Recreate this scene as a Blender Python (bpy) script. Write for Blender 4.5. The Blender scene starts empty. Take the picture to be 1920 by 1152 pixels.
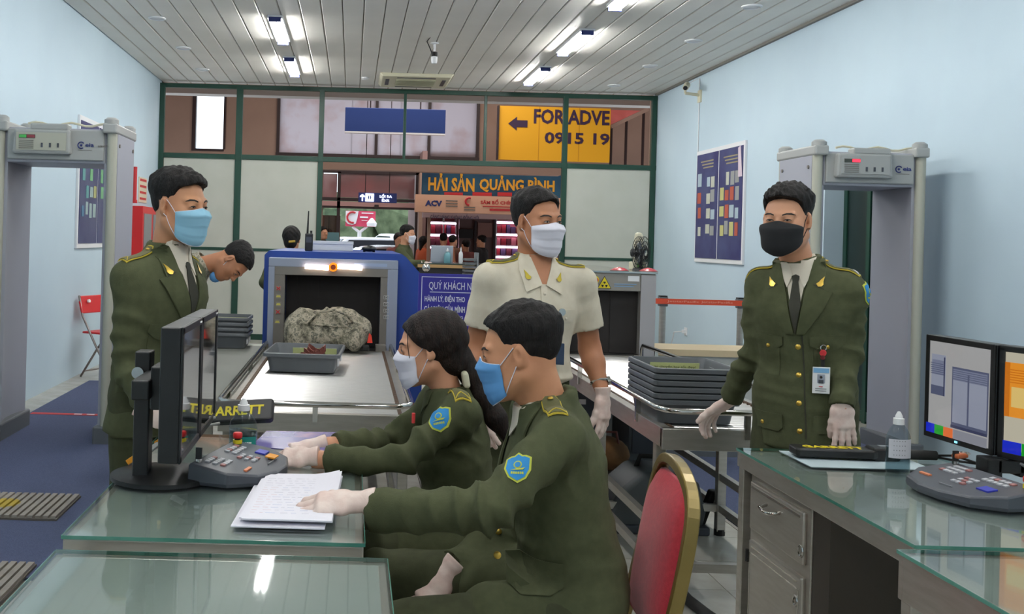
import bpy, bmesh, math, random
import numpy as np
from mathutils import Vector, Matrix
from mathutils.bvhtree import BVHTree
from mathutils.geometry import delaunay_2d_cdt
random.seed(7)
PI = math.pi
S = bpy.context.scene
COL = S.collection

# ---------------------------------------------------------------- camera
F = 1920.0; PX, PY, ROLL, CH = 660.0, 446.0, 0.027, 1.47
cd = bpy.data.cameras.new('camera'); cam = bpy.data.objects.new('camera', cd); COL.objects.link(cam)
cd.sensor_width = 36; cd.lens = 36; cd.shift_x = (960-PX)/1920; cd.shift_y = -(576-PY)/1920; cd.clip_end = 300
_r = Vector((math.cos(ROLL), 0, math.sin(ROLL))); _u = Vector((-math.sin(ROLL), 0, math.cos(ROLL))); _b = Vector((0, -1, 0))
cam.matrix_world = Matrix.Translation((0, 0, CH)) @ Matrix((_r, _u, _b)).transposed().to_4x4()
S.camera = cam
# ---------------------------------------------------------------- world
W = bpy.data.worlds.new('world'); S.world = W; W.use_nodes = True
bg = W.node_tree.nodes['Background']; bg.inputs[0].default_value = (0.80, 0.90, 1.0, 1); bg.inputs[1].default_value = 2.2
# ---------------------------------------------------------------- exposure
S.view_settings.view_transform = 'Standard'; S.view_settings.look = 'None'
S.view_settings.gamma = 1; S.view_settings.use_curve_mapping = False
S.view_settings.exposure = 0.0
TUBE = 104.0          # brightness of the room's fluorescent tubes
HALL = 260.0         # brightness of the hall's ceiling lights (W)
S.cycles.max_bounces = 8; S.cycles.transparent_max_bounces = 12
S.cycles.sample_clamp_indirect = 6; S.cycles.use_denoising = True

def area(name, loc, size, power, color=(1, 1, 1), rot=(0, 0, 0)):
    l = bpy.data.lights.new(name, 'AREA'); l.shape = 'RECTANGLE'; l.size, l.size_y = size
    l.energy = power; l.color = color
    o = bpy.data.objects.new(name, l); o.location = loc; o.rotation_euler = rot; COL.objects.link(o); return o
area('hall_ceiling_light', (1.2, 18.5, 5.6), (5, 3), HALL, (1, .95, .90))
area('shop_ceiling_light', (4.6, 25.5, 3.2), (3, 1), 60, (1, .85, .85))

# ---------------------------------------------------------------- helpers
def P(px, py, Y):
    "point at depth Y behind the photograph's pixel"
    du, dv = px-PX, py-PY
    u = du*math.cos(ROLL)+dv*math.sin(ROLL); v = -du*math.sin(ROLL)+dv*math.cos(ROLL)
    return Vector((u*Y/F, Y, CH-v*Y/F))
def sr(c):
    return tuple((x/255/12.92 if x <= 10 else ((x/255+.055)/1.055)**2.4) for x in c[:3])+(1,)
def mat(name, c, rough=.6, metal=0, c2=None, scale=20, detail=4, bump=0, bscale=200, emit=0, spec=.5, stretch=(1, 1, 1), sheen=0, coat=0, mix=(.35, .65)):
    m = bpy.data.materials.new(name); m.use_nodes = True; nt = m.node_tree; N = nt.nodes; L = nt.links
    b = N['Principled BSDF']; col = sr(c)
    b.inputs['Base Color'].default_value = col; b.inputs['Roughness'].default_value = rough
    b.inputs['Metallic'].default_value = metal; b.inputs['Specular IOR Level'].default_value = spec
    if sheen: b.inputs['Sheen Weight'].default_value = sheen
    if coat: b.inputs['Coat Weight'].default_value = coat; b.inputs['Coat Roughness'].default_value = .05
    if c2 or bump:
        tc = N.new('ShaderNodeTexCoord'); mp = N.new('ShaderNodeMapping'); mp.inputs['Scale'].default_value = stretch
        L.new(tc.outputs['Object'], mp.inputs[0])
    if c2:
        n = N.new('ShaderNodeTexNoise'); n.inputs['Scale'].default_value = scale; n.inputs['Detail'].default_value = detail
        L.new(mp.outputs[0], n.inputs['Vector'])
        r = N.new('ShaderNodeValToRGB'); r.color_ramp.elements[0].color = col; r.color_ramp.elements[1].color = sr(c2)
        r.color_ramp.elements[0].position = mix[0]; r.color_ramp.elements[1].position = mix[1]
        L.new(n.outputs['Fac'], r.inputs[0]); L.new(r.outputs[0], b.inputs['Base Color'])
    if bump:
        n2 = N.new('ShaderNodeTexNoise'); n2.inputs['Scale'].default_value = bscale; n2.inputs['Detail'].default_value = 3
        L.new(mp.outputs[0], n2.inputs['Vector'])
        bp = N.new('ShaderNodeBump'); bp.inputs['Strength'].default_value = bump; bp.inputs['Distance'].default_value = .004
        L.new(n2.outputs['Fac'], bp.inputs['Height']); L.new(bp.outputs[0], b.inputs['Normal'])
    if emit:
        b.inputs['Emission Color'].default_value = col; b.inputs['Emission Strength'].default_value = emit
    return m
def glassmat(name, tint, rough=.0, refl=1.0, ior=1.5):
    m = bpy.data.materials.new(name); m.use_nodes = True; nt = m.node_tree; N = nt.nodes; L = nt.links
    N.remove(N['Principled BSDF']); out = N['Material Output']
    t = N.new('ShaderNodeBsdfTransparent'); t.inputs[0].default_value = sr(tint)
    g = N.new('ShaderNodeBsdfGlossy'); g.inputs['Roughness'].default_value = rough; g.inputs[0].default_value = (refl, refl, refl, 1)
    lw = N.new('ShaderNodeLayerWeight'); lw.inputs[0].default_value = .5
    pw = N.new('ShaderNodeMath'); pw.operation = 'POWER'; L.new(lw.outputs['Facing'], pw.inputs[0]); pw.inputs[1].default_value = 5
    f = N.new('ShaderNodeMath'); f.operation = 'MULTIPLY_ADD'; L.new(pw.outputs[0], f.inputs[0]); f.inputs[1].default_value = .95; f.inputs[2].default_value = ((ior-1)/(ior+1))**2
    x = N.new('ShaderNodeMixShader'); L.new(f.outputs[0], x.inputs[0]); L.new(t.outputs[0], x.inputs[1]); L.new(g.outputs[0], x.inputs[2])
    L.new(x.outputs[0], out.inputs[0]); return m
def camomat(name):
    m = mat(name, (120, 118, 100), .9, c2=(80, 80, 68)); nt = m.node_tree; N = nt.nodes; L = nt.links
    b = N['Principled BSDF']; n = [x for x in N if x.type == 'TEX_NOISE'][0]; r = [x for x in N if x.type == 'VALTORGB'][0]
    n.inputs['Scale'].default_value = 16; n.inputs['Detail'].default_value = 5; n.inputs['Roughness'].default_value = .75
    r.color_ramp.interpolation = 'CONSTANT'
    cs = [(.0, (72, 70, 60)), (.42, (120, 116, 100)), (.5, (165, 156, 138)), (.58, (96, 96, 84)), (.66, (178, 168, 152))]
    r.color_ramp.elements[0].position = 0; r.color_ramp.elements[0].color = sr(cs[0][1])
    r.color_ramp.elements[1].position = cs[1][0]; r.color_ramp.elements[1].color = sr(cs[1][1])
    for p, c in cs[2:]:
        e = r.color_ramp.elements.new(p); e.color = sr(c)
    return m

M = {}
M['wall'] = mat('blue_painted_wall', (186, 205, 217), .65, c2=(191, 210, 221), scale=1.3, bump=.05, bscale=60)
M['ceil'] = mat('white_ceiling_plank', (226, 223, 215), .45, c2=(232, 229, 221), scale=2)
M['dark'] = mat('dark_gap', (120, 112, 100), .9)
M['tile'] = mat('grey_floor_tile', (172, 168, 158), .25, c2=(188, 184, 175), scale=6)
M['grout'] = mat('floor_grout', (120, 116, 108), .8)
M['carpet'] = mat('blue_carpet', (60, 68, 96), .95, c2=(78, 86, 116), scale=220, detail=2, bump=.4, bscale=400)
M['green'] = mat('dark_green_steel_frame', (20, 62, 48), .4)
M['panel'] = mat('white_partition_panel', (192, 194, 182), .6, c2=(198, 199, 188), scale=3)
M['steel'] = mat('brushed_stainless_steel', (186, 182, 174), .32, .72, c2=(176, 171, 162), scale=9, bump=.08, bscale=30, stretch=(1, 1, 8))
M['chrome'] = mat('polished_steel_tube', (205, 202, 198), .12, 1)
M['roller'] = mat('steel_roller', (232, 230, 228), .3, .92)
M['glass'] = glassmat('desk_glass', (244, 247, 246), .035)
M['gedge'] = mat('green_glass_edge', (62, 118, 104), .15, c2=(96, 150, 136), scale=6)
M['dtop'] = mat('grey_green_desk_underlay', (146, 155, 150), .5, c2=(156, 164, 159), scale=4)
M['black'] = mat('black_plastic', (18, 18, 20), .42)
M['rubber'] = mat('black_rubber', (24, 23, 22), .75)
M['console'] = mat('dark_grey_console', (62, 66, 74), .45)
M['gate'] = mat('light_grey_laminate', (158, 160, 170), .5)
M['gatec'] = mat('cream_grey_cap', (160, 162, 160), .45)
M['gatey'] = mat('cream_edge_trim', (172, 172, 158), .5)
M['gbase'] = mat('grey_gate_shoe', (92, 96, 100), .5)
M['white'] = mat('white_plastic', (225, 226, 228), .45)
M['cream'] = mat('cream_plastic', (205, 200, 175), .5)
M['paper'] = mat('white_paper', (228, 226, 236), .8)
M['navy'] = mat('navy_print', (38, 50, 110), .55)
M['red'] = mat('red_plastic', (200, 26, 30), .4)
M['redp'] = mat('red_print', (190, 45, 50), .6)
M['yellow'] = mat('yellow_print', (215, 196, 30), .5)
M['orange'] = mat('orange_tag', (225, 150, 30), .5)
M['blue'] = mat('blue_machine_shell', (28, 62, 140), .42)
M['silver'] = mat('silver_machine_frame', (148, 156, 174), .4, .25)
M['greym'] = mat('grey_machine_panel', (120, 116, 110), .45, .3)
M['curtain'] = mat('lead_rubber_curtain', (30, 26, 25), .8)
M['tray'] = mat('grey_plastic_tray', (78, 82, 86), .45, c2=(86, 90, 94), scale=4)
M['olive'] = mat('olive_uniform_cloth', (68, 72, 50), .92, c2=(75, 79, 56), scale=40, bump=.25, bscale=700, spec=.2)
M['oliveh'] = mat('olive_trouser_cloth', (58, 61, 43), .92, c2=(65, 68, 48), scale=40, bump=.25, bscale=700, spec=.2)
M['board'] = mat('olive_shoulder_board', (88, 86, 52), .8)
M['tan'] = mat('cream_uniform_shirt', (206, 196, 176), .85, c2=(212, 203, 184), scale=30, bump=.2, bscale=700)
M['shirt'] = mat('off_white_shirt', (205, 196, 180), .8)
M['tie'] = mat('dark_olive_tie', (44, 44, 34), .8)
M['gold'] = mat('gold_metal', (205, 170, 80), .3, .9)
M['trim'] = mat('yellow_braid', (190, 168, 50), .7)
M['skin'] = mat('skin', (196, 140, 108), .55, c2=(206, 150, 118), scale=9, bump=.05, bscale=300)
M['skin2'] = mat('tanned_skin', (168, 112, 80), .55, c2=(180, 122, 88), scale=9, bump=.05, bscale=300)
M['skin3'] = mat('warm_skin', (200, 142, 104), .55, c2=(186, 128, 94), scale=9, bump=.05, bscale=300)
M['lash'] = mat('dark_lash', (32, 22, 18), .7)
M['eyew'] = mat('eye_white', (190, 178, 170), .3)
M['glove'] = mat('latex_glove', (226, 206, 196), .5, c2=(214, 186, 176), scale=26, bump=.3, bscale=60)
M['maskw'] = mat('white_mask', (222, 220, 232), .85)
M['maskb'] = mat('pale_blue_mask', (142, 190, 214), .85)
M['maskd'] = mat('blue_mask', (92, 150, 206), .85)
M['maskk'] = mat('black_mask', (24, 25, 28), .9)
M['camo'] = camomat('camouflage_cloth')
M['redcloth'] = mat('crimson_upholstery', (176, 34, 52), .9, c2=(190, 44, 60), scale=90, bump=.3, bscale=500, sheen=.3)
M['goldf'] = mat('gold_painted_tube', (124, 106, 56), .32, .35)
M['patchb'] = mat('blue_patch_cloth', (40, 130, 190), .8)
M['patchy'] = mat('yellow_patch_border', (186, 190, 70), .8)
M['teal'] = mat('teal_label', (24, 130, 122), .5)
M['clear'] = glassmat('clear_bottle_plastic', (228, 236, 238), .03, ior=1.45)
M['gel'] = glassmat('clear_gel', (205, 216, 220), .02, ior=1.33)
def hairmat(name, c, c2):
    m = mat(name, c, .62, c2=c2, scale=90, bump=1, bscale=260, stretch=(1, 1, .3), spec=.22); return m
M['hair'] = hairmat('black_hair', (10, 8, 8), (24, 20, 19))
M['hairb'] = hairmat('dark_brown_hair', (15, 10, 9), (36, 25, 21))

class MB:
    def __init__(s): s.v = []; s.f = []
    def add(s, vs, fs):
        o = len(s.v); s.v += [tuple(x) for x in vs]; s.f += [tuple(i+o for i in f) for f in fs]; return s
    def box(s, x0, x1, y0, y1, z0, z1):
        x0, x1 = sorted((x0, x1)); y0, y1 = sorted((y0, y1)); z0, z1 = sorted((z0, z1))
        return s.add([(x0, y0, z0), (x1, y0, z0), (x1, y1, z0), (x0, y1, z0), (x0, y0, z1), (x1, y0, z1), (x1, y1, z1), (x0, y1, z1)],
                     [(0, 3, 2, 1), (4, 5, 6, 7), (0, 1, 5, 4), (1, 2, 6, 5), (2, 3, 7, 6), (3, 0, 4, 7)])
    def obox(s, c, sz, ax, ay, az=None):
        c = Vector(c); ax = Vector(ax).normalized(); ay = Vector(ay).normalized(); az = Vector(az).normalized() if az is not None else ax.cross(ay).normalized()
        h = [q/2 for q in sz]; vs = []
        for k in (-1, 1):
            for i, j in ((-1, -1), (1, -1), (1, 1), (-1, 1)):
                vs.append(c+ax*h[0]*i+ay*h[1]*j+az*h[2]*k)
        return s.add(vs, [(0, 3, 2, 1), (4, 5, 6, 7), (0, 1, 5, 4), (1, 2, 6, 5), (2, 3, 7, 6), (3, 0, 4, 7)])
    def prism(s, poly, o, ax, ay, n):
        "polygon in plane (o, ax, ay), swept by vector n"
        o, ax, ay, n = map(Vector, (o, ax, ay, n)); k = len(poly)
        vs = [o+ax*a+ay*b for a, b in poly]; vs += [q+n for q in vs]
        fs = [tuple(range(k))[::-1], tuple(range(k, 2*k))]+[(i, (i+1) % k, k+(i+1) % k, k+i) for i in range(k)]
        return s.add(vs, fs)
    def cyl(s, p0, p1, r0, r1=None, n=14):
        return s.tube([p0, p1], [r0, r0 if r1 is None else r1], n)
    def tube(s, pts, r, n=10, closed=False):
        pts = [Vector(p) for p in pts]; k = len(pts)
        if not isinstance(r, (list, tuple)): r = [r]*k
        vs = []; prev = None
        for i, p in enumerate(pts):
            if closed: t = pts[(i+1) % k]-pts[i-1]
            else: t = pts[min(i+1, k-1)]-pts[max(i-1, 0)]
            t.normalize()
            if prev is None:
                a = t.orthogonal().normalized()
            else:
                a = (prev-t*prev.dot(t)).normalized()
            prev = a; b = t.cross(a)
            for j in range(n):
                q = 2*PI*j/n; vs.append(p+(a*math.cos(q)+b*math.sin(q))*r[i])
        fs = []
        for i in range(k if closed else k-1):
            for j in range(n):
                i2 = (i+1) % k; fs.append((i*n+j, i*n+(j+1) % n, i2*n+(j+1) % n, i2*n+j))
        if not closed:
            fs += [tuple(range(n))[::-1], tuple(range((k-1)*n, k*n))]
        return s.add(vs, fs)
    def lathe(s, prof, c, n=24, ax=(1, 0, 0), ay=(0, 1, 0), az=(0, 0, 1)):
        c, ax, ay, az = map(Vector, (c, ax, ay, az)); k = len(prof); vs = []
        for r, z in prof:
            for j in range(n):
                q = 2*PI*j/n; vs.append(c+az*z+(ax*math.cos(q)+ay*math.sin(q))*max(r, 1e-4))
        fs = [(i*n+j, i*n+(j+1) % n, (i+1)*n+(j+1) % n, (i+1)*n+j) for i in range(k-1) for j in range(n)]
        fs += [tuple(range(n))[::-1], tuple(range((k-1)*n, k*n))]
        return s.add(vs, fs)
    def ball(s, c, r, n=12, sc=(1, 1, 1)):
        c = Vector(c); vs = []; fs = []
        for i in range(1, n//2):
            for j in range(n):
                a = PI*i/(n//2); q = 2*PI*j/n
                vs.append(c+Vector((math.sin(a)*math.cos(q)*sc[0], math.sin(a)*math.sin(q)*sc[1], math.cos(a)*sc[2]))*r)
        k = n//2-1
        for i in range(k-1):
            for j in range(n): fs.append((i*n+j, (i+1)*n+j, (i+1)*n+(j+1) % n, i*n+(j+1) % n))
        vs += [c+Vector((0, 0, r*sc[2])), c-Vector((0, 0, r*sc[2]))]; t = k*n
        for j in range(n):
            fs.append((t, j, (j+1) % n)); fs.append((t+1, (k-1)*n+(j+1) % n, (k-1)*n+j))
        return s.add(vs, fs)
    def build(s, name, m, parent=None, bevel=0, smooth=False, local=False, seg=2):
        me = bpy.data.meshes.new(name); me.from_pydata(s.v, [], s.f); me.update()
        return link(name, me, m, parent, bevel, smooth, local, seg)
def link(name, me, m, parent=None, bevel=0, smooth=False, local=False, seg=2):
    if m is not None and not me.materials: me.materials.append(m)
    o = bpy.data.objects.new(name, me); COL.objects.link(o)
    if parent is not None:
        o.parent = parent
        if not local: o.matrix_parent_inverse = wm(parent).inverted()
    if bevel:
        b = o.modifiers.new('bevel', 'BEVEL'); b.width = bevel; b.segments = seg; b.limit_method = 'ANGLE'; b.angle_limit = math.radians(40)
    if smooth:
        me.polygons.foreach_set('use_smooth', [True]*len(me.polygons))
        if smooth != 'all': me.set_sharp_from_angle(angle=math.radians(42))
    return o
def wm(o):
    m = o.matrix_basis.copy()
    if o.parent: m = wm(o.parent) @ o.matrix_parent_inverse @ m
    return m
def tag(o, label, cat, group=None):
    o['label'] = label; o['category'] = cat
    if group: o['group'] = group
    return o
def thing(name, label, cat, loc=(0, 0, 0), rz=0, group=None):
    o = bpy.data.objects.new(name, None); COL.objects.link(o); o.location = loc; o.rotation_euler = (0, 0, rz)
    o.empty_display_size = .1
    return tag(o, label, cat, group)
def struct(o):
    o['kind'] = 'structure'; return o
def kids(o): return [c for c in COL.objects if c.parent == o]
_tree = {}
def dup(root, loc, rz=None, label=None, group=None):
    if root.name not in _tree: _tree[root.name] = [(c, kids(c)) for c in kids(root)]
    r = root.copy(); COL.objects.link(r); r.location = loc
    if rz is not None: r.rotation_euler = (0, 0, rz)
    if label: r['label'] = label
    if group: r['group'] = group
    for ch, gs in _tree[root.name]:
        c = ch.copy(); COL.objects.link(c); c.parent = r
        for g in gs:
            d = g.copy(); COL.objects.link(d); d.parent = c
    return r
_txt = {}
def text(name, s, o, ax, ay, w, h, m, parent, depth=.002, bold=0, local=False, shear=0):
    "flat lettering fitted in a w x h box whose lower left corner is o"
    cu = bpy.data.curves.new('t', 'FONT'); cu.body = s; cu.size = 1; cu.offset = bold; cu.resolution_u = 2; cu.shear = shear; cu.extrude = .01
    ob = bpy.data.objects.new('t', cu); COL.objects.link(ob)
    dg = bpy.context.evaluated_depsgraph_get(); me = bpy.data.meshes.new_from_object(ob.evaluated_get(dg))
    bpy.data.objects.remove(ob); bpy.data.curves.remove(cu)
    n = len(me.vertices); co = np.empty(n*3); me.vertices.foreach_get('co', co); co = co.reshape(-1, 3)
    mn, mx = co.min(0), co.max(0); sc = (np.array([w, h])/(mx[:2]-mn[:2]))
    ax, ay = Vector(ax).normalized(), Vector(ay).normalized(); az = ax.cross(ay)
    q = (co[:, :2]-mn[:2])*sc; z = (co[:, 2]-mn[2])/(mx[2]-mn[2]+1e-9)*depth
    out = np.array(o)[None]+q[:, :1]*np.array(ax)+q[:, 1:2]*np.array(ay)+z[:, None]*np.array(az)
    me.vertices.foreach_set('co', out.ravel()); me.materials.clear(); me.update()
    return link(name, me, m, parent, local=local)
# ================================================================ ROOM SHELL
XL, XR, YB, YF, H = -2.75, 4.24, -3.0, 14.4, 3.61
f = struct(MB().box(XL-.1, XR+.6, YB, 60, -.12, -.012).build('floor', M['grout']))
tiles = []
for j in range(int((YF-YB)/.4)+1):
    for i in range(18):
        x0 = XL+i*.4; y0 = YF-.4*(j+1)
        if x0+.2 < -1.15 and x0+.2 > -2.5 and y0 > 4.3 and y0 < 9.5: continue
        if x0 > 2.1 and x0 < 3.6 and 4.8 < y0 < 10.8: continue
        tiles.append((x0, y0))
tiles.sort(key=lambda t: (t[1] < 1.2, t[1]))
tm = None
rest = MB()
for k, (x0, y0) in enumerate(tiles):
    if k < 280:
        if tm is None:
            o = MB().box(0, .396, 0, .396, -.02, 0).build('floor_tile', M['tile'], f, local=True); tm = o
        else:
            o = tm.copy(); COL.objects.link(o)
        o.location = (x0, y0, random.uniform(-.0006, 0))
    else: rest.box(x0, x0+.396, y0, y0+.396, -.02, 0)
rest.build('floor_tiles', M['tile'], f, local=True)['kind'] = 'stuff'
c = struct(MB().box(XL-.1, XR+.1, YB, YF+.2, H+.02, H+.15).build('ceiling', M['dark']))
pm = None; np_ = int((XR-XL)/.2)+1
for i in range(np_):
    x0 = XL+i*.2
    if pm is None:
        mb = MB().prism([(-.002, .02), (-.002, .003), (.006, -.004), (.182, -.004), (.190, .003), (.190, .02)], (0, YB, H), (1, 0, 0), (0, 0, 1), (0, YF+.15-YB, 0))
        pm = mb.build('ceiling_plank', M['ceil'], c, local=True); o = pm
    else: o = pm.copy(); COL.objects.link(o)
    o.location = (x0+.01, 0, random.uniform(-.0012, .0012))
# walls
struct(MB().box(XL-.12, XL, YB, YF+.2, 0, H+.1).build('wall_left', M['wall']))
D0, D1, DH = 8.3, 9.21, 2.165       # recessed doorway in the right wall
wr = MB().box(XR, XR+.45, YB, D0, 0, H+.1).box(XR, XR+.45, D1, YF+.2, 0, H+.1).box(XR, XR+.45, D0, D1, DH, H+.1)
struct(wr.build('wall_right', M['wall']))
struct(MB().box(XL-.1, XR+.4, YB-.12, YB, 0, H+.1).build('wall_near', M['wall']))
struct(MB().box(XR-.035, XR, YB, YF, H-.03, H-.004).build('trim_1', mat('grey_ceiling_trim', (120, 116, 110), .6)))
M['doorg'] = mat('dark_green_door', (14, 34, 30), .35)
d = struct(MB().box(XR+.2, XR+.24, D0, D1, 0, DH).build('door_1', M['doorg']))
for y in (D0+.01, D0+.43, D1-.07): MB().box(XR+.17, XR+.2, y, y+.06, 0, DH).build('door_stile', M['green'], d)
for z in (.02, 1.0, DH-.1): MB().box(XR+.175, XR+.2, D0, D1, z, z+.08).build('door_rail', M['green'], d)
MB().box(XR+.18, XR+.19, D0+.07, D0+.43, .1, DH-.1).build('pane', mat('dark_pane', (20, 34, 34), .08), d)
MB().box(XR+.18, XR+.19, D0+.49, D1-.07, .1, DH-.1).build('pane', M['doorg'], d)
MB().cyl((XR+.12, D1-.1, .95), (XR+.12, D1-.1, 1.15), .01).build('door_handle', M['chrome'], d)

# ---------------------------------------------------------------- partition at the back of the room
pt = tag(MB().box(XL, XL+.001, YF, YF+.001, 0, .001).build('wall_back', M['green']), 'x', 'x')
for k in ('label', 'category'): del pt[k]
struct(pt)
def px_x(px, py=300, Y=YF): return P(px, py, Y).x
xs = {k: px_x(k) for k in (302, 447, 601, 757, 908, 1058, 1224)}
zt = P(760, 172, YF).z; zm = P(760, 303, YF).z; zb = P(760, 476, YF).z
def bar(n, x0, x1, z0, z1, d=.06, m='green'):
    if n == 'post': d = .068
    if n == 'low_rail': d = .05
    return MB().box(x0, x1, YF-d/2, YF+d/2, z0, z1).build(n, M[m], pt, bevel=.003)
bar('top_rail', XL, XR, zt-.03, zt+.03)
bar('middle_rail', XL, XR, zm-.035, zm+.035)
for k in (302, 1224): bar('post', xs[k]-.035, xs[k]+.035, 0, zt)
for k in (447,): bar('post', xs[k]-.045, xs[k]+.045, 0, zt)
for k in (601, 1058): bar('post', xs[k]-.035, xs[k]+.035, 0, zt)
for k in (757, 908): bar('mullion', xs[k]-.02, xs[k]+.02, zm, zt, .04)
for a, b in ((302, 447), (447, 601), (1058, 1224)):
    bar('low_rail', xs[a], xs[b], zb-.02, zb+.02)
    bar('foot_rail', xs[a], xs[b], 0.0, .08)
    for z0, z1 in ((zb+.02, zm-.035), (.08, zb-.02)):
        MB().box(xs[a]+.04, xs[b]-.04, YF-.012, YF+.012, z0, z1).build('white_panel', M['panel'], pt)
# ---------------------------------------------------------------- lamps on the ceiling
M['tube'] = mat('lit_fluorescent_tube', (255, 255, 252), .4, emit=TUBE)
proto = None
rows = [(-.805, y) for y in (-1.2, 1.1, 3.4, 5.9, 8.25, 10.53, 12.77)]+[(2.28, y) for y in (-1.2, 1.1, 3.6, 6.2, 8.5, 10.76, 12.97)]
names = ['behind the camera on the left', 'above the near left desk', 'above the left desk', 'above the left conveyor', 'in the left row, third from the partition',
         'in the left row, second from the partition', 'in the left row, nearest the partition']
for k, (x, y) in enumerate(rows):
    lab = 'lit twin-tube fluorescent ceiling lamp ' + (names[k] if k < 7 else names[k-7].replace('left', 'right'))
    if proto is None:
        proto = thing('ceiling_lamp', lab, 'lamp', (x, y, H), 0, 'fluorescent ceiling lamps')
        MB().box(-.075, .075, -.61, .61, -.03, 0).build('lamp_housing', M['white'], proto, bevel=.004, local=True)
        for sx in (-.035, .035): MB().cyl((sx, -.58, -.045), (sx, .58, -.045), .014, n=10).build('tube', M['tube'], proto, local=True)
        for yy in (-.6, .6): MB().box(-.06, .06, yy-.012, yy+.012, -.065, -.02).build('end_cap', M['navy'], proto, local=True)
    else: dup(proto, (x, y, H), label=lab)
# downlights (unlit)
proto = None
M['lens'] = mat('grey_lens', (120, 124, 128), .3)
for k, (x, y, w) in enumerate([(-2.0, 10.2, 'left row, third from the partition'), (-2.0, 11.8, 'left row, second from the partition'), (-2.0, 13.3, 'left row, beside the partition'),
            (3.47, 9.03, 'right row, fourth from the partition'), (3.48, 10.6, 'right row, third from the partition'), (3.48, 12.15, 'right row, second from the partition'), (3.45, 13.7, 'right row, beside the partition')]):
    lab = 'round unlit downlight in the ceiling, '+w
    if proto is None:
        proto = thing('downlight', lab, 'light', (x, y, H), 0, 'round downlights')
        MB().lathe([(.09, 0), (.09, -.012), (.075, -.018), (.07, -.006)], (0, 0, 0), 20).build('rim', M['white'], proto, smooth=True, local=True)
        MB().lathe([(.07, -.004), (.001, -.0045)], (0, 0, 0), 20).build('lens', M['lens'], proto, local=True)
    else: dup(proto, (x, y, H), label=lab)
s = thing('smoke_detector', 'small round white smoke detector beside the ceiling air conditioner', 'detector', (.12, 13.6, H))
MB().lathe([(.05, 0), (.055, -.02), (.03, -.035), (.001, -.036)], (0, 0, 0), 18).build('housing', M['white'], s, smooth=True, local=True)
# cassette air conditioner
a = thing('air_conditioner', 'cream square cassette air conditioner in the ceiling before the partition', 'air conditioner', (.78, 13.65, H))
MB().prism([(-.48, 0), (.48, 0), (.44, -.05), (-.44, -.05)], (0, -.48, 0), (1, 0, 0), (0, 0, 1), (0, .96, 0)).build('panel', M['cream'], a, bevel=.01, local=True)
gr = MB()
for i in range(9): gr.box(-.26, .26, -.24+i*.055, -.21+i*.055, -.062, -.05)
gr.build('grille', mat('cream_grille', (170, 168, 140), .6), a, local=True)
for x, y, w, h in ((0, -.38, .5, .05), (0, .38, .5, .05), (-.37, 0, .05, .5), (.37, 0, .05, .5)):
    MB().box(x-w/2, x+w/2, y-h/2, y+h/2, -.053, -.049).build('vent_slot', M['console'], a, local=True)
# cctv cameras
p = P(815, 80, 11.1)
c = thing('security_camera', 'white bullet security camera hanging from the middle of the ceiling', 'camera', (p.x, p.y, H))
MB().lathe([(.045, 0), (.045, -.012), (.015, -.02), (.012, -.10), (.02, -.11)], (0, 0, 0), 16).build('mount', M['white'], c, smooth=True, local=True)
MB().cyl((0, 0, -.11), (0, -.01, -.155), .034, n=16).build('camera_collar', M['black'], c, smooth=True, local=True)
MB().lathe([(.034, 0), (.034, -.05), (.028, -.075), (.012, -.078)], (0, -.01, -.155), 16).build('camera_body', M['white'], c, smooth=True, local=True)
MB().tube([(-.02, -.05, -.15), (-.05, -.06, -.08), (-.09, -.1, -.01), (-.07, -.3, 0.0)], .006, 6).build('cable', M['rubber'], c, local=True)
p = P(1292, 178, 12.6)
c = thing('security_camera', 'small security camera on a cream bracket at the top of the right wall', 'camera', (XR, 12.6, p.z))
MB().box(-.02, 0, -.05, .05, -.09, .06).build('wall_plate', M['cream'], c, local=True)
MB().cyl((-.01, 0, 0), (-.19, 0, .02), .018).build('bracket', M['cream'], c, local=True)
MB().cyl((-.19, 0, .02), (-.19, 0, .08), .014).build('swivel', M['cream'], c, local=True)
MB().cyl((-.24, -.16, .06), (-.15, .06, .13), .035, .04, n=16).build('camera_body', M['cream'], c, smooth=True, local=True)
MB().cyl((-.246, -.175, .055), (-.238, -.155, .0615), .026, n=14).build('lens', M['black'], c, local=True)
MB().tube([(-.16, .05, .13), (-.06, .05, .19), (-.01, .02, .21), (-.005, .02, -1.0)], .006, 6).build('cable', M['white'], c, local=True)
# ================================================================ THE HALL BEHIND
YH = 22.0
M['hall'] = mat('brown_hall_wall', (150, 122, 106), .8, c2=(140, 113, 98), scale=1.2)
M['hall2'] = mat('pink_brown_beam', (160, 130, 114), .7)
M['hmul'] = mat('dark_brown_mullion', (44, 28, 28), .5)
M['wblank'] = mat('white_translucent_pane', (236, 222, 222), .7, c2=(214, 170, 158), scale=3, mix=(.52, .9))
def rect(name, px0, py0, px1, py1, Y, m, parent, t=.05, bev=0):
    a = P(px0, (py0+py1)/2, Y); b = P(px1, (py0+py1)/2, Y); c_ = P((px0+px1)/2, py0, Y); d_ = P((px0+px1)/2, py1, Y)
    return MB().box(a.x, b.x, Y, Y+t, d_.z, c_.z).build(name, M[m] if isinstance(m, str) else m, parent, bevel=bev)
def rz(px0, py0, px1, py1, Y):
    a = P(px0, (py0+py1)/2, Y); b = P(px1, (py0+py1)/2, Y); c_ = P((px0+px1)/2, py0, Y); d_ = P((px0+px1)/2, py1, Y)
    return a.x, b.x, d_.z, c_.z
hx0, hx1 = -8.0, 12.0
w1 = rz(365, 176, 421, 279, YH); w2 = rz(522, 183, 896, 291, YH)
dr = rz(604, 321, 784, 520, YH); dr = (dr[0], dr[1], 0, dr[3])
sh = rz(796, 400, 1048, 500, YH); sh = (sh[0], sh[1]+1.6, 0, sh[3])
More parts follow.
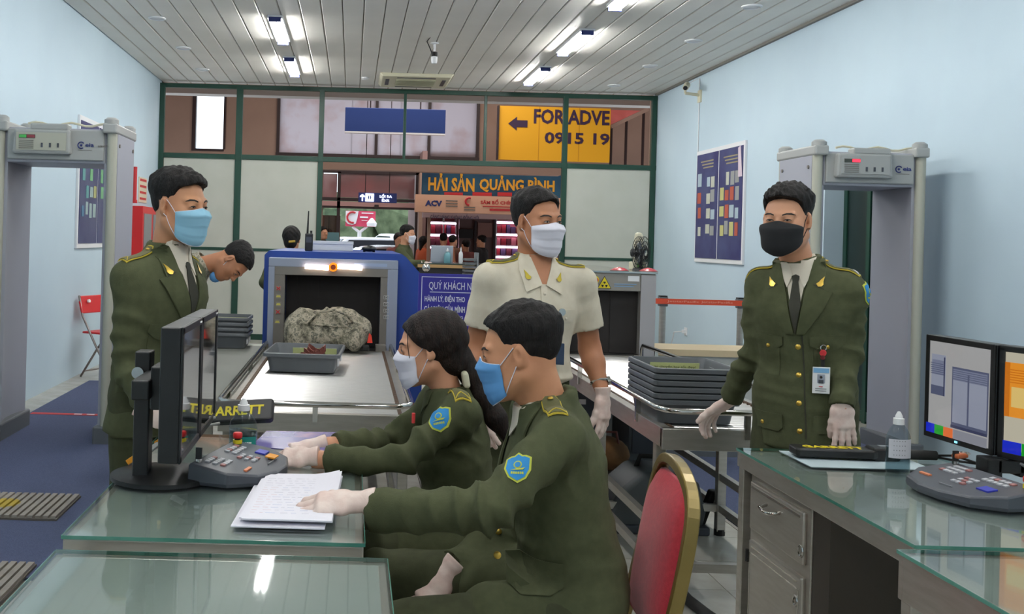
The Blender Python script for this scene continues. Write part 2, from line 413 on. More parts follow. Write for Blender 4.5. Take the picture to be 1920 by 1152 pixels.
# wall pieces around the openings
hw = MB()
zs = sorted({0, w1[2], w1[3], w2[2], w2[3], dr[3], sh[3], 6.0}); ops = [w1, w2, dr, sh]
xc = sorted({hx0, hx1, *[q for o_ in ops for q in o_[:2]]})
for i in range(len(xc)-1):
    for j in range(len(zs)-1):
        cx, cz = (xc[i]+xc[i+1])/2, (zs[j]+zs[j+1])/2
        if any(o_[0] < cx < o_[1] and o_[2] < cz < o_[3] for o_ in ops): continue
        hw.box(xc[i], xc[i+1], YH, YH+.2, zs[j], zs[j+1])
struct(hw.build('wall_hall', M['hall']))
struct(MB().box(hx0, hx1, YF+.3, 27, 6.0, 6.2).build('ceiling_hall', M['hall2']))
struct(MB().box(hx0-.1, hx0, YF+.2, 27, 0, 6).build('wall_hall_left', M['hall']))
struct(MB().box(hx1, hx1+.1, YF+.2, 27, 0, 6).build('wall_hall_right', M['hall']))
struct(MB().box(hx0, hx1, YF+.2, YF+.35, H+.02, 6).build('wall_hall_near', M['hall']))
struct(MB().box(hx0, XL, YF+.1, YF+.35, 0, H+.05).build('wall_hall_near_left', M['hall']))
struct(MB().box(XR, hx1, YF+.2, YF+.35, 0, H+.05).build('wall_hall_near_right', M['hall']))
M['bm'] = mat('pale_beam', (196, 192, 186), .6)
b = P(300, 166, 16.2); b2 = P(1224, 192, 16.2)
struct(MB().box(-3.4, 5.2, 16.2, 16.5, P(760, 186, 16.2).z, P(760, 172, 16.2).z+.25).build('trim_2', M['bm']))
w = struct(MB().box(w1[0]-.05, w1[0]+.03, YH-.04, YH+.1, w1[2]-.05, w1[3]+.03).build('window_1', M['hmul']))
MB().box(w1[1]-.02, w1[1]+.03, YH-.02, YH+.1, w1[2], w1[3]).build('frame', M['hmul'], w)
MB().box(w1[0], w1[1], YH-.02, YH+.1, w1[2]-.05, w1[2]).build('sill', M['hmul'], w)
w = struct(MB().box(w2[0]-.04, w2[1]+.04, YH-.05, YH+.08, w2[2]-.06, w2[2]).build('window_2', M['hmul']))
mul = [522, 601, 660, 706, 752, 805, 896]
M['lite'] = mat('daylit_frosted_pane', (242, 236, 240), .8, c2=(226, 206, 204), scale=2.2, mix=(.5, .8))
b_ = M['lite'].node_tree.nodes['Principled BSDF']; b_.inputs['Transmission Weight'].default_value = .0
def translucent(m, w=.85):
    nt = m.node_tree; N = nt.nodes; L = nt.links; b = N['Principled BSDF']; t = N.new('ShaderNodeBsdfTranslucent')
    src = b.inputs['Base Color'].links
    if src: L.new(src[0].from_socket, t.inputs[0])
    else: t.inputs[0].default_value = b.inputs['Base Color'].default_value
    x = N.new('ShaderNodeMixShader'); x.inputs[0].default_value = w
    L.new(b.outputs[0], x.inputs[1]); L.new(t.outputs[0], x.inputs[2]); L.new(x.outputs[0], N['Material Output'].inputs[0])
translucent(M['lite'], .9)
for i, p0 in enumerate(mul[:-1]):
    p1 = mul[i+1]
    x0 = P(p0, 238, YH).x; x1 = P(p1, 238, YH).x
    MB().box(x0, x1, YH+.02, YH+.035, w2[2], w2[3]).build('pane', M['lite'], w)
    if p0 in (522, 706, 805): MB().box(x0-.03, x0+.03, YH-.05, YH+.08, w2[2], w2[3]).build('mullion', M['hmul'], w)
MB().box(w2[1]-.03, w2[1]+.03, YH-.05, YH+.08, w2[2], w2[3]).build('mullion', M['hmul'], w)
# hanging blank blue sign
r = rz(647, 204, 835, 249, 19.0)
sg = thing('blue_sign', 'blank dark blue rectangular sign hanging before the pale windows', 'sign', ((r[0]+r[1])/2, 19, r[2]))
MB().box(r[0], r[1], 18.95, 19.05, r[2], r[3]).build('sign_board', mat('deep_blue_sign', (34, 60, 124), .5), sg, bevel=.01)
MB().box(r[0], r[1], 18.94, 19.06, r[2]-.03, r[2]).build('edge_strip', M['white'], sg)
for q in (.25, .75):
    x = r[0]+(r[1]-r[0])*q; MB().cyl((x, 19, r[3]), (x, 19, 6), .012).build('hanger', M['hmul'], sg)
# yellow advertising board
r = rz(935, 201, 1144, 302, 20.5)
sg = thing('yellow_sign', 'yellow board with a dark arrow and FOR ADVE 0915 19', 'sign', ((r[0]+r[1])/2, 20.5, r[2]))
M['ylw'] = mat('yellow_board', (222, 160, 16), .6)
MB().box(r[0], r[1], 20.5, 20.6, r[2], r[3]).build('board', M['ylw'], sg)
MB().box(r[0]-.03, r[0], 20.45, 20.6, r[2], r[3]).build('board_edge', M['hmul'], sg)
for q in (.36, .72): MB().box(r[0]+(r[1]-r[0])*q-.006, r[0]+(r[1]-r[0])*q+.006, 20.495, 20.5, r[2], r[3]).build('seam', mat('amber_seam', (196, 138, 14), .6), sg)
Mp = mat('dark_violet_print', (52, 30, 60), .6)
def rtext(name, s, px0, py0, px1, py1, Y, m, parent, bold=.0):
    q = rz(px0, py0, px1, py1, Y)
    return text(name, s, (q[0], Y-.003, q[2]), (1, 0, 0), (0, 0, 1), q[1]-q[0], q[3]-q[2], m, parent, .002, bold)
for q in (.1, .9): MB().box(r[0]+(r[1]-r[0])*q-.03, r[0]+(r[1]-r[0])*q+.03, 20.6, YH, r[3]-.3, r[3]-.24).build('wall_bracket', M['hmul'], sg)
rtext('lettering', 'FOR ADVE', 1001, 206, 1143, 234, 20.5, Mp, sg, .03)
rtext('lettering', '0915 19', 1021, 249, 1143, 271, 20.5, Mp, sg, .03)
q = rz(953, 219, 989, 245, 20.495); cx = (q[0]+q[1])/2; cz = (q[2]+q[3])/2; hh = (q[3]-q[2])/2; 
MB().prism([(q[0], cz), (cx-.02, cz+hh), (cx-.02, cz+hh*.5), (q[1], cz+hh*.5), (q[1], cz-hh*.5), (cx-.02, cz-hh*.5), (cx-.02, cz-hh)], (0, 20.49, 0), (1, 0, 0), (0, 0, 1), (0, .008, 0)).build('arrow', Mp, sg)
# beams and framing right of the yellow board
fr = thing('wall_framing', 'brown framing with dark uprights right of the yellow board', 'frame', (P(1180, 260, 20.8).x, 20.8, 0))
for p0 in (1146, 1174, 1206): rect('upright', p0-2, 235-(p0-1146)*.4, p0+2, 318, 20.8, 'hmul', fr)
q0 = P(1145, 238, 20.7); q1 = P(1215, 205, 20.7)
MB().tube([q0, q1], .05, 4).build('diagonal_strut', M['hall2'], fr)
q = [P(a, b_, 20.9) for a, b_ in ((1144, 206), (1215, 208), (1144, 240))]
MB().prism([(v.x, v.z) for v in q][::-1], (0, 20.9, 0), (1, 0, 0), (0, 0, 1), (0, .05, 0)).build('pink_panel', mat('pink_panel', (214, 110, 104), .6), fr)
# beam over the doorway
struct(rect('trim_3', 604, 303, 1052, 323, 18.5, 'hall2', None, .3))
# ---- automatic entrance with transom
dz = thing('glass_entrance', 'brown framed glass entrance under the exit sign', 'doorway', ((dr[0]+dr[1])/2, YH, 0))
def e(name, a, b_, c_, d_, m='hmul', t=.08, dy=-.1): return rect(name, a, b_, c_, d_, YH+dy, m, dz, t)
e('frame', 602, 320, 786, 326); e('frame', 777, 322, 785, 575); e('frame', 632, 322, 638, 436); e('transom_bar', 604, 372, 780, 378)
M['hdr'] = mat('dusty_pink_header', (168, 128, 124), .5)
e('header', 604, 379, 784, 389, 'hdr'); e('frame', 604, 388, 784, 392)
M['refl'] = mat('pink_grey_shaded_glass', (138, 88, 88), .15, c2=(98, 84, 84), scale=.7)  # pinkish-grey reflection in the transom glass, painted into the pane colour
e('transom_pane', 606, 326, 632, 372, 'refl', .02, -.06); e('transom_pane', 638, 326, 777, 372, 'refl', .02, -.06)
M['wing'] = glassmat('clear_door_glass', (225, 232, 232), .0)
e('glass_door', 606, 392, 634, 574, 'wing', .01, -.05)
e('motion_sensor', 702, 384, 710, 392, 'hmul', .05, -.16)
sg = thing('exit_sign', 'lit navy exit sign with a white arrow reading Exit', 'sign', (P(710, 368, 19.5).x, 19.5, P(710, 380, 19.5).z))
rect('sign_box', 672, 362, 744, 380, 19.5, 'navy', sg, .12)
M['lit'] = mat('lit_white_lettering', (220, 230, 255), .5, emit=3.0)
rtext('lettering', 'LỐI RA', 712, 364, 735, 371, 19.49, M['lit'], sg, .02); rtext('lettering', 'Exit', 716, 373, 730, 378.5, 19.49, M['lit'], sg, .02)
rect('pictogram', 685, 363, 701, 378, 19.48, 'lit', sg, .015)
q = rz(690, 366, 696, 375, 19.47); MB().prism([(q[0]+(q[1]-q[0])*(.5+.5*math.cos(t)), q[2]+(q[3]-q[2])*(.5+.5*math.sin(t))) for t in [i*PI/8 for i in range(16)]], (0, 19.465, 0), (1, 0, 0), (0, 0, 1), (0, .01, 0)).build('pictogram_ring', M['navy'], sg)
q = rz(691.5, 366, 694.5, 375, 19.46); MB().box(q[0]+.01, q[1]-.01, 19.455, 19.462, q[2], q[3]).build('pictogram_bar', M['lit'], sg)
q = rz(675, 364, 684, 377, 19.49); cx = (q[0]+q[1])/2; MB().prism([(cx-.012, q[2]), (cx+.012, q[2]), (cx+.012, q[3]-.05), (q[1], q[3]-.06), (q[1], q[3]-.035), (cx, q[3]), (q[0], q[3]-.035), (q[0], q[3]-.06), (cx-.012, q[3]-.05)], (0, 19.485, 0), (1, 0, 0), (0, 0, 1), (0, .01, 0)).build('arrow', M['lit'], sg)
for q in (685, 730): MB().cyl(P(q, 362, 19.55), (P(q, 362, 19.55).x, 19.55, 6), .008).build('hanger', M['hmul'], sg)
# ---- street seen through the entrance
gnd = MB().box(-40, 45, YH+.3, 80, -.3, -.011).build('ground', mat('pale_tarmac', (170, 168, 165), .9)); struct(gnd)
tr = thing('tree', 'wall of dark green trees behind the parked cars', 'tree', (1, 60, 0))
fol = bmesh.new()
rr = random.Random(3)
for k in range(60):
    bmesh.ops.create_icosphere(fol, subdivisions=2, radius=rr.uniform(1.3, 2.6), matrix=Matrix.Translation((rr.uniform(-14, 16), rr.uniform(58, 64), rr.uniform(.8, 3.6))))
for v in fol.verts: v.co += Vector((rr.uniform(-.3, .3), rr.uniform(-.3, .3), rr.uniform(-.3, .3)))
me = bpy.data.meshes.new('foliage'); fol.to_mesh(me); fol.free()
link('foliage', me, mat('dusty_green_foliage', (74, 88, 62), .9, c2=(110, 124, 92), scale=2), tr)
for k in range(8): MB().cyl((-12+k*3.6, 60, -.2), (-12+k*3.6, 60, 3), .18, .12).build('trunk', M['hmul'], tr)
bb = thing('billboard', 'pink and white advertising billboard on a forked white post', 'billboard', (P(675, 480, 36).x, 36, 0))
M['pink'] = mat('pink_print', (222, 74, 104), .6); M['whp'] = mat('white_print', (240, 236, 236), .6)
rect('board', 648, 396, 704, 425, 36, 'pink', bb, .15)
q = rz(648, 396, 672, 422, 35.95); w_, h_ = q[1]-q[0], q[3]-q[2]
MB().prism([(q[0], q[3]), (q[0], q[2]+h_*.25), (q[0]+w_*.2, q[2]+h_*.06), (q[0]+w_*.5, q[2]), (q[0]+w_*.8, q[2]+h_*.1), (q[0]+w_*.92, q[2]+h_*.5), (q[1], q[3])], (0, 35.95, 0), (1, 0, 0), (0, 0, 1), (0, .02, 0)).build('white_field', M['whp'], bb)
q = P(661, 408, 35.9); MB().tube([q+Vector((.19*math.cos(t), 0, .19*math.sin(t))) for t in [1+i*.5 for i in range(9)]], .035, 6).build('emblem', M['redp'], bb)
rect('lettering_bar', 678, 399, 700, 401, 35.93, 'whp', bb, .02); rect('lettering_bar', 675, 406, 690, 409, 35.93, 'whp', bb, .02); rect('lettering_bar', 678, 413, 689, 414, 35.93, 'whp', bb, .02)
q = P(697, 417, 35.9); MB().lathe([(.16, 0), (.18, .12), (.1, .22), (.03, .3)], q-Vector((0, 0, .15)), 12).build('emblem', M['whp'], bb)
for a_, b_ in ((661, 425), (688, 425)): MB().cyl(P(a_, b_, 36.1), P(674, 436, 36.1), .05, n=8).build('fork_arm', M['whp'], bb)
MB().cyl(P(674, 435, 36.1), (P(674, 435, 36.1).x, 36.1, -.2), .07, n=8).build('post', M['whp'], bb)
pl = thing('lamp_post', 'slim pale green post outside the entrance', 'post', (P(769, 430, 34).x, 34, 0))
MB().cyl((P(769, 430, 34).x, 34, -.1), (P(769, 430, 34).x, 34, 4), .07, .05).build('pole', mat('pale_green_post', (110, 150, 140), .5), pl)
MB().box(P(769, 430, 34).x-.12, P(769, 430, 34).x+.12, 33.88, 34.12, -.1, .06).build('foot_plate', M['gbase'], pl)
M['carw'] = mat('white_car_paint', (232, 230, 232), .25, coat=.6)
M['cwin'] = mat('car_window', (50, 58, 66), .1)
def car(x, y, h, label, rz_):
    c = thing('car', label, 'car', (x, y, 0), rz_, 'white cars outside the entrance')
    L2 = 2.1
    body = [(-L2, .35), (-L2, .75), (-L2+.15, .95), (-1.1, 1.0), (-.55, h-.05), (-.1, h), (1.0, h), (1.65, h-.12), (2.05, 1.0), (L2, .6), (L2, .35)]
    MB().prism(body, (0, -.85, 0), (1, 0, 0), (0, 0, 1), (0, 1.7, 0)).build('car_body', M['carw'], c, bevel=.12, smooth=True, local=True, seg=3)
    win = [(-.95, 1.02), (-.5, h-.1), (.95, h-.08), (1.55, h-.2), (1.8, 1.02)]
    for yy in (-.865, .845): MB().prism(win, (0, yy, 0), (1, 0, 0), (0, 0, 1), (0, .02, 0)).build('side_window', M['cwin'], c, local=True)
    MB().obox((-.83, 0, (1+h)/2-.02), (.02, 1.35, (h-1)*1.15), (.62, 0, -.5) if 0 else (h-1, 0, -.55), (0, 1, 0)).build('windscreen', M['cwin'], c, local=True)
    MB().obox((1.9, 0, (1+h)/2-.02), (.02, 1.3, (h-1)*.9), (h-1, 0, .4), (0, 1, 0)).build('rear_window', M['cwin'], c, local=True)
    for xx in (-1.35, 1.35):
        for yy in (-.8, .8): MB().cyl((xx, yy-.1, .33), (xx, yy+.1, .33), .33, n=18).build('wheel', M['rubber'], c, local=True)
    for yy in (-.65, .65): MB().box(L2-.06, L2+.01, yy-.14, yy+.14, .75, .9).build('tail_lamp', M['redp'], c, local=True)
    return c
q = P(665, 470, 32); car(q.x, 32, 1.5, 'white saloon car parked left outside the entrance', .35)
q = P(735, 470, 36); car(q.x+.6, 36.5, 1.65, 'white hatchback seen from behind, parked right outside the entrance', PI/2+.25)
q = P(700, 478, 27.5); car(q.x+.3, 26.6, 1.3, 'low white car nearest the entrance glass', .15)
# ---- shop
col = struct(rect('trim_4', 785, 324, 792, 520, YH-1.2, 'hall2', None, .4))
r = rz(791, 323, 1052, 369, 19.6)
sg = thing('shop_banner', 'dark blue shop banner with yellow letters HẢI SẢN QUẢNG BÌNH', 'sign', ((r[0]+r[1])/2, 19.6, r[2]))
MB().box(r[0], r[1], 19.6, 19.66, r[2], r[3]).build('banner', mat('dark_teal_banner', (16, 58, 88), .6, c2=(30, 84, 108), scale=2), sg)
for q in (.1, .9): MB().box(r[0]+(r[1]-r[0])*q-.03, r[0]+(r[1]-r[0])*q+.03, 19.66, YH-.02, r[3]-.3, r[3]-.24).build('wall_bracket', M['hmul'], sg)
Mg = mat('mustard_letter', (214, 158, 44), .6)
rtext('lettering', 'HẢI SẢN', 803, 325, 890, 359, 19.6, Mg, sg, .035); rtext('lettering', 'QUẢNG BÌNH', 899, 330, 1040, 362, 19.6, Mg, sg, .035)
for a_, b_ in ((833, 868), (886, 922), (933, 960), (968, 1000)): rect('red_strip', a_, 361, b_, 368, 19.59, 'redp', sg, .02)
r = rz(779, 368, 1052, 401, 19.2)
sg = thing('shop_fascia', 'pinkish shop fascia board printed ACV over the shelves', 'sign', ((r[0]+r[1])/2, 19.2, r[2]))
MB().box(r[0], r[1], 19.2, 19.5, r[2], r[3]).build('fascia_board', mat('peach_fascia', (222, 170, 140), .6), sg)
for q in (.25, .9): MB().box(r[0]+(r[1]-r[0])*q-.03, r[0]+(r[1]-r[0])*q+.03, 19.5, YH-.02, r[3]-.12, r[3]-.06).build('wall_bracket', M['hmul'], sg)
rtext('lettering', 'ACV', 797, 376, 829, 387, 19.2, M['navy'], sg, .06)
for z_ in (376, 381, 386): rect('small_print', 836, z_, 858, z_+1.6, 19.19, 'greym', sg, .01)
q = P(880, 378, 19.18); MB().tube([q+Vector((.07*math.cos(t), 0, .07*math.sin(t))) for t in [1.2+i*.5 for i in range(8)]], .02, 6).build('emblem', M['redp'], sg)
for z_ in (388, 393): rect('small_print', 870, z_, 891, z_+1.8, 19.19, 'greym', sg, .01)
rtext('lettering', 'SÂM BỐ CHÍNH TƯ', 901, 374, 985, 384, 19.2, M['redp'], sg, .03)
rect('small_print', 905, 387, 960, 388.5, 19.19, 'redp', sg, .01); rect('small_print', 918, 392, 965, 396, 19.19, 'redp', sg, .01)
r = rz(793, 400, 1052, 411, 20.0)
sg = thing('shop_header', 'grey shop header strip lettered CẢNG HÀNG KHÔNG ĐỒNG HỚI', 'sign', ((r[0]+r[1])/2, 20, r[2]))
MB().box(r[0], r[1], 20, 20.3, r[2], r[3]).build('header_board', mat('mauve_header', (176, 150, 150), .6), sg)
for q in (.05, .95):
    x = r[0]+(r[1]-r[0])*q; MB().box(x-.03, x+.03, 20.1, 20.2, 0, r[2]).build('upright', M['hall2'], sg)
rtext('lettering', 'CẢNG HÀNG KHÔNG ĐỒNG HỚI', 807, 401, 898, 411, 20.0, mat('grey_violet_print', (92, 84, 108), .6), sg, .02)
M['shopw'] = mat('shop_wall', (150, 120, 116), .7)
struct(MB().box(P(796, 440, 26).x-.4, P(1060, 440, 26).x+3, 26, 26.2, 0, 3.4).build('wall_shop', M['shopw']))
struct(MB().box(P(796, 440, 26).x-.6, P(1060, 440, 26).x+3, YH+.2, 26, 3.2, 3.4).build('ceiling_shop', M['shopw']))
struct(MB().box(sh[0]-.15, sh[0]-.05, YH-.9, 26, 0, 3.3).build('wall_shop_side', M['shopw']))
M['shelfl'] = mat('lit_shelf_strip', (255, 225, 250), .5, emit=6)
M['pk'] = [mat('crimson_pack', (150, 26, 44), .6), mat('maroon_pack', (92, 30, 44), .6), mat('rose_pack', (196, 110, 120), .6), mat('violet_pack', (80, 60, 96), .6)]
rr = random.Random(5)
for n_, (p0, p1, lab) in enumerate([(804, 856, 'lit shop shelving full of red packs behind the customers'), (929, 1046, 'lit shop shelving full of red packs beside the man in the white mask')]):
    Y = 25.4; x0 = P(p0, 450, Y).x; x1 = P(p1, 450, Y).x
    u = thing('shop_shelf', lab, 'shelf', ((x0+x1)/2, Y, 0), 0, 'lit shop shelves')
    MB().box(x0, x1, Y+.35, Y+.4, 0, 2.1).build('back_panel', M['pk'][2], u)
    for py in (419, 442, 465, 484):
        z = P((p0+p1)/2, py, Y).z
        MB().box(x0, x1, Y, Y+.35, z+.02, z+.05).build('shelf_board', M['white'], u)
        MB().box(x0+.02, x1-.02, Y-.01, Y+.02, z-.02, z+.02).build('light_strip', M['shelfl'], u)
        x = x0+.05; k = 0
        if py > 419:
            while x < x1-.1:
                w_ = rr.uniform(.07, .13); h_ = rr.uniform(.14, .22)
                pm_ = rr.choice(M['pk']); k += 1; pk = MB().box(x, x+w_, Y+.08, Y+.2, z+.05, z+.05+h_).build('gift_pack', pm_, None, bevel=.004)
                tag(pk, '%s gift pack, %s from the left, %s shelf of the %s shop shelving' % (pm_.name.split('_')[0], 'first second third fourth fifth sixth seventh eighth ninth tenth eleventh twelfth thirteenth fourteenth'.split()[k-1], {442: 'upper', 465: 'middle', 484: 'lower'}[py], ('left', 'right')[n_]), 'pack', 'gift packs on the shop shelves'); x += w_+.02
    for x in (x0, (x0+x1)/2, x1-.03): MB().box(x, x+.03, Y-.01, Y+.36, 0, 2.1).build('upright', M['white'], u)
u = thing('shop_cabinet', 'dark cabinet with a black screen between the lit shop shelves', 'cabinet', (P(892, 450, 25).x, 25, 0))
rect('cabinet_body', 860, 412, 926, 557, 25.1, mat('brown_grey_cabinet', (110, 88, 84), .6), u, .4)
rect('screen', 860, 430, 887, 447, 25.0, 'black', u, .06); rect('door_edge', 889, 414, 893, 500, 25.0, 'hmul', u, .06); rect('poster', 896, 418, 923, 445, 25.05, mat('tan_poster', (150, 112, 100), .6), u, .03)
rect('door_edge', 925, 412, 929, 500, 25.0, 'hmul', u, .06)
u = thing('shop_counter', 'long low counter in front of the shop customers', 'counter', (P(850, 500, 19).x, 19, 0))
MB().box(P(800, 480, 19).x, P(1060, 480, 19).x+1, 19, 19.5, 0, 1.0).build('counter_body', M['hall'], u); MB().box(P(800, 480, 19).x-.03, P(1060, 480, 19).x+1, 18.95, 19.55, 1.0, 1.05).build('counter_top', M['hmul'], u)
u = thing('teal_screen', 'low teal screen behind the left glass of the entrance', 'screen', (P(620, 450, 20).x, 20, 0))
rect('panel', 608, 436, 634, 584, 20, mat('teal_panel', (100, 140, 146), .5), u); rect('foot', 606, 580, 636, 587, 20, 'greym', u)
u = thing('wall_cupboard', 'brown cupboard beyond the left glass of the entrance', 'cupboard', (P(612, 420, 24).x, 24, 0))
rect('cupboard_body', 596, 404, 636, 563, 24, 'hall', u, .4); rect('door_edge', 615, 406, 616, 516, 23.97, 'hmul', u, .03)
# ================================================================ WALL FITTINGS
def wallposter(side, y0, y1, z0, z1, label, cols, seedn, glossy):
    X = XL if side < 0 else XR; n = -side
    t = thing('poster_board', label, 'notice board', (X, (y0+y1)/2, z0))
    MB().box(X, X+n*.025, y0, y1, z0, z1).build('frame', M['white'], t, bevel=.003)
    ym = (y0+y1)/2; g = random.Random(seedn)
    pm_ = mat('printed_poster', (44, 44, 96), .3 if glossy else .5, c2=(64, 70, 112), scale=3)
    ims = [mat('poster_picture', c_, .5) for c_ in cols]
    for a_, b_ in ((y0+.04, ym-.02), (ym+.02, y1-.04)):
        p_ = MB().box(X+n*.02, X+n*.032, a_, b_, z0+.05, z1-.05).build('poster', pm_, t)
        wd = b_-a_; ht = z1-z0-.1
        for r_ in range(4):
            for q in range(4):
                if g.random() < .12: continue
                yy = a_+wd*(.1+q*.21+g.uniform(0, .03)); zz = z0+.05+ht*(.22+r_*.15+g.uniform(-.01, .02))
                MB().box(X+n*.032, X+n*.035, yy, yy+wd*.155*g.uniform(.8, 1.2), zz, zz+ht*g.uniform(.085, .125)).build('picture', g.choice(ims), p_)
        for k in range(3): MB().box(X+n*.032, X+n*.034, a_+wd*.2, a_+wd*(.8-.06*k), z1-.05-ht*(.08+.03*k), z1-.05-ht*(.068+.03*k)).build('heading_line', mat('pale_gold_print', (150, 140, 110), .6), p_)
    return t
wallposter(1, 11.05, 12.6, 1.29, 2.64, 'framed pair of dark blue safety posters high on the right wall', [(190, 192, 176), (168, 186, 196), (176, 82, 60), (190, 186, 120), (150, 152, 150)], 2, False)
MB().prism([(0, 0), (.11, 0), (.13, .32), (.06, .34)], (XR-.037, 11.09, 2.25), (0, 1, 0), (0, 0, 1), (.003, 0, 0)).build('peeled_corner', mat('pale_pink_paper', (214, 196, 206), .7), COL.objects['poster_board'])
wallposter(-1, 10.15, 11.68, 1.29, 2.62, 'framed pair of bottle posters on the left wall seen through the detector gate', [(96, 150, 150), (110, 165, 120), (150, 170, 170), (80, 120, 150), (160, 160, 110)], 4, True)
t = thing('fire_hose_cabinet', 'red fire hose cabinet with two glass doors on the left wall', 'cabinet', (XL, 13.1, .8))
MB().box(XL+.006, XL+.18, 12.55, 13.75, .8, 1.79).build('cabinet_body', M['red'], t, bevel=.005)
for y in (12.62, 13.2): MB().box(XL+.18, XL+.186, y, y+.46, .9, 1.7).build('glass_door', M['lens'], t)
MB().box(XL+.18, XL+.2, 13.12, 13.17, 1.2, 1.3).build('latch', M['chrome'], t)
t = thing('fire_pipe', 'thin red vertical sprinkler pipe on the left wall', 'pipe', (XL+.03, 12.75, 1.85))
z0, z1 = P(255, 378, 12.75).z, P(255, 313, 12.75).z
MB().cyl((XL+.03, 12.75, z0), (XL+.03, 12.75, z1), .025).build('pipe', M['redp'], t); MB().cyl((XL+.03, 12.75, z0-.02), (XL+.03, 12.75, z0+.02), .035).build('end_cap', M['redp'], t)
t = thing('fire_notice', 'small cream fire notice with red print on the left wall', 'notice', (XL, 13.3, 1.9))
z0, z1 = P(266, 380, 13.3).z, P(266, 333, 13.3).z
MB().box(XL, XL+.01, 13.1, 13.6, z0, z1).build('sheet', mat('cream_notice', (212, 200, 176), .7), t)
for k in range(4): MB().box(XL+.01, XL+.012, 13.15, 13.55, z1-.05-k*.08, z1-.02-k*.08).build('red_line', M['redp'], t)
# ================================================================ CARPETS, MATS
t = tag(MB().box(-2.52, -1.15, 4.28, 9.97, 0, .012).build('carpet', M['carpet']), 'long dark blue carpet running through the left detector gate', 'carpet', 'blue carpets')
t = tag(MB().box(2.07, 3.95, 4.6, 11.2, 0, .012).build('carpet', M['carpet']), 'blue carpet beneath the right detector gate', 'carpet', 'blue carpets')
t = thing('floor_tape', 'thin red tape strip with white print across the left carpet', 'tape', (-2.0, 8.1, .013))
MB().box(-2.5, -1.2, 8.07, 8.14, .012, .0145).build('tape', M['redp'], t)
for k in range(9): MB().box(-2.16+k*.1, -2.1+k*.1, 8.09, 8.12, .0145, .016).build('white_mark', M['whp'], t)
def ribmat(x0, x1, y0, y1, z, label, dot=None):
    t = thing('ribbed_mat', label, 'mat', ((x0+x1)/2, (y0+y1)/2, z), 0, 'ribbed floor mats')
    MB().box(x0, x1, y0, y1, z, z+.01).build('mat_base', mat('dark_mat_base', (96, 90, 84), .9), t)
    n = int((x1-x0)/.038); o0 = None
    m_ = mat('grey_ribbed_vinyl', (150, 142, 132), .6, c2=(136, 128, 120), scale=12)
    if dot:
        nt = m_.node_tree; N = nt.nodes; L = nt.links; b = N['Principled BSDF']; tc = N['Texture Coordinate']
        vm = N.new('ShaderNodeVectorMath'); vm.operation = 'DISTANCE'; L.new(tc.outputs['Object'], vm.inputs[0]); vm.inputs[1].default_value = (dot[0], dot[1], z+.02)
        lt = N.new('ShaderNodeMath'); lt.operation = 'LESS_THAN'; lt.inputs[1].default_value = dot[2]; L.new(vm.outputs['Value'], lt.inputs[0])
        mx = N.new('ShaderNodeMixRGB'); L.new(lt.outputs[0], mx.inputs[0]); L.new(b.inputs['Base Color'].links[0].from_socket, mx.inputs[1]); mx.inputs[2].default_value = sr((176, 150, 40)); L.new(mx.outputs[0], b.inputs['Base Color'])
    for i in range(n):
        x = x0+(i+.5)*(x1-x0)/n; MB().box(x-.013, x+.013, y0+.01, y1-.01, z+.01, z+.022).build('rib', m_, t)
ribmat(-2.3, -1.44, 5.12, 5.59, .012, 'grey ribbed mat with a yellow dot on the left carpet', (-1.79, 5.36, .09))
ribmat(-2.2, -1.325, 3.4, 4.43, .012, 'plain grey ribbed mat at the near end of the left carpet')
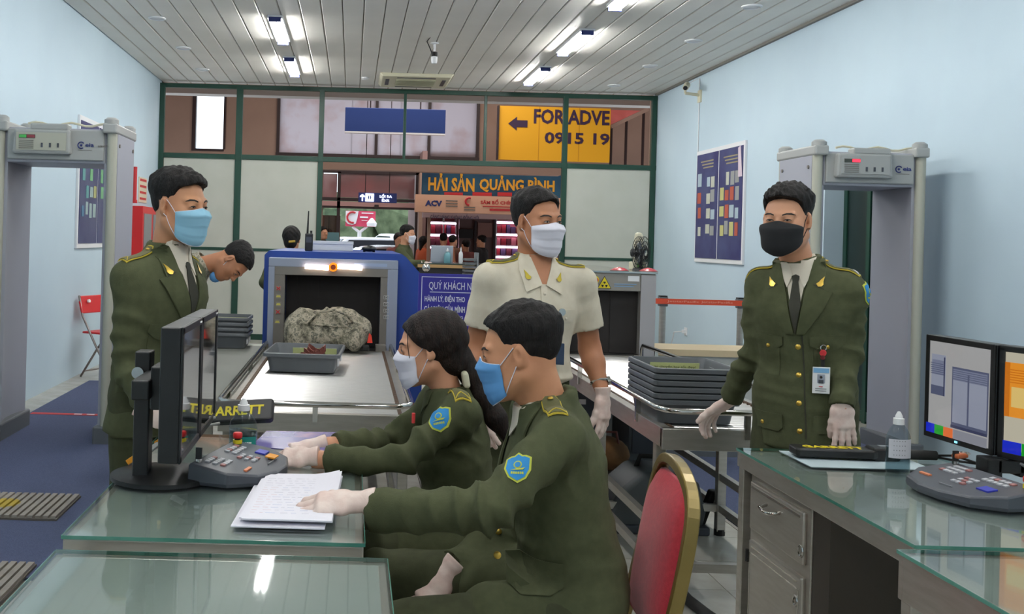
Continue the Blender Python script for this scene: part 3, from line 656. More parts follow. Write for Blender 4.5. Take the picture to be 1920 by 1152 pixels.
# ================================================================ METAL DETECTOR GATES
def gate(name_label, x0, x1, y, d, lit, right, rzz=0):
    g = thing('metal_detector_gate', name_label, 'metal detector', ((x0+x1)/2, y+d/2, 0), rzz, 'walk-through metal detectors')
    w = (x1-x0)/2; hd = d/2; pt_ = .09
    L = dict(local=True)
    for s in (-1, 1):
        a, b = (s*w, s*(w-pt_))
        prof = []
        n = 10
        # curved side panel, thicker at its two edges
        poly = [(a, -hd+.03), (a, hd-.03)]
        for i in range(n+1):
            t_ = i/n; y_ = hd-.03-(d-.06)*t_; poly.append((b+s*.035*math.sin(PI*t_)**.8, y_))
        MB().prism(poly, (0, 0, .12), (1, 0, 0), (0, 1, 0), (0, 0, 2.02)).build('side_panel', M['gate'], g, smooth=True, **L)
        for yy in (-hd+.02, hd-.02): MB().lathe([(.034, .12), (.034, 2.14)], (s*(w-.036), yy, 0), 16).build('edge_post', M['gatey'], g, smooth=True, **L)
        MB().prism([(s*w+s*.004, -hd-.03), (s*w+s*.004, hd+.03), (b-s*.006, hd+.03), (b-s*.006, -hd-.03)], (0, 0, 2.14), (1, 0, 0), (0, 1, 0), (0, 0, .07)).build('top_cap', M['gatec'], g, bevel=.012, **L)
        for yy in (-hd, hd): MB().lathe([(.05, 0), (.05, .03), (.03, .045)], (s*(w-.045), yy*.93, 2.205), 16).build('cap_dome', M['gatec'], g, smooth=True, **L)
        MB().prism([(s*w+s*.012, -hd-.035), (s*w+s*.012, hd+.035), (b-s*.02, hd+.035), (b-s*.02, -hd-.035)], (0, 0, 0), (1, 0, 0), (0, 1, 0), (0, 0, .13)).build('foot_shoe', M['gbase'], g, bevel=.012, **L)
        for yy in (-hd*.75, hd*.72): MB().cyl((s*w, yy, 2.06), (s*(w+.008), yy, 2.06), .013).build('bolt', M['greym'], g, **L)
    MB().box(-w+.08, w-.08, -hd+.02, hd-.02, 1.93, 2.17).build('header', M['gate'], g, bevel=.01, **L)
    MB().box(-w+.09, w-.09, -hd, -hd+.03, 1.95, 2.16).build('header_front', M['gatec'], g, bevel=.008, **L)
    # control unit
    c0 = -w+.14; c1 = c0+.40
    cu = MB().prism([(c0, 0), (c1, 0), (c1-.01, .17), (c0+.01, .17)], (0, -hd-.05, 1.985), (1, 0, 0), (0, 0, 1), (0, .06, 0)).build('control_unit', M['gatec'], g, bevel=.015, **L)
    MB().box(c0+.12, c1-.02, -hd-.045, -hd+.05, 2.15, 2.195).build('control_lid', M['gatec'], g, bevel=.01, **L)
    MB().box(c0+.03, c1-.03, -hd-.056, -hd-.05, 2.01, 2.13).build('faceplate', M['gatey'] if lit == 'g' else M['gatec'], cu, **L)
    yy = -hd-.06
    MB().box(c0+.05, c0+.16, yy, yy+.005, 2.09, 2.115).build('display', mat('dark_display', (60, 66, 60), .3), cu, **L)
    if lit == 'g':
        MB().box(c0+.052, c0+.1, yy-.001, yy+.002, 2.093, 2.112).build('green_light', mat('green_display', (60, 150, 70), .4, emit=.3), cu, **L)
        MB().box(c0+.105, c0+.158, yy-.001, yy+.002, 2.093, 2.112).build('red_light', mat('dull_red_display', (130, 50, 60), .4), cu, **L)
    else: MB().box(c0+.105, c0+.158, yy-.001, yy+.002, 2.093, 2.112).build('red_light', mat('lit_red_display', (255, 40, 60), .4, emit=2.5), cu, **L)
    for i in range(3):
        MB().box(c0+.2+i*.055, c0+.213+i*.055, yy, yy+.004, 2.03, 2.06).build('key', M['console'], cu, **L)
    for i in range(5): MB().box(c0+.05, c0+.15, yy, yy+.003, 2.02+i*.013, 2.025+i*.013).build('small_print', M['greym'], cu, **L)
    # maker's mark
    q = c1+.06
    MB().tube([(q+.022*math.cos(t), -hd-.003, 2.055+.022*math.sin(t)) for t in [.6+i*.4 for i in range(13)]], .004, 6).build('emblem_ring', M['navy'], g, **L)
    MB().ball((q, -hd-.002, 2.055), .009, 8).build('emblem_dot', M['navy'], g, **L)
    text('lettering', 'eia', (q+.028, -hd-.002, 2.045), (1, 0, 0), (0, 0, 1), .06, .026, M['navy'], g, .002, .02, local=True)
    if right: text('lettering', 'smiths', (q+.115, -hd-.002, 2.045), (1, 0, 0), (0, 0, 1), .085, .016, M['greym'], g, .002, .01, local=True)
    MB().box(q-.02, q+.075, -hd-.002, -hd+.002, 2.02, 2.023).build('small_print', M['greym'], g, **L)
    MB().tube([(-w+.2+i*.05, -hd+.1, 2.205+.012*math.sin(i*1.3)) for i in range(12)], .008, 6).build('cable', M['cream'], g, **L)
    return g
gate('grey walk-through metal detector on the left carpet, green display', -2.475, -1.63, 7.03, .58, 'g', True)
gate('grey walk-through metal detector behind the officer in the black mask, red display', 3.23, 4.03, 7.2, .6, 'r', False)

# ================================================================ TRAYS
def traymesh(w, d, h, name='tray_body'):
    "open bin with a rolled rim, centred on x, y"
    def ring(hw, hd, z, r=.03, n=4):
        o = []
        for cx, cy, a0 in ((hw-r, hd-r, 0), (-hw+r, hd-r, PI/2), (-hw+r, -hd+r, PI), (hw-r, -hd+r, 1.5*PI)):
            for i in range(n+1): o.append((cx+r*math.cos(a0+i*PI/2/n), cy+r*math.sin(a0+i*PI/2/n), z))
        return o
    W2, D2 = w/2, d/2
    rs = [ring(W2*.84, D2*.87, 0), ring(W2*.90, D2*.92, h*.62), ring(W2*.92, D2*.94, h*.78), ring(W2, D2, h*.80), ring(W2, D2, h*.97), ring(W2*.985, D2*.985, h), ring(W2*.95, D2*.955, h), ring(W2*.93, D2*.945, h*.93), ring(W2*.82, D2*.85, .006)]
    k = len(rs[0]); mb = MB(); vs = [v for r_ in rs for v in r_]
    fs = [(i*k+j, i*k+(j+1) % k, (i+1)*k+(j+1) % k, (i+1)*k+j) for i in range(len(rs)-1) for j in range(k)]
    fs += [tuple(range(k))[::-1], tuple(range((len(rs)-1)*k, len(rs)*k))]
    return mb.add(vs, fs)
def tray(label, w, d, h, loc, rz_, group, lab=True):
    t = thing('security_tray', label, 'tray', loc, rz_, group)
    traymesh(w, d, h).build('tray_body', M['tray'], t, smooth=True, local=True)
    if lab:
        MB().obox((.03, d/2*.89, h*.52), (w*.62, .002, h*.5), (1, 0, 0), (0, .98, .17)).build('label', mat('pale_yellow_label', (198, 204, 140), .6), t, local=True)
    for s in (-1, 1): MB().box(w/2*.9, w/2*.935, s*d*.22-.03, s*d*.22+.03, h*.25, h*.7).build('side_sticker', M['white'], t, local=True)
    return t
# ================================================================ ROLLER CONVEYORS
def conveyor(label, x0, x1, y0, y1, z, group, rail_z, rail='both'):
    c = thing('roller_conveyor', label, 'conveyor', ((x0+x1)/2, (y0+y1)/2, 0), 0, group)
    for xa, xb in ((x0, x0+.045), (x1-.045, x1)):
        MB().box(xa, xb, y0, y1, z-.075, z+.006).build('side_beam', M['steel'], c, bevel=.003)
    MB().box(x0, x1, y0-.012, y0+.02, z-.08, z+.006).build('front_beam', M['steel'], c, bevel=.003)
    MB().box(x0, x1, y1-.02, y1, z-.08, z).build('rear_beam', M['steel'], c)
    MB().box(x0+.05, x1-.05, y0+.02, y1-.02, z-.075, z-.068).build('tray_under', M['steel'], c)
    n = int((y1-y0-.06)/.046); r0 = None
    for i in range(n):
        y = y0+.045+i*.046
        if r0 is None: r0 = MB().cyl((x0+.05, 0, 0), (x1-.05, 0, 0), .0185, n=14).build('roller', M['roller'], c, smooth=True); o = r0
        else: o = r0.copy(); COL.objects.link(o)
        o.location = (0, y, z-.016)
    ch = MB()
    for xx in (x0+.05, x1-.05):
        for i in range(n*2): ch.box(xx-.008, xx+.008, y0+.03+i*.023, y0+.043+i*.023, z-.006, z+.008)
    ch.build('chain_links', mat('dull_brown_chain', (92, 70, 52), .5, .6), c)['kind'] = 'stuff'
    # legs and stretchers
    for xx in (x0+.03, x1-.03):
        for yy in (y0+.12, (y0+y1)/2-.25, y1-.15):
            MB().box(xx-.022, xx+.022, yy-.022, yy+.022, 0.02, z-.07).build('leg', M['steel'], c, bevel=.003)
            MB().cyl((xx, yy, 0), (xx, yy, .03), .028).build('foot', M['rubber'], c)
        for zz in (.14, .30): MB().box(xx-.015, xx+.015, y0+.12, y1-.15, zz-.018, zz+.018).build('stretcher', M['steel'], c)
    for yy in (y0+.12, y1-.15, (y0+y1)/2-.25):
        for zz in (.14,): MB().box(x0+.03, x1-.03, yy-.015, yy+.015, zz-.018, zz+.018).build('cross_bar', M['steel'], c)
    # guard rail
    rl, rr_ = x0-.0, x1+.0
    R = .07
    pts = [(rl, y1-.03, z-.03), (rl, y1-.03, rail_z-.03), (rl, y1-.06, rail_z)]
    pts += [(rl, y0+R, rail_z), (rl+R*.3, y0+R*.3-.01, rail_z), (rl+R, y0-.02, rail_z), (rr_-R, y0-.02, rail_z), (rr_-R*.3, y0+R*.3-.01, rail_z), (rr_, y0+R, rail_z)]
    pts += [(rr_, y1-.06, rail_z), (rr_, y1-.03, rail_z-.03), (rr_, y1-.03, z-.03)]
    MB().tube(pts, .0125, 10).build('guard_rail', M['chrome'], c, smooth='all')
    posts = [((x0+x1)/2, y0-.012)]+[(xx, yy) for xx in (rl, rr_) for yy in (y0+.35, y0+.4+(y1-y0)*.4, y1-.35)]
    for xx, yy in posts: MB().box(xx-.011, xx+.011, yy-.008, yy+.008, z-.03, rail_z).build('rail_post', M['chrome'], c)
    return c
BZ = .72
conveyor('steel roller conveyor before the blue X-ray machine, carrying the loose tray', -.545, .275, 4.32, 6.80, BZ, 'roller conveyors', .765)
conveyor('steel roller conveyor on the right, carrying the stack of six trays', 1.27, 1.95, 4.13, 6.85, .73, 'roller conveyors', .808)
# grey side table left of conveyor A
t = thing('side_table', 'grey topped side table left of the blue X-ray machine', 'table', (-.79, 5.8, 0))
MB().box(-1.01, -.575, 4.45, 7.05, .69, .71).build('table_frame', M['steel'], t)
MB().box(-1.0, -.585, 4.46, 6.9, .71, .722).build('tabletop', mat('grey_table_mat', (108, 110, 104), .6), t); MB().box(-1.0, -.585, 6.9, 7.04, .71, .723).build('white_end', M['panel'], t)
for xx in (-.98, -.61):
    for yy in (4.5, 7.0): MB().box(xx-.02, xx+.02, yy-.02, yy+.02, 0, .69).build('leg', M['steel'], t)
g = 'grey trays stacked on the side table'
labs = ['topmost grey tray of the stack on the side table', 'second tray from the top of the side table stack', 'second tray from the bottom of the side table stack', 'bottom tray of the stack on the side table']
for k in range(4):
    tray(labs[3-k], .34, .34, .1, (-.83, 6.85, .725+k*.034), 0, g)
g = 'grey trays stacked on the right conveyor'
labs = ['topmost dark grey tray of the six on the right conveyor, yellow label inside', 'second tray from the top on the right conveyor', 'third tray from the top on the right conveyor', 'third tray from the bottom on the right conveyor', 'second tray from the bottom on the right conveyor', 'bottom tray of the six on the right conveyor, resting on rollers']
for k in range(6):
    t = tray(labs[5-k], .36, .44, .1, (1.445, 4.44, .736+k*.0262), 0, g)
text('lettering', 'bạn chuyến bay tốt đẹp!', (1.37, 4.44+.189, .736+5*.0262+.052), (1, 0, 0), (0, .17, .98), .2, .014, M['oliveh'], t, .001)
tr_ = tray('single grey tray holding a folded brown belt on the left rollers', .42, .56, .105, (-.245, 5.83, .728), -.05, 'loose trays')
b = thing('leather_belt', 'folded brown leather belt with buckle in the loose grey tray', 'belt', (-.22, 5.85, .735), .4)
M['leather'] = mat('brown_leather', (120, 66, 56), .45)
for k in range(4):
    pts = [Vector((.075*math.cos(a)*(1-k*.12)+.012*k, .055*math.sin(a)*(1+.1*k), .02+.022*k+.018*math.sin(a*2+k))) for a in [i*.42+k for i in range(14)]]
    mb = MB()
    for i in range(len(pts)-1):
        t_ = (pts[i+1]-pts[i]); mb.obox((pts[i]+pts[i+1])/2, (t_.length*1.1, .005, .036), t_, t_.cross(Vector((0, 0, 1))), None)
    mb.build('strap_coil', M['leather'], b, local=True)
MB().box(.07, .11, -.03, .01, .03, .04).build('buckle', M['chrome'], b, bevel=.003, local=True)
# ================================================================ X-RAY MACHINE A (blue)
xm = thing('xray_machine', 'blue and silver baggage X-ray machine with a lit bar over its tunnel', 'X-ray machine', (-.11, 7.8, 0))
Y0 = 6.9
zt_ = P(620, 479, Y0).z
xl_, xr_ = P(497, 560, Y0+.12).x-.01, P(759, 560, Y0+.12).x
zT = P(620, 473, Y0+.12).z
# hollow shell: left, right, top pieces round the tunnel
tx0, tx1 = P(532, 600, Y0).x, P(712, 600, Y0).x; tz = P(622, 518, Y0).z
sh_ = MB().prism([(xl_, .25), (tx0, .25), (tx0, zT), (xl_+.03, zT), (xl_, zT-.03)], (0, Y0+.1, 0), (1, 0, 0), (0, 0, 1), (0, 1.7, 0))
sh_.prism([(tx1, .25), (xr_+.13, .25), (xr_+.13, zT-.16), (xr_-.0, zT-.02), (xr_-.03, zT), (tx1, zT)], (0, Y0+.1, 0), (1, 0, 0), (0, 0, 1), (0, 1.7, 0))
sh_.box(tx0, tx1, Y0+.1, Y0+1.8, tz, zT).box(tx0, tx1, Y0+.1, Y0+1.8, .25, .66)
sh_.build('shell', M['blue'], xm)
fx0, fx1 = P(502, 560, Y0).x, P(745, 560, Y0).x; fz = P(620, 486, Y0).z
fm = MB().box(fx0, tx0-.07, Y0, Y0+.1, .3, tz+.0545).box(tx1+.045, fx1, Y0, Y0+.1, .3, tz+.0545).box(fx0, fx1, Y0, Y0+.1, tz+.055, fz)
fm.build('front_frame', M['silver'], xm, bevel=.004)
MB().box(tx0-.07, tx0, Y0+.004, Y0+.12, .5, tz+.05).build('inner_panel', M['greym'], xm); MB().box(tx1, tx1+.045+.025, Y0+.004, Y0+.12, .5, tz+.05).build('inner_panel', M['greym'], xm)
MB().box(tx0-.07, tx1+.07, Y0+.002, Y0+.12, tz, tz+.058).build('lintel', M['greym'], xm, bevel=.003)
MB().box(fx0, fx1, Y0+.02, Y0+.1, .3, .68).build('lower_panel', M['greym'], xm)
MB().box(tx0, tx1, Y0-.12, Y0+1.75, .66, .715).build('belt', M['rubber'], xm)
for k in range(9):
    x = tx0+(tx1-tx0)*k/9; MB().box(x-.008, x+(tx1-tx0)/9+.008, Y0+.16+.006*(k % 2), Y0+.165+.006*(k % 2), .722, tz).build('curtain_strip', M['curtain'], xm)
M['bar'] = mat('lit_warm_bar', (255, 226, 205), .5, emit=9)
for p0, p1 in ((572, 616), (633, 679)):
    a, b_ = P(p0, 500, Y0-.01), P(p1, 503, Y0-.01); MB().cyl(a, b_, .016, n=12).build('light_bar', M['bar'], xm, smooth=True)
a = P(625, 501, Y0)
MB().cyl(a, a-Vector((0, .03, 0)), .03, n=18).build('beacon', mat('amber_beacon', (235, 130, 20), .4, emit=1.2), xm); MB().cyl(a-Vector((0, .03, 0)), a-Vector((0, .04, 0)), .018, n=16).build('beacon_core', mat('dark_amber', (150, 60, 20), .4), xm)
ic = [(522, 541, 'cross'), (522, 556, 'y'), (522, 571, 'y'), (521, 585, 'cross'), (520, 604, 'yw')]
for px_, py_, k in ic:
    a = P(px_, py_, Y0); MB().box(a.x-.017, a.x+.017, Y0-.001, Y0+.004, a.z-.014, a.z+.016).build('pictogram_plate', mat('grey_plate', (134, 130, 120), .5), xm)
    if k == 'cross':
        for s in (1, -1): MB().obox((a.x, Y0-.003, a.z), (.034, .003, .006), (1, 0, s*.9), (0, 1, 0)).build('pictogram_cross', M['redp'], xm)
    else:
        MB().prism([(-.016, 0), (.016, 0), (.01, .014), (-.01, .014)], (a.x, Y0-.004, a.z-.006), (1, 0, 0), (0, 0, 1), (0, .003, 0)).build('pictogram', mat('straw_print', (190, 180, 90), .6), xm)
for py_ in (558, 571, 583, 595):
    a = P(724, py_, Y0); s_ = .016
    MB().tube([(a.x-s_, Y0, a.z-s_*.7), (a.x+s_, Y0, a.z-s_*.7), (a.x+s_, Y0, a.z+s_*.7), (a.x-s_, Y0, a.z+s_*.7)], .0022, 4, closed=True).build('pictogram_outline', mat('pale_outline', (176, 176, 172), .5), xm)
    MB().tube([(a.x+.007*math.cos(t), Y0-.001, a.z+.007*math.sin(t)) for t in [i*.8 for i in range(8)]], .002, 4, closed=True).build('pictogram_ring', mat('pale_outline', (176, 176, 172), .5), xm)
a = P(712, 657, Y0-.06); MB().box(a.x-.03, a.x+.04, Y0-.1, Y0+.0, .70, .76).build('latch_block', M['greym'], xm, bevel=.004); MB().box(a.x-.03, a.x+.04, Y0-.103, Y0-.1, .71, .72).build('white_strip', M['whp'], xm)
MB().box(P(650, 503, Y0).x+.05, P(726, 503, Y0).x, Y0-.001, Y0+.003, P(700, 497, Y0).z-.012, P(700, 497, Y0).z+.01).build('name_strip', mat('pale_blue_strip', (150, 166, 196), .5), xm)
# things on machine A
q = P(580, 468, 7.4)
w = thing('walkie_talkie', 'black walkie-talkie standing on the blue X-ray machine', 'radio', (q.x, 7.3, zT))
MB().box(-.028, .028, -.018, .018, 0, .125).build('body', M['black'], w, bevel=.006, local=True); MB().cyl((-.012, 0, .12), (-.008, 0, .285), .008, .004).build('antenna', M['rubber'], w, local=True)
MB().cyl((.014, 0, .12), (.014, 0, .145), .008).build('knob', M['rubber'], w, local=True); MB().box(-.02, .02, -.02, -.017, .06, .1).build('grille', M['console'], w, local=True)
q = rz(587, 453, 662, 472, 7.8)
w = thing('white_box', 'plain white box lying on the blue X-ray machine', 'box', ((q[0]+q[1])/2, 7.9, zT))
MB().box(q[0], q[1], 7.75, 8.1, zT, q[3]).build('box_body', M['white'], w, bevel=.004); MB().box(q[0]-.003, q[1]+.003, 7.745, 8.105, q[3]-.02, q[3]+.002).build('box_lid', M['white'], w)
q = rz(678, 460, 706, 472, 7.6)
w = thing('black_pouch', 'small black pouch with feet on the blue X-ray machine', 'pouch', ((q[0]+q[1])/2, 7.6, zT))
MB().ball(((q[0]+q[1])/2, 7.6, zT+.025), .056, 14, (1, .7, .42)).build('pouch_body', M['black'], w, smooth=True); MB().cyl((q[0]+.02, 7.6, zT), (q[0]+.02, 7.6, zT+.01), .01).build('foot', M['rubber'], w); MB().cyl((q[1]-.02, 7.6, zT), (q[1]-.02, 7.6, zT+.01), .01).build('foot', M['rubber'], w)
# ================================================================ X-RAY MACHINE B (grey)
Y1 = 6.9
bx1 = P(1229, 560, Y1).x; bx0 = bx1-.9; bz = P(1150, 512, Y1).z
xb = thing('xray_machine', 'grey baggage X-ray machine with radiation sign at the right', 'X-ray machine', ((bx0+bx1)/2, 7.9, 0))
ox0, ox1 = bx1-.82, P(1200, 600, Y1).x; oz = P(1150, 546, Y1).z
MB().box(ox1, bx1, Y1, Y1+1.7, .1, bz).box(bx0, ox0, Y1, Y1+1.7, .1, bz).box(ox0, ox1, Y1, Y1+1.7, oz, bz).box(ox0, ox1, Y1+.02, Y1+1.7, .1, .66).build('shell', mat('warm_grey_shell', (142, 138, 132), .45, .2), xb, bevel=.006)
MB().box(ox1, bx1-.0, Y1-.006, Y1, .1, bz-.01).build('side_column', mat('pale_grey_column', (160, 158, 160), .5), xb)
MB().box(bx0-.01, bx1+.01, Y1-.01, Y1+1.72, bz, bz+.012).build('top_edge', M['chrome'], xb)
for k in range(8):
    x = ox0+(ox1-ox0)*k/8; MB().box(x-.008, x+(ox1-ox0)/8+.008, Y1+.06+.008*(k % 2), Y1+.066+.008*(k % 2), .735, oz).build('curtain_strip', M['curtain'], xb)
MB().box(ox0, ox1, Y1-.05, Y1+1.65, .66, .73).build('belt', M['rubber'], xb)
a = P(1114, 525, Y1); MB().cyl(a, a-Vector((0, .025, 0)), .028, n=18).build('button_collar', M['yellow'], xb); MB().cyl(a-Vector((0, .02, 0)), a-Vector((0, .05, 0)), .017, n=16).build('stop_button', M['red'], xb)
a = P(1133, 533, Y1)
MB().prism([(-.048, -.03), (.048, -.03), (0, .055)], (a.x, Y1-.004, a.z), (1, 0, 0), (0, 0, 1), (0, .003, 0)).build('warning_triangle', M['black'], xb)
MB().prism([(-.042, -.027), (.042, -.027), (0, .048)], (a.x, Y1-.006, a.z), (1, 0, 0), (0, 0, 1), (0, .003, 0)).build('warning_sign', M['yellow'], xb)
for k in range(3):
    a0 = PI/2+k*2*PI/3+PI/3*0-.5; pts = [(.005*math.cos(a0+.5), .005*math.sin(a0+.5))]+[(.021*math.cos(a0+i*.25), .021*math.sin(a0+i*.25)) for i in range(5)]
    MB().prism(pts, (a.x, Y1-.008, a.z-.004), (1, 0, 0), (0, 0, 1), (0, .002, 0)).build('radiation_blade', M['black'], xb)
a = P(1188, 523, Y1); MB().box(a.x-.038, a.x+.038, Y1-.003, Y1, a.z-.018, a.z+.018).build('white_label', M['white'], xb)
for py_, wd in ((533, .12), (537, .1)):
    a = P(1160, py_, Y1); MB().box(a.x-.03, a.x+wd, Y1-.002, Y1, a.z-.004, a.z+.003).build('small_print', mat('pale_blue_print', (120, 150, 180), .5), xb)
for p_, s_ in ((1154, .0), (1208, .02)):
    a = P(p_, 512, 7.1)
    d = thing('lamp_dome', 'low red dome light on the grey X-ray machine, '+('middle of its top' if s_ == 0 else 'right corner of its top'), 'light', (a.x, 7.0, bz+.012))
    MB().lathe([(.062, 0), (.06, .006), (.035, .02), (.001, .028)], (0, 0, 0), 20).build('dome', mat('dull_red_dome', (176, 50, 62), .3), d, smooth=True, local=True); MB().lathe([(.064, 0), (.064, .004)], (0, 0, 0), 20).build('base_ring', M['greym'], d, local=True)
a = P(1198, 494, 7.3)
fan = thing('desk_fan', 'black wire desk fan seen edge-on on the grey X-ray machine', 'fan', (a.x, 7.25, bz+.012), .9)
MB().lathe([(.06, 0), (.055, .015), (.012, .025), (.01, .09)], (0, 0, 0), 16).build('stand', M['black'], fan, smooth=True, local=True)
cg = MB()
for rr_ in (.11, .08, .05):
    for yy in (-.028, .028): cg.tube([(rr_*math.cos(t), yy*(1.2-rr_*4), .125+rr_*1.05*math.sin(t)) for t in [i*PI/12 for i in range(24)]], .0028, 5, closed=True)
for i in range(24):
    t = i*PI/12
    for s in (-1, 1): cg.tube([(.02*math.cos(t), s*.035, .125+.02*math.sin(t)), (.115*math.cos(t), s*.01, .125+.12*math.sin(t))], .0018, 4)
cg.build('cage', M['black'], fan, local=True)
MB().cyl((0, -.01, .125), (0, .07, .125), .03).build('motor', M['black'], fan, local=True)
for k in range(3):
    t = k*2.09; MB().obox((.045*math.cos(t), 0, .125+.045*math.sin(t)), (.075, .004, .045), (math.cos(t), .1, math.sin(t)), (0, 1, .3)).build('blade', M['lens'], fan, local=True)
a = P(1219, 476, 7.05)
ph = thing('telephone', 'cream wall telephone handset in the right corner above the grey machine', 'telephone', (a.x, 7.35, bz+.012))
MB().box(-.05, .05, -.06, .06, 0, .06).build('phone_base', M['cream'], ph, bevel=.01, local=True)
MB().prism([(-.03, .05), (.03, .05), (.035, .24), (.02, .27), (-.02, .27), (-.03, .2)], (0, -.02, 0), (1, 0, 0), (0, 0, 1), (0, .045, 0)).build('handset', M['cream'], ph, bevel=.012, local=True)
MB().tube([(.03+.01*math.cos(i*1.2), .01*math.sin(i*1.2), .06-.002*i) for i in range(26)], .004, 5).build('coiled_cord', M['cream'], ph, local=True)
MB().box(-.02, .02, -.065, -.06, .02, .05).build('green_keys', mat('green_key', (120, 190, 90), .5), ph, local=True)
# ---- duffel bag
# ---- counter behind, stanchions
ct = thing('counter', 'cream-edged grey counter behind the right conveyor', 'counter', (2.6, 7.3, 0))
MB().box(2.08, 3.15, 7.13, 7.5, 0.0, .71).build('front_panel', mat('pale_grey_panel', (186, 188, 182), .5), ct); MB().box(2.06, 3.17, 7.11, 7.52, .71, .755).build('counter_top', mat('cream_wood_top', (206, 186, 150), .5), ct)
MB().box(2.08, 3.15, 7.128, 7.13, 0, .05).build('kick_plate', M['gbase'], ct)
sp = None
for px_ , yy in ((1243, 10.4), (1389, 10.4)):
    a = P(px_, 558, yy)
    lab = 'steel belt stanchion '+('left, next to the grey X-ray machine' if px_ == 1243 else 'right, below the wall posters')
    if sp is None:
        sp = thing('stanchion', lab, 'stanchion', (a.x, yy, 0), 0, 'belt stanchions')
        MB().lathe([(.16, 0), (.16, .012), (.03, .03)], (0, 0, 0), 24).build('base', M['steel'], sp, smooth=True, local=True); MB().cyl((0, 0, .02), (0, 0, .9), .032, n=16).build('post', M['steel'], sp, smooth=True, local=True)
        MB().box(-.042, .042, -.042, .042, .86, .955).build('belt_head', M['gbase'], sp, bevel=.008, local=True); MB().box(-.036, .036, -.036, .036, .955, .968).build('head_cap', M['black'], sp, local=True)
    else: dup(sp, (a.x, yy, 0), label=lab)
a, b_ = P(1243, 566, 10.4), P(1389, 567, 10.4)
bt = thing('retractable_belt', 'orange-red queue belt strung between the two stanchions', 'belt', ((a.x+b_.x)/2, 10.4, a.z-.03))
M['belt'] = mat('orange_red_belt', (226, 84, 54), .7)
MB().box(a.x-.1-.6, b_.x, 10.352, 10.356, .885, .94).build('belt_strip', M['belt'], bt)
for x in (a.x+.03, b_.x-.13+.0): text('lettering', 'JetstarPacific', (x if x < b_.x-.2 else b_.x-.42, 10.351, .9), (1, 0, 0), (0, 0, 1), .32, .025, mat('pale_belt_print', (240, 160, 140), .6), bt, .001, .01)
o = thing('wall_outlet', 'white wall socket with plug on the right wall beyond the stanchions', 'socket', (XR, P(1288, 622, 12.9).y, P(1288, 622, 12.9).z))
MB().box(-.012, 0, -.05, .05, -.05, .05).build('plate', M['white'], o, bevel=.004, local=True); MB().box(-.05, -.01, -.02, .02, -.02, .02).build('plug', M['white'], o, local=True); MB().tube([(-.05, 0, 0), (-.12, .1, -.02), (-.1, .3, -.25), (-.03, .4, -.9)], .007, 6).build('cord', M['white'], o, local=True)
# ---- sign stand
sx0 = P(784, 560, 6.1).x; szt = P(800, 513, 6.1).z; szb = P(800, 659, 6.1).z; sw = .62
sg = thing('notice_sign', 'blue standing notice board lettered QUÝ KHÁCH beside the blue X-ray machine', 'sign', (sx0+sw/2, 6.1, 0))
M['ink'] = mat('royal_blue_board', (40, 36, 136), .45); M['wl'] = mat('white_lettering', (205, 208, 225), .5)
MB().box(sx0, sx0+sw, 6.1, 6.115, szb, szt).build('board', M['ink'], sg)
mg = .018
for x0_, x1_, z0_, z1_ in ((sx0+mg, sx0+sw-mg, szt-mg-.004, szt-mg), (sx0+mg, sx0+sw-mg, szb+mg-.002, szb+mg+.003), (sx0+mg, sx0+mg+.004, szb+mg, szt-mg), (sx0+sw-mg-.004, sx0+sw-mg, szb+mg, szt-mg)):
    MB().box(x0_, x1_, 6.0975, 6.1, z0_, z1_).build('border_line', M['wl'], sg)
def stext(s, p0, q0, p1, q1, bold=0): 
    a_ = P(p0, q1, 6.1); b2_ = P(p1, q0, 6.1); text('lettering', s, (a_.x, 6.0985, P((p0+p1)/2, q1, 6.1).z), (1, 0, 0), (0, 0, 1), b2_.x-a_.x, P((p0+p1)/2, q0, 6.1).z-P((p0+p1)/2, q1, 6.1).z, M['wl'], sg, .0015, bold)
stext('QUÝ KHÁCH N', 804, 526, 884, 546, .0); a_ = P(806, 547, 6.1); MB().box(a_.x, a_.x+.3, 6.0975, 6.1, a_.z-.004, a_.z).build('underline', M['wl'], sg)
stext('HÀNH LÝ, ĐIỆN THO', 796, 553, 872, 569, .02); stext('CÁ NHÂN CỦA MÌNH', 795, 571, 872, 586, .02); stext('ỐNG', 853, 590, 868, 598, .01); stext('KIỂM', 872, 601, 892, 612, .01); stext('for', 888, 628, 903, 642, 0)
for x in (sx0+.08, sx0+sw-.08): MB().box(x-.012, x+.012, 6.12, 6.145, .03, szt-.1).build('upright', M['steel'], sg)
for x in (sx0+.08, sx0+sw-.08): MB().box(x-.02, x+.02, 5.9, 6.35, 0, .03).build('foot', M['steel'], sg)
# ---- standing counter at the opening with small things
ctz = 1.17; cy = 13.3
ca = P(786, 495, cy).x; cb = P(902, 495, cy).x
ct = thing('standing_counter', 'dark standing counter with wooden edge at the doorway opening', 'counter', ((ca+cb)/2, cy+.3, 0))
MB().box(ca, cb, cy+.02, cy+.6, .0, ctz-.04).build('counter_body', M['black'], ct); MB().box(ca-.02, cb+.02, cy, cy+.62, ctz-.03, ctz).build('counter_top', mat('dark_glass_top', (66, 76, 70), .15), ct); MB().box(ca-.02, cb+.02, cy-.01, cy, ctz-.06, ctz-.02).build('wood_edge', mat('tan_wood_edge', (176, 140, 92), .5), ct)
q = rz(805, 471, 846, 487, cy+.4)
l = thing('laptop', 'open silver laptop seen from behind on the standing counter', 'laptop', ((q[0]+q[1])/2, cy+.4, ctz))
MB().box(q[0], q[1], cy+.2, cy+.42, ctz, ctz+.015).build('laptop_base', M['silver'], l); MB().obox(((q[0]+q[1])/2, cy+.17, ctz+.12), (q[1]-q[0], .012, .22), (1, 0, 0), (0, 1, .2)).build('laptop_lid', mat('pale_silver', (176, 184, 196), .4), l, bevel=.004)
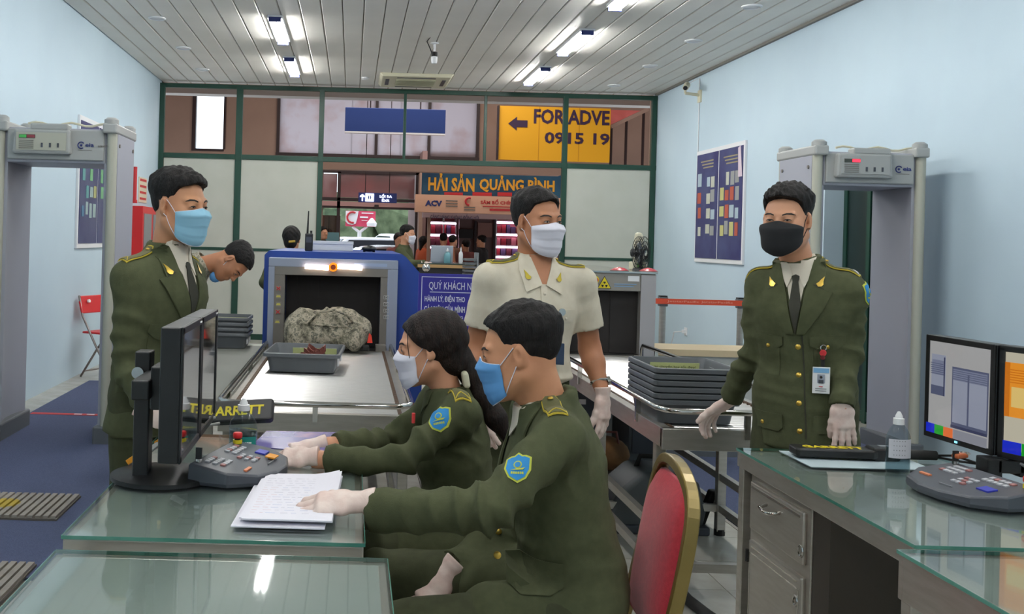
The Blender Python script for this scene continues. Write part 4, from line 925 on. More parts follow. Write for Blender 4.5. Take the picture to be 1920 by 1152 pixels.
def bottle(name, label, x, y, z, r, h, m_body, m_cap, group=None, flat=.75):
    b = thing(name, label, 'bottle', (x, y, z), 0, group)
    MB().lathe([(r*.9, 0), (r, h*.03), (r, h*.55), (r*.8, h*.66), (r*.35, h*.74), (r*.33, h*.78)], (0, 0, 0), 20, ay=(0, flat, 0)).build('bottle_body', m_body, b, smooth=True, local=True)
    MB().lathe([(r*.4, h*.76), (r*.4, h*.87), (r*.25, h*.88), (r*.2, h*.95), (r*.08, h)], (0, 0, 0), 14).build('cap', m_cap, b, smooth=True, local=True)
    return b
a = P(838, 500, cy+.15); bottle('gel_bottle', 'teal gel bottle on the standing counter beside the laptop', a.x, cy+.12, ctz, .045, .2, mat('teal_gel', (110, 160, 170), .3), M['white'])
a = P(863, 500, cy+.15); bottle('spray_bottle', 'slim white bottle on the standing counter', a.x, cy+.12, ctz, .028, .22, M['white'], M['white'])
a = P(886, 500, 12.4)
cr = thing('queue_rack', 'dark slotted rack with clear sides beside the officer in the cream shirt', 'rack', (a.x, 12.4, 0))
MB().box(a.x-.1, a.x+.1, 12.35, 12.6, 0, .95).build('rack_body', M['console'], cr)
for k in range(7): MB().box(a.x-.1, a.x+.06, 12.32, 12.6, .96+k*.045, .985+k*.045).build('slot', M['gbase'], cr)
MB().box(a.x+.04, a.x+.06, 12.3, 12.6, .95, 1.33).build('clear_side', M['lens'], cr)
a = P(799, 505, 11)
dm = thing('queue_post', 'polished steel post with domed top behind the blue notice sign', 'post', (a.x, 11, 0))
MB().cyl((a.x, 11, 0), (a.x, 11, P(799, 515, 11).z), .03).build('post', M['chrome'], dm); MB().ball((a.x, 11, P(799, 502, 11).z), .045, 16, (1, 1, 1)).build('dome', M['chrome'], dm, smooth=True); MB().lathe([(.15, 0), (.15, .015), (.03, .03)], (a.x, 11, 0), 20).build('base', M['steel'], dm)
# ================================================================ RED FOLDING CHAIR
fc = thing('folding_chair', 'red and grey folding chair against the left wall', 'chair', (-2.42, 10.3, 0), -.45)
tb = mat('grey_chair_tube', (140, 130, 126), .35, .7)
for s in (-.2, .2):
    MB().tube([(-.22, s, .82), (-.17, s, .62), (.0, s, .34), (.22, s, .01)], .011, 8).build('back_leg_tube', tb, fc, smooth='all', local=True)
    MB().tube([(.12, s*.85, .45), (.0, s*.85, .3), (-.2, s*.85, .01)], .011, 8).build('front_leg_tube', tb, fc, smooth='all', local=True)
MB().tube([(.17, -.2, .06), (.17, .2, .06)], .008, 8).build('cross_bar', tb, fc, local=True); MB().tube([(-.15, -.17, .07), (-.15, .17, .07)], .008, 8).build('cross_bar', tb, fc, local=True)
MB().prism([(-.21, 0), (.21, 0), (.215, .12), (.18, .18), (-.18, .18), (-.215, .12)], (-.185, 0, .64), (0, 1, 0), (-.26, 0, .96), (.02, 0, .005)).build('backrest', M['red'], fc, bevel=.008, local=True)
MB().cyl((-.19, -.1, .76), (-.17, -.1, .765), .018).build('white_logo', M['whp'], fc, local=True)
MB().prism([(-.18, -.19), (.2, -.19), (.2, .19), (-.18, .19)], (.0, 0, .445), (1, 0, 0), (0, 1, 0), (0, 0, .02)).build('seat', M['red'], fc, bevel=.01, local=True)
# ================================================================ OPERATOR DESKS
DZ = .80
def desk(label, x0, x1, y0, y1, apron=.05, legs=True, group='glass-topped steel desks'):
    t = thing('inspection_desk', label, 'desk', ((x0+x1)/2, (y0+y1)/2, 0), 0, group)
    MB().box(x0+.004, x1-.004, y0+.004, y1-.004, DZ-.03, DZ-.0095).build('desk_top', M['dtop'], t)
    MB().box(x0, x1, y0, y0+.02, DZ-.01-apron, DZ-.009).build('apron', M['steel'], t, bevel=.003); MB().box(x0, x1, y1-.02, y1, DZ-.01-apron, DZ-.009).build('apron', M['steel'], t, bevel=.003)
    MB().box(x0, x0+.02, y0+.02, y1-.02, DZ-.01-apron, DZ-.009).build('apron', M['steel'], t, bevel=.003); MB().box(x1-.02, x1, y0+.02, y1-.02, DZ-.01-apron, DZ-.009).build('apron', M['steel'], t, bevel=.003)
    MB().box(x0-.002, x1+.002, y0-.002, y1+.002, DZ-.0085, DZ-.0005).build('glass_plate', M['glass'], t)
    for a in ((x0-.0035, x0-.002, y0-.002, y1+.002), (x1+.002, x1+.0035, y0-.002, y1+.002), (x0-.002, x1+.002, y0-.0035, y0-.002), (x0-.002, x1+.002, y1+.002, y1+.0035)):
        MB().box(*a, DZ-.0085, DZ-.0005).build('glass_edge', M['gedge'], t)
    if legs:
        for xx in (x0+.025, x1-.025):
            for yy in (y0+.025, y1-.025): MB().box(xx-.02, xx+.02, yy-.02, yy+.02, 0, DZ-.01-apron).build('leg', M['steel'], t, bevel=.003)
        for yy in (y0+.025, y1-.025): MB().box(x0+.03, x1-.03, yy-.015, yy+.015, .12, .155).build('stretcher', M['steel'], t)
    return t
dL = desk('left operator desk, glass over steel, with the monitors and papers', -.6176, .044, 2.25, 3.42)
dL2 = desk('bare glass-topped desk at the bottom left, nearest the camera', -.60, .09, .98, 2.144)
dR = desk('right operator desk, glass over polished steel, with the wand and bottle', 1.312, 1.952, 2.35, 3.436)
dR2 = desk('glass-topped desk in the bottom right corner', 1.2515, 1.96, 1.15, 2.31, .10)
# drawer cabinet in desk R
x0 = 1.322
MB().box(x0+.01, 1.93, 2.92, 3.36, .1, .735).build('cabinet', M['steel'], dR, bevel=.004)
dw = MB().box(x0-.004, x0+.012, 2.945, 3.335, .56, .715).build('drawer', M['steel'], dR, bevel=.006)
MB().box(x0-.006, x0-.002, 2.96, 3.32, .695, .702).build('drawer_bead', M['chrome'], dR)
do = MB().box(x0-.004, x0+.012, 2.945, 3.335, .12, .525).build('door', M['steel'], dR, bevel=.006)
for z in (.505, .485): MB().box(x0-.006, x0-.002, 2.97, 3.31, z, z+.004).build('door_bead', M['chrome'], dR)
for yy in (2.96, 3.32): MB().box(x0-.006, x0-.002, yy, yy+.004, .14, .485).build('door_bead', M['chrome'], dR)
MB().tube([(x0, 3.2, .672), (x0-.03, 3.19, .665), (x0-.034, 3.15, .66), (x0-.03, 3.11, .665), (x0, 3.1, .672)], .006, 8).build('handle', M['chrome'], dw, smooth='all')
MB().tube([(x0-.003, 2.955+.012*math.cos(t), .60+.016*math.sin(t)) for t in [i*.6 for i in range(11)]], .004, 6).build('lock_ring', M['chrome'], dw)
MB().tube([(x0-.006, 2.975+.012*math.cos(t), .45+.014*math.sin(t)) for t in [i*.6 for i in range(11)]], .004, 6).build('lock_ring', M['chrome'], do)
MB().tube([(x0, 3.03, .37), (x0-.03, 3.03, .36), (x0-.034, 3.03, .31), (x0-.03, 3.03, .26), (x0, 3.03, .25)], .006, 8).build('handle', M['chrome'], do, smooth='all')
for z in (.47, .2): MB().cyl((x0-.006, 3.338, z-.02), (x0-.006, 3.338, z+.02), .006).build('hinge', M['rubber'], do)
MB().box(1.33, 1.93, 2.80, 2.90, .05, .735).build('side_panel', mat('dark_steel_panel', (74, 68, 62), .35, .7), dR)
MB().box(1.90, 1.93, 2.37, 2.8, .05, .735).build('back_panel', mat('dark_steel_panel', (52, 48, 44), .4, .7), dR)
# modesty panel on the left desk and its drawer box
MB().box(-.59, -.57, 2.3, 3.38, .2, .735).build('side_panel', M['steel'], dL)
# ================================================================ MONITORS
def mon_panel(name, t, p0, p1, z0, z1, thick, side):
    "upright panel from p0 to p1 (xy), thickness behind"
    a, b = Vector((p0[0], p0[1], 0)), Vector((p1[0], p1[1], 0)); d = (b-a).normalized(); n = Vector((d.y, -d.x, 0))*side
    w = (b-a).length; c = (a+b)/2; up = Vector((0, 0, 1)); zc = (z0+z1)/2
    o = MB().obox(c-n*thick/2+up*zc, (w, thick, z1-z0), d, n, up).build(name, M['black'], t, bevel=.004)
    bz = .018
    for dd, uu, ww, hh in ((0, 1, w, bz), (0, -1, w, bz), (1, 0, bz, z1-z0), (-1, 0, bz, z1-z0)):
        MB().obox(c+n*.003+up*zc+d*dd*(w-bz)/2+up*uu*((z1-z0)-bz)/2, (ww, .006, hh), d, n, up).build('bezel', M['black'], o, bevel=.002)
    return o, c, d, n, w-2*bz, (z1-z0)-2*bz, zc
ml = thing('twin_monitor', 'pair of black monitors on one stand facing the two seated officers', 'monitor', (-.548, 2.77, DZ), 0, 'twin monitors')
M['screen'] = mat('glossy_dark_screen', (16, 17, 19), .03, spec=.6, coat=1)
M['screen'].node_tree.nodes['Principled BSDF'].inputs['IOR'].default_value = 2.2
for k, (ya, yb) in enumerate(((2.48, 2.80), (2.805, 3.12))):
    o, c, d, n, w, h, zc = mon_panel('monitor_panel', ml, (-.407+.0*k, ya), (-.407, yb), .909, 1.241, .05, 1)
    MB().obox(c+n*.001+Vector((0, 0, zc)), (w, .004, h), d, n, (0, 0, 1)).build('screen', M['screen'], o)
    MB().obox(c+n*.007+Vector((0, 0, zc+h/2+.009))+d*(w/2-.02), (.03, .002, .004), d, n, (0, 0, 1)).build('maker_badge', M['whp'], o)
    MB().box(-.50, -.455, (ya+yb)/2-.05, (ya+yb)/2+.05, 1.02, 1.13).build('mount_plate', M['black'], o, bevel=.004)
MB().lathe([(.14, 0), (.14, .012), (.05, .022), (.03, .03)], (-.50, 2.80, DZ), 36).build('stand_base', M['black'], ml, smooth=True)
MB().box(-.572, -.53, 2.74, 2.80, DZ+.01, 1.15).build('stand_pole', M['black'], ml, bevel=.004)
MB().box(-.54, -.495, 2.55, 3.02, 1.05, 1.10).build('cross_arm', M['black'], ml, bevel=.004)
MB().cyl((-.56, 2.735, 1.095), (-.56, 2.72, 1.095), .016, n=16).build('tension_knob', M['chrome'], ml, smooth=True)
mr = thing('twin_monitor', 'pair of monitors showing X-ray images at the right edge', 'monitor', (1.93, 2.98, DZ), 0, 'twin monitors')
o, c, d, n, w, h, zc = mon_panel('monitor_panel', mr, (1.916, 3.03), (1.892, 3.35), .875, 1.205, .045, -1)
def scr(o, c, d, n, w, h, zc, items, base):
    MB().obox(c+n*.001+Vector((0, 0, zc)), (w, .004, h), d, n, (0, 0, 1)).build('screen', base, o)
    lv = {}
    for i, (nm, u0, u1, v0, v1, m_) in enumerate(items):
        # u: 0 at the left seen from the front
        uc, vc = (u0+u1)/2-.5, (v0+v1)/2-.5
        MB().obox(c+n*(.0035+.0003*i)+d*(-uc*w if SIDE < 0 else uc*w)+Vector((0, 0, zc+vc*h)), (abs(u1-u0)*w, .0006, abs(v1-v0)*h), d, n, (0, 0, 1)).build(nm, m_, o)
def em(name, c, e=.55):
    m = mat(name, (10, 10, 10), .12); b = m.node_tree.nodes['Principled BSDF']; b.inputs['Emission Color'].default_value = sr(c); b.inputs['Emission Strength'].default_value = e*1.5; return m
SIDE = -1
base = em('grey_xray_screen', (168, 168, 168), .5)
G1, G2, G3, G4 = em('blue_grey_image', (120, 126, 150), .5), em('slate_image', (84, 90, 116), .5), em('pale_blue_image', (146, 152, 170), .5), em('dark_slate_image', (60, 64, 92), .5)
B1, B2, B3, B4 = em('blue_key_icon', (20, 40, 190), .6), em('green_key_icon', (20, 150, 40), .6), em('orange_key_icon', (214, 104, 50), .6), em('grey_key_strip', (140, 142, 152), .5)
items = [('image_block', .04, .28, .42, .86, G3), ('image_band', .05, .27, .64, .8, G1), ('image_band', .04, .27, .42, .52, G2), ('image_edge', .255, .275, .42, .84, G4),
         ('image_block', .40, .98, .13, .76, G2), ('image_field', .42, .96, .17, .62, G3), ('image_band', .42, .96, .62, .74, G1), ('image_line', .66, .685, .17, .7, G2),
         ('image_edge', .40, .98, .11, .14, G4)]
items += [('image_stripe', .42, .96, .63+k*.022, .637+k*.022, G2) for k in range(6)]+[('image_stripe', .05, .27, .65+k*.022, .657+k*.022, G2) for k in range(6)]
items += [('key_icon', .0, .145, .0, .1, B1), ('key_icon', .15, .30, .0, .1, B2), ('key_icon', .305, .46, .0, .1, B3), ('key_strip', .47, 1.0, .0, .1, B4)]
scr(o, c, d, n, w, h, zc, items, base)
MB().obox(c+n*.007+Vector((0, 0, zc-h/2-.009)), (.012, .002, .006), d, n, (0, 0, 1)).build('power_light', em('pale_power_light', (120, 200, 240), 1.5), o)
o, c, d, n, w, h, zc = mon_panel('monitor_panel', mr, (2.03, 2.75), (1.925, 3.025), .875, 1.205, .045, -1)
base2 = em('warm_xray_screen', (196, 190, 170), .5); O1, O2 = em('orange_image', (222, 140, 40), .6), em('amber_image', (196, 110, 24), .6); O3 = em('straw_image', (214, 184, 110), .6)
items = [('image_block', .02, .45, .36, .9, O1), ('image_field', .08, .4, .46, .66, O3), ('image_edge', .0, .06, .36, .9, O2), ('image_edge', .41, .46, .36, .9, O2), ('image_block', .55, .95, .4, .8, O3)]
items += [('image_stripe', .05, .42, .7+k*.025, .71+k*.025, O2) for k in range(6)]
items += [('key_icon', .0, .22, .0, .12, B1), ('key_icon', .225, .45, .0, .12, B2), ('key_icon', .455, .66, .0, .12, B3), ('key_strip', .67, 1.0, .0, .12, B4)]
scr(o, c, d, n, w, h, zc, items, base2)
MB().lathe([(.08, 0), (.08, .012), (.04, .02), (.03, .03)], (1.868, 3.05, DZ), 32).build('stand_base', M['black'], mr, smooth=True)
MB().box(1.88, 1.925, 3.0, 3.06, DZ+.01, .872).build('stand_pole', M['black'], mr, bevel=.004)
MB().box(1.985, 2.0, 2.9, 3.2, .98, 1.04).build('cross_arm', M['black'], mr, bevel=.004); MB().box(1.975, 1.99, 3.0, 3.06, .82, 1.0).build('rear_riser', M['black'], mr, bevel=.003)
MB().box(1.91, 1.99, 3.0, 3.06, .83, .87).build('pole_bracket', M['black'], mr, bevel=.004)
# ================================================================ CONTROL CONSOLES
def console(label, loc, rz_, ang=.12):
    t = thing('control_console', label, 'console', loc, rz_, 'X-ray control consoles'); t.scale = (.84, .86, .9)
    # local: x = operator's right, y = away from the operator, width .40, depth .24
    out = [(-.2, .11), (-.21, -.02), (-.15, -.10), (-.05, -.13), (.05, -.13), (.15, -.10), (.21, -.02), (.2, .11)]
    def zt(y): return .03+(y+.13)*.14
    mb = MB(); k = len(out)
    vs = [(x*1.0, y, .0) for x, y in out]+[(x*1.02, y*1.02, .012) for x, y in out]+[(x*1.01, y*1.01, zt(y)-.006) for x, y in out]+[(x*.985, y*.97, zt(y)) for x, y in out]
    fs = [tuple(range(k))[::-1]]+[(r*k+i, r*k+(i+1) % k, (r+1)*k+(i+1) % k, (r+1)*k+i) for r in range(3) for i in range(k)]+[tuple(range(3*k, 4*k))]
    # orientation: out listed clockwise seen from above -> flip
    mb.add(vs, [f_[::-1] for f_ in fs]).build('console_body', M['console'], t, bevel=.003, local=True)
    def keyb(nm, x, y, w, h, m_): MB().obox((x, y, zt(y)+.002), (w, h, .005), (1, 0, 0), (0, 1, .14), None).build(nm, m_, t, local=True)
    kw, kr = mat('white_key', (176, 178, 184), .5), mat('red_grey_key', (160, 110, 108), .5)
    for i in range(4):
        for j in range(3): keyb('key', -.14+i*.02, .02+j*.026, .016, .014, kw if (i+j) % 5 else kr)
    for i in range(3):
        for j in range(3): keyb('key', -.01+i*.021, -.035+j*.024, .016, .013, kw if i+j != 2 else kr)
    for i in range(5):
        for j in range(2): keyb('key', .03+i*.022, .045+j*.026, .016, .016, kw if (i*j) % 3 != 1 else kr)
    keyb('blue_panel', .12, -.02, .05, .035, mat('indigo_panel', (52, 60, 170), .4))
    keyb('strip_key', -.12, -.055, .05, .01, mat('orange_key', (214, 130, 90), .5)); keyb('print_line', .02, -.085, .06, .003, M['lens'])
    z = zt(.085)
    MB().cyl((.165, .085, z), (.165, .085, z+.012), .016, n=18).build('button_collar', M['yellow'], t, smooth=True, local=True)
    MB().cyl((.165, .085, z+.01), (.165, .085, z+.02), .011, n=16).build('button_stem', M['rubber'], t, local=True)
    MB().lathe([(.015, 0), (.0165, .004), (.0165, .014), (.013, .018), (.001, .019)], (.165, .085, z+.018), 18).build('stop_button', M['red'], t, smooth=True, local=True)
    MB().cyl((-.17, .09, zt(.09)), (-.17, .09, zt(.09)+.012), .011, n=14).build('key_switch', M['chrome'], t, local=True)
    MB().obox((-.17, .09, zt(.09)+.028), (.006, .02, .034), (1, 0, 0), (0, 1, 0)).build('key', M['black'], t, local=True)
    return t
# left console: operator sits to its right (+X), so local y (away) = -X
a = P(447, 862, 1); 
cL = console('dark grey control console under the sanitizer bottle, orange square key', (-.285, 2.87, DZ), PI/2-.25)
MB().obox((.075, -.07, .046), (.05, .032, .004), (1, 0, 0), (0, 1, .14)).build('orange_square', M['orange'], cL, local=True)
cR = console('dark grey control console in front of the monitors at the right edge', (1.72, 2.84, DZ), -PI/2+.12)
k = thing('key_fob', 'orange-brown key fob lying on the right console', 'key', (1.80, 3.0, DZ+.073), .5)
kb = mat('orange_brown_plastic', (176, 92, 50), .5)
MB().box(-.028, .02, -.012, .012, 0, .014).build('fob', kb, k, bevel=.004, local=True); MB().tube([(.02+.012*math.cos(t), .012*math.sin(t), .012) for t in [i*.6 for i in range(11)]], .003, 6, closed=True).build('ring', M['chrome'], k, local=True); MB().box(.0, .045, .01, .022, .003, .012).build('strap', kb, k, bevel=.003, local=True)
# ================================================================ BOTTLES
def sanit(label, x, y, h, r, pump, teal):
    b = thing('sanitizer_bottle', label, 'bottle', (x, y, DZ), 0, 'hand sanitizer bottles')
    if teal: prof = [(r*.95, 0), (r, .006), (r, h*.5), (r*.92, h*.6), (r*.6, h*.72), (r*.32, h*.78), (r*.32, h*.8)]
    else: prof = [(r*.9, 0), (r, .006), (r, h*.52), (r*.95, h*.62), (r*.7, h*.72), (r*.38, h*.80), (r*.38, h*.82)]
    fl = .6 if not teal else .7
    MB().lathe(prof, (0, 0, 0), 28, ay=(0, fl, 0)).build('bottle_body', M['clear'], b, smooth=True, local=True)
    lv = .46 if teal else .42
    MB().lathe([(r*.9, .004), (r*.95, .01), (r*.95, h*lv)], (0, 0, 0), 28, ay=(0, fl, 0)).build('liquid', M['gel'], b, smooth=True, local=True)
    z = h*.79
    MB().lathe([(r*.42, z), (r*.44, z+.004), (r*.42, z+h*.1), (r*.3, z+h*.105), (r*.28, z+h*.14), (r*.12, h), (.001, h+.001)], (0, 0, 0), 18).build('cap', M['white'], b, smooth=True, local=True)
    lm = mat('frosted_label', (196, 196, 204), .6) if not teal else M['teal']
    n = 12; z0, z1 = (h*.16, h*.36) if teal else (h*.25, h*.56); vs = []; a0, a1 = (-2.0, -.4) if teal else (-2.7, -.45)
    for i in range(n+1):
        t_ = a0+(a1-a0)*i/n
        for zz in (z0, z1): vs.append((r*1.012*math.cos(t_), r*1.012*math.sin(t_)*fl, zz))
    MB().add(vs, [(2*i, 2*i+2, 2*i+3, 2*i+1) for i in range(n)]).build('label', lm, b, smooth=True, local=True)
    if teal:
        c = Vector((r*1.02*math.cos(-1.75), r*1.02*math.sin(-1.75)*fl, (z0+z1)/2))
        MB().obox(c, (.02, .001, .02), (1, -.1, 0), (0, 1, 0), (0, 0, 1)).build('red_emblem', M['redp'], b, local=True)
        MB().obox(c-Vector((0, .001, 0)), (.013, .001, .004), (1, -.1, 0), (0, 1, 0), (0, 0, 1)).build('white_cross', M['whp'], b, local=True); MB().obox(c-Vector((0, .001, 0)), (.004, .001, .013), (1, -.1, 0), (0, 1, 0), (0, 0, 1)).build('white_cross', M['whp'], b, local=True)
        for k in range(5):
            t_ = -1.45+k*.13; c2 = Vector((r*1.02*math.cos(t_), r*1.02*math.sin(t_)*fl, (z0+z1)/2)); MB().ball(c2, .0028, 6).build('label_print', M['whp'], b, local=True)
    else:
        for k in range(4):
            for j in range(5):
                t_ = -2.2+j*.22; c2 = Vector((r*1.02*math.cos(t_), r*1.02*math.sin(t_)*fl, z0+.01+k*.014)); MB().ball(c2, .0016, 6).build('label_print', M['lens'], b, local=True)
    return b
a = P(455, 838, 3.14); sanit('clear pump sanitizer bottle with teal label behind the left console', P(455, 838, 3.1).x, 3.1, .175, .043, True, True)
a = P(1683, 878, 3.12); sanit('clear sanitizer bottle with pointed white cap on the right desk', P(1683, 875, 3.12).x, 3.12, .185, .037, False, False)
# ================================================================ METAL DETECTOR WANDS
def wand(label, loc, rot, group='hand-held metal detector wands'):
    t = thing('metal_detector_wand', label, 'detector', loc, 0, group); t.rotation_euler = rot
    MB().prism([(-.2, -.035), (-.19, -.04), (.04, -.04), (.06, -.03), (.06, .03), (.04, .04), (-.19, .04), (-.2, .035)], (0, 0, -.014), (1, 0, 0), (0, 1, 0), (0, 0, .028)).build('paddle', M['black'], t, bevel=.006, local=True)
    MB().prism([(.04, -.034), (.13, -.026), (.13, .026), (.04, .034)], (0, 0, -.02), (1, 0, 0), (0, 1, 0), (0, 0, .042)).build('control_body', M['black'], t, bevel=.007, local=True)
    MB().cyl((.12, 0, 0), (.25, 0, 0), .017, .015).build('handle', M['rubber'], t, smooth=True, local=True)
    MB().box(.07, .11, -.012, .012, .021, .025).build('switch_plate', M['lens'], t, local=True)
    for k in range(2):
        z = .0142 if k == 0 else -.0142
        text('lettering', 'GARRETT', (-.17, -.02, z) if k == 0 else (.02, -.02, z), (1, 0, 0) if k == 0 else (-1, 0, 0), (0, 1, 0), .19, .036, M['yellow'], t, .001, .03, local=True)
    return t
a = P(1580, 858, 3.3)
wR = wand('black hand-held detector wand with yellow lettering lying on the right desk', (P(1605, 850, 3.3).x, 3.3, DZ+.0215), (0, 0, -.06))
MB().tube([(.25, 0, 0), (.3, -.01, .004), (.36, -.05, -.012), (.42, -.09, -.015)], .004, 6).build('wrist_cord', M['rubber'], wR, local=True); MB().tube([(.25, 0, -.005), (.31, -.03, -.01), (.38, -.04, -.016)], .004, 6).build('wrist_cord', M['rubber'], wR, local=True)
# sheet of paper / pad under the wand
t = tag(MB().box(P(1470, 846, 3.36).x, P(1725, 850, 3.3).x-.03, 3.16, 3.40, DZ, DZ+.0012).build('paper_sheet', mat('pale_blue_sheet', (176, 192, 198), .6)), 'large pale sheet lying under the wand on the right desk', 'paper')
# ================================================================ PAPERS, BOOK
pp = thing('paper_stack', 'thick stack of white printed papers under the seated man\'s hand', 'papers', (-.12, 2.62, DZ))
c0 = [P(500, 893, 2.82), P(640, 893, 2.80), P(618, 990, 2.42), P(450, 985, 2.42)]
def onz(px, py, z):
    a = P(px, py, 1.0); k = (CH-z)/(CH-a.z); return P(px, py, k)
rr = random.Random(1)
corn = [(500, 892), (641, 894), (622, 980), (452, 975)]
n = 6
for i in range(n):
    z = DZ+.0015+i*.0036
    dx, dy = rr.uniform(-5, 5), rr.uniform(-2, 2)
    q = [onz(x+dx*(i < n-1), y+dy*(i < n-1), z) for x, y in corn]
    if i < 2: q = [onz(x+dx-16, y+14, z) for x, y in corn]
    m_ = M['paper']
    g = 6; vs = []
    for jy in range(g+1):
        for jx in range(g+1):
            u_, v_ = jx/g, jy/g
            p_ = (q[0]*(1-u_)+q[1]*u_)*(1-v_)+(q[3]*(1-u_)+q[2]*u_)*v_
            p_.z = z+(.012*max(0, u_-.75)*4*(1-v_)**2 if i > 3 else 0); vs.append(p_)
    mb = MB(); N_ = (g+1)**2
    vs2 = vs+[v+Vector((0, 0, .0032)) for v in vs]
    fs = [(a*(g+1)+b, (a+1)*(g+1)+b, (a+1)*(g+1)+b+1, a*(g+1)+b+1) for a in range(g) for b in range(g)]
    fs2 = [tuple(N_+k_ for k_ in f_[::-1]) for f_ in fs]
    edge = [k_ for k_ in range(g+1)]+[(r+1)*(g+1)-1 for r in range(1, g+1)]+[N_-1-k_ for k_ in range(1, g+1)]+[(g-r)*(g+1) for r in range(1, g)]
    fs3 = [(edge[k_], edge[(k_+1) % len(edge)], N_+edge[(k_+1) % len(edge)], N_+edge[k_]) for k_ in range(len(edge))]
    s_ = mb.add(vs2, fs+fs2+fs3).build('paper_sheet', m_, pp)
Mpr = mat('pale_grey_print', (198, 195, 208), .8); Mbl = mat('pale_blue_ink', (186, 194, 222), .8); Mrd = mat('pale_red_print', (222, 196, 200), .8)
zt = DZ+.0015+5*.0036+.0033
q = [onz(x, y, zt) for x, y in corn]
for r_ in range(15):
    v_ = .08+r_*.055
    def at(u_): 
        p_ = (q[0]*(1-u_)+q[1]*u_)*(1-v_)+(q[3]*(1-u_)+q[2]*u_)*v_; return p_
    u_ = .05
    while u_ < .7:
        l_ = rr.uniform(.03, .12); a_, b_ = at(u_), at(min(u_+l_, .72)); m_ = Mrd if u_ < .2 and r_ > 3 else (Mpr if r_ < 4 else (Mbl if rr.random() < .5 else Mpr))
        MB().obox((a_+b_)/2, ((b_-a_).length, .0014, .0004), b_-a_, (0, 1, 0)).build('print_line', m_, pp); u_ += l_+rr.uniform(.02, .07)
bk = thing('book', 'purple and pink glossy book lying under the woman\'s gloved hands', 'book', (-.18, 3.25, DZ))
q = [onz(500, 808, DZ+.03), onz(637, 811, DZ+.03), onz(628, 848, DZ+.03), onz(470, 838, DZ+.03)]
cov = mat('purple_glossy_cover', (96, 92, 160), .25, c2=(214, 160, 170), scale=5, mix=(.5, .72), coat=.3)
def slab(q, z0, z1, nm, m_, t):
    vs = [Vector((v.x, v.y, z0)) for v in q]+[Vector((v.x, v.y, z1)) for v in q]; MB().add(vs, [(0, 1, 2, 3), (7, 6, 5, 4), (0, 4, 5, 1), (1, 5, 6, 2), (2, 6, 7, 3), (3, 7, 4, 0)]).build(nm, m_, t)
slab(q, DZ+.0, DZ+.003, 'back_cover', cov, bk); cq = sum(q, Vector())/4
slab([cq+(v-cq)*.985 for v in q], DZ+.003, DZ+.027, 'pages', M['whp'], bk); slab(q, DZ+.027, DZ+.03, 'front_cover', cov, bk)
t = tag(MB().obox(onz(505, 842, DZ+.008), (.14, .014, .014), (1, -.12, 0), (0, 1, 0)).build('yellow_ruler', mat('golden_strip', (190, 160, 40), .35)), 'gold coloured strip lying before the purple book', 'ruler')
# cables with tags at the left desk edge
cb = thing('cable_bundle', 'grey cables with orange and white tags hanging over the left desk edge', 'cables', (-.6, 2.95, DZ))
for k in range(4):
    o_ = k*.012
    MB().tube([(-.42+o_, 3.05+o_, DZ+.16-.02*k), (-.5, 3.0, DZ+.09), (-.58+o_*.5, 2.93, DZ+.04), (-.64+o_*.3, 2.86, DZ-.02), (-.655, 2.84, DZ-.3)], .0045, 6).build('cable', mat('grey_cable', (150, 150, 146), .5), cb, smooth='all')
for p_, m_, r_ in (((-.535, 2.97, DZ+.07), 'orange', .9), ((-.60, 2.90, DZ+.03), 'orange', .9), ((-.49, 3.0, DZ+.11), 'whp', .9), ((-.56, 2.955, DZ+.045), 'redp', .9)):
    MB().obox(p_, (.045, .012, .014), (-.8, -.5, -.55), (0, 1, 0)).build('cable_tag', M[m_], cb)
# cables on right desk
cb = thing('cable_bundle', 'grey monitor cables lying on the right desk behind the console', 'cables', (1.95, 2.85, DZ))
for k in range(2): MB().tube([(1.95, 2.96, DZ+.1-.03*k), (1.99, 2.88, DZ+.05-.02*k), (2.02, 2.75, DZ+.012), (2.0, 2.5, DZ+.007)], .0055, 6).build('cable', mat('grey_cable', (110, 112, 116), .5), cb, smooth='all')
# ================================================================ RED BANQUET CHAIR
rc = thing('banquet_chair', 'crimson upholstered chair with gold frame behind the seated man', 'chair', (.70, 2.60, 0))
def frm(z): return .86+(z-.55)*.16   # x of the back at height z
yl, yh = 2.42, 2.80
pts = [(.74, yl, .0), (.79, yl, .25), (.83, yl, .45), (frm(.6), yl, .6), (frm(.82), yl, .80), (frm(.9)-.004, yl+.03, .875), (frm(.93)-.012, yl+.12, .925), (frm(.93)-.012, yh-.12, .925), (frm(.9)-.004, yh-.03, .875), (frm(.82), yh, .80), (frm(.6), yh, .6), (.83, yh, .45), (.79, yh, .25), (.74, yh, 0)]
def sq_tube(pts, w, d):
    mb = MB(); pts = [Vector(p) for p in pts]
    for _ in range(2 if len(pts) > 4 else 0):
        n2 = [pts[0]]
        for a_, b_ in zip(pts[:-1], pts[1:]): n2 += [a_.lerp(b_, .25), a_.lerp(b_, .75)]
        pts = n2+[pts[-1]]
    k = len(pts); vs = []
    for i, p in enumerate(pts):
        t_ = (pts[min(i+1, k-1)]-pts[max(i-1, 0)]).normalized(); nx = (Vector((1, 0, -.16))-t_*t_.dot(Vector((1, 0, -.16)))).normalized(); ny = t_.cross(nx)
        vs += [p+nx*w*a+ny*d*b for a, b in ((-1, -1), (1, -1), (1, 1), (-1, 1))]
    fs = [(i*4+j, i*4+(j+1) % 4, (i+1)*4+(j+1) % 4, (i+1)*4+j) for i in range(k-1) for j in range(4)]+[(3, 2, 1, 0), ((k-1)*4, (k-1)*4+1, (k-1)*4+2, (k-1)*4+3)]
    return mb.add(vs, fs)
sq_tube(pts, .016, .0125).build('back_frame', M['goldf'], rc, bevel=.004)
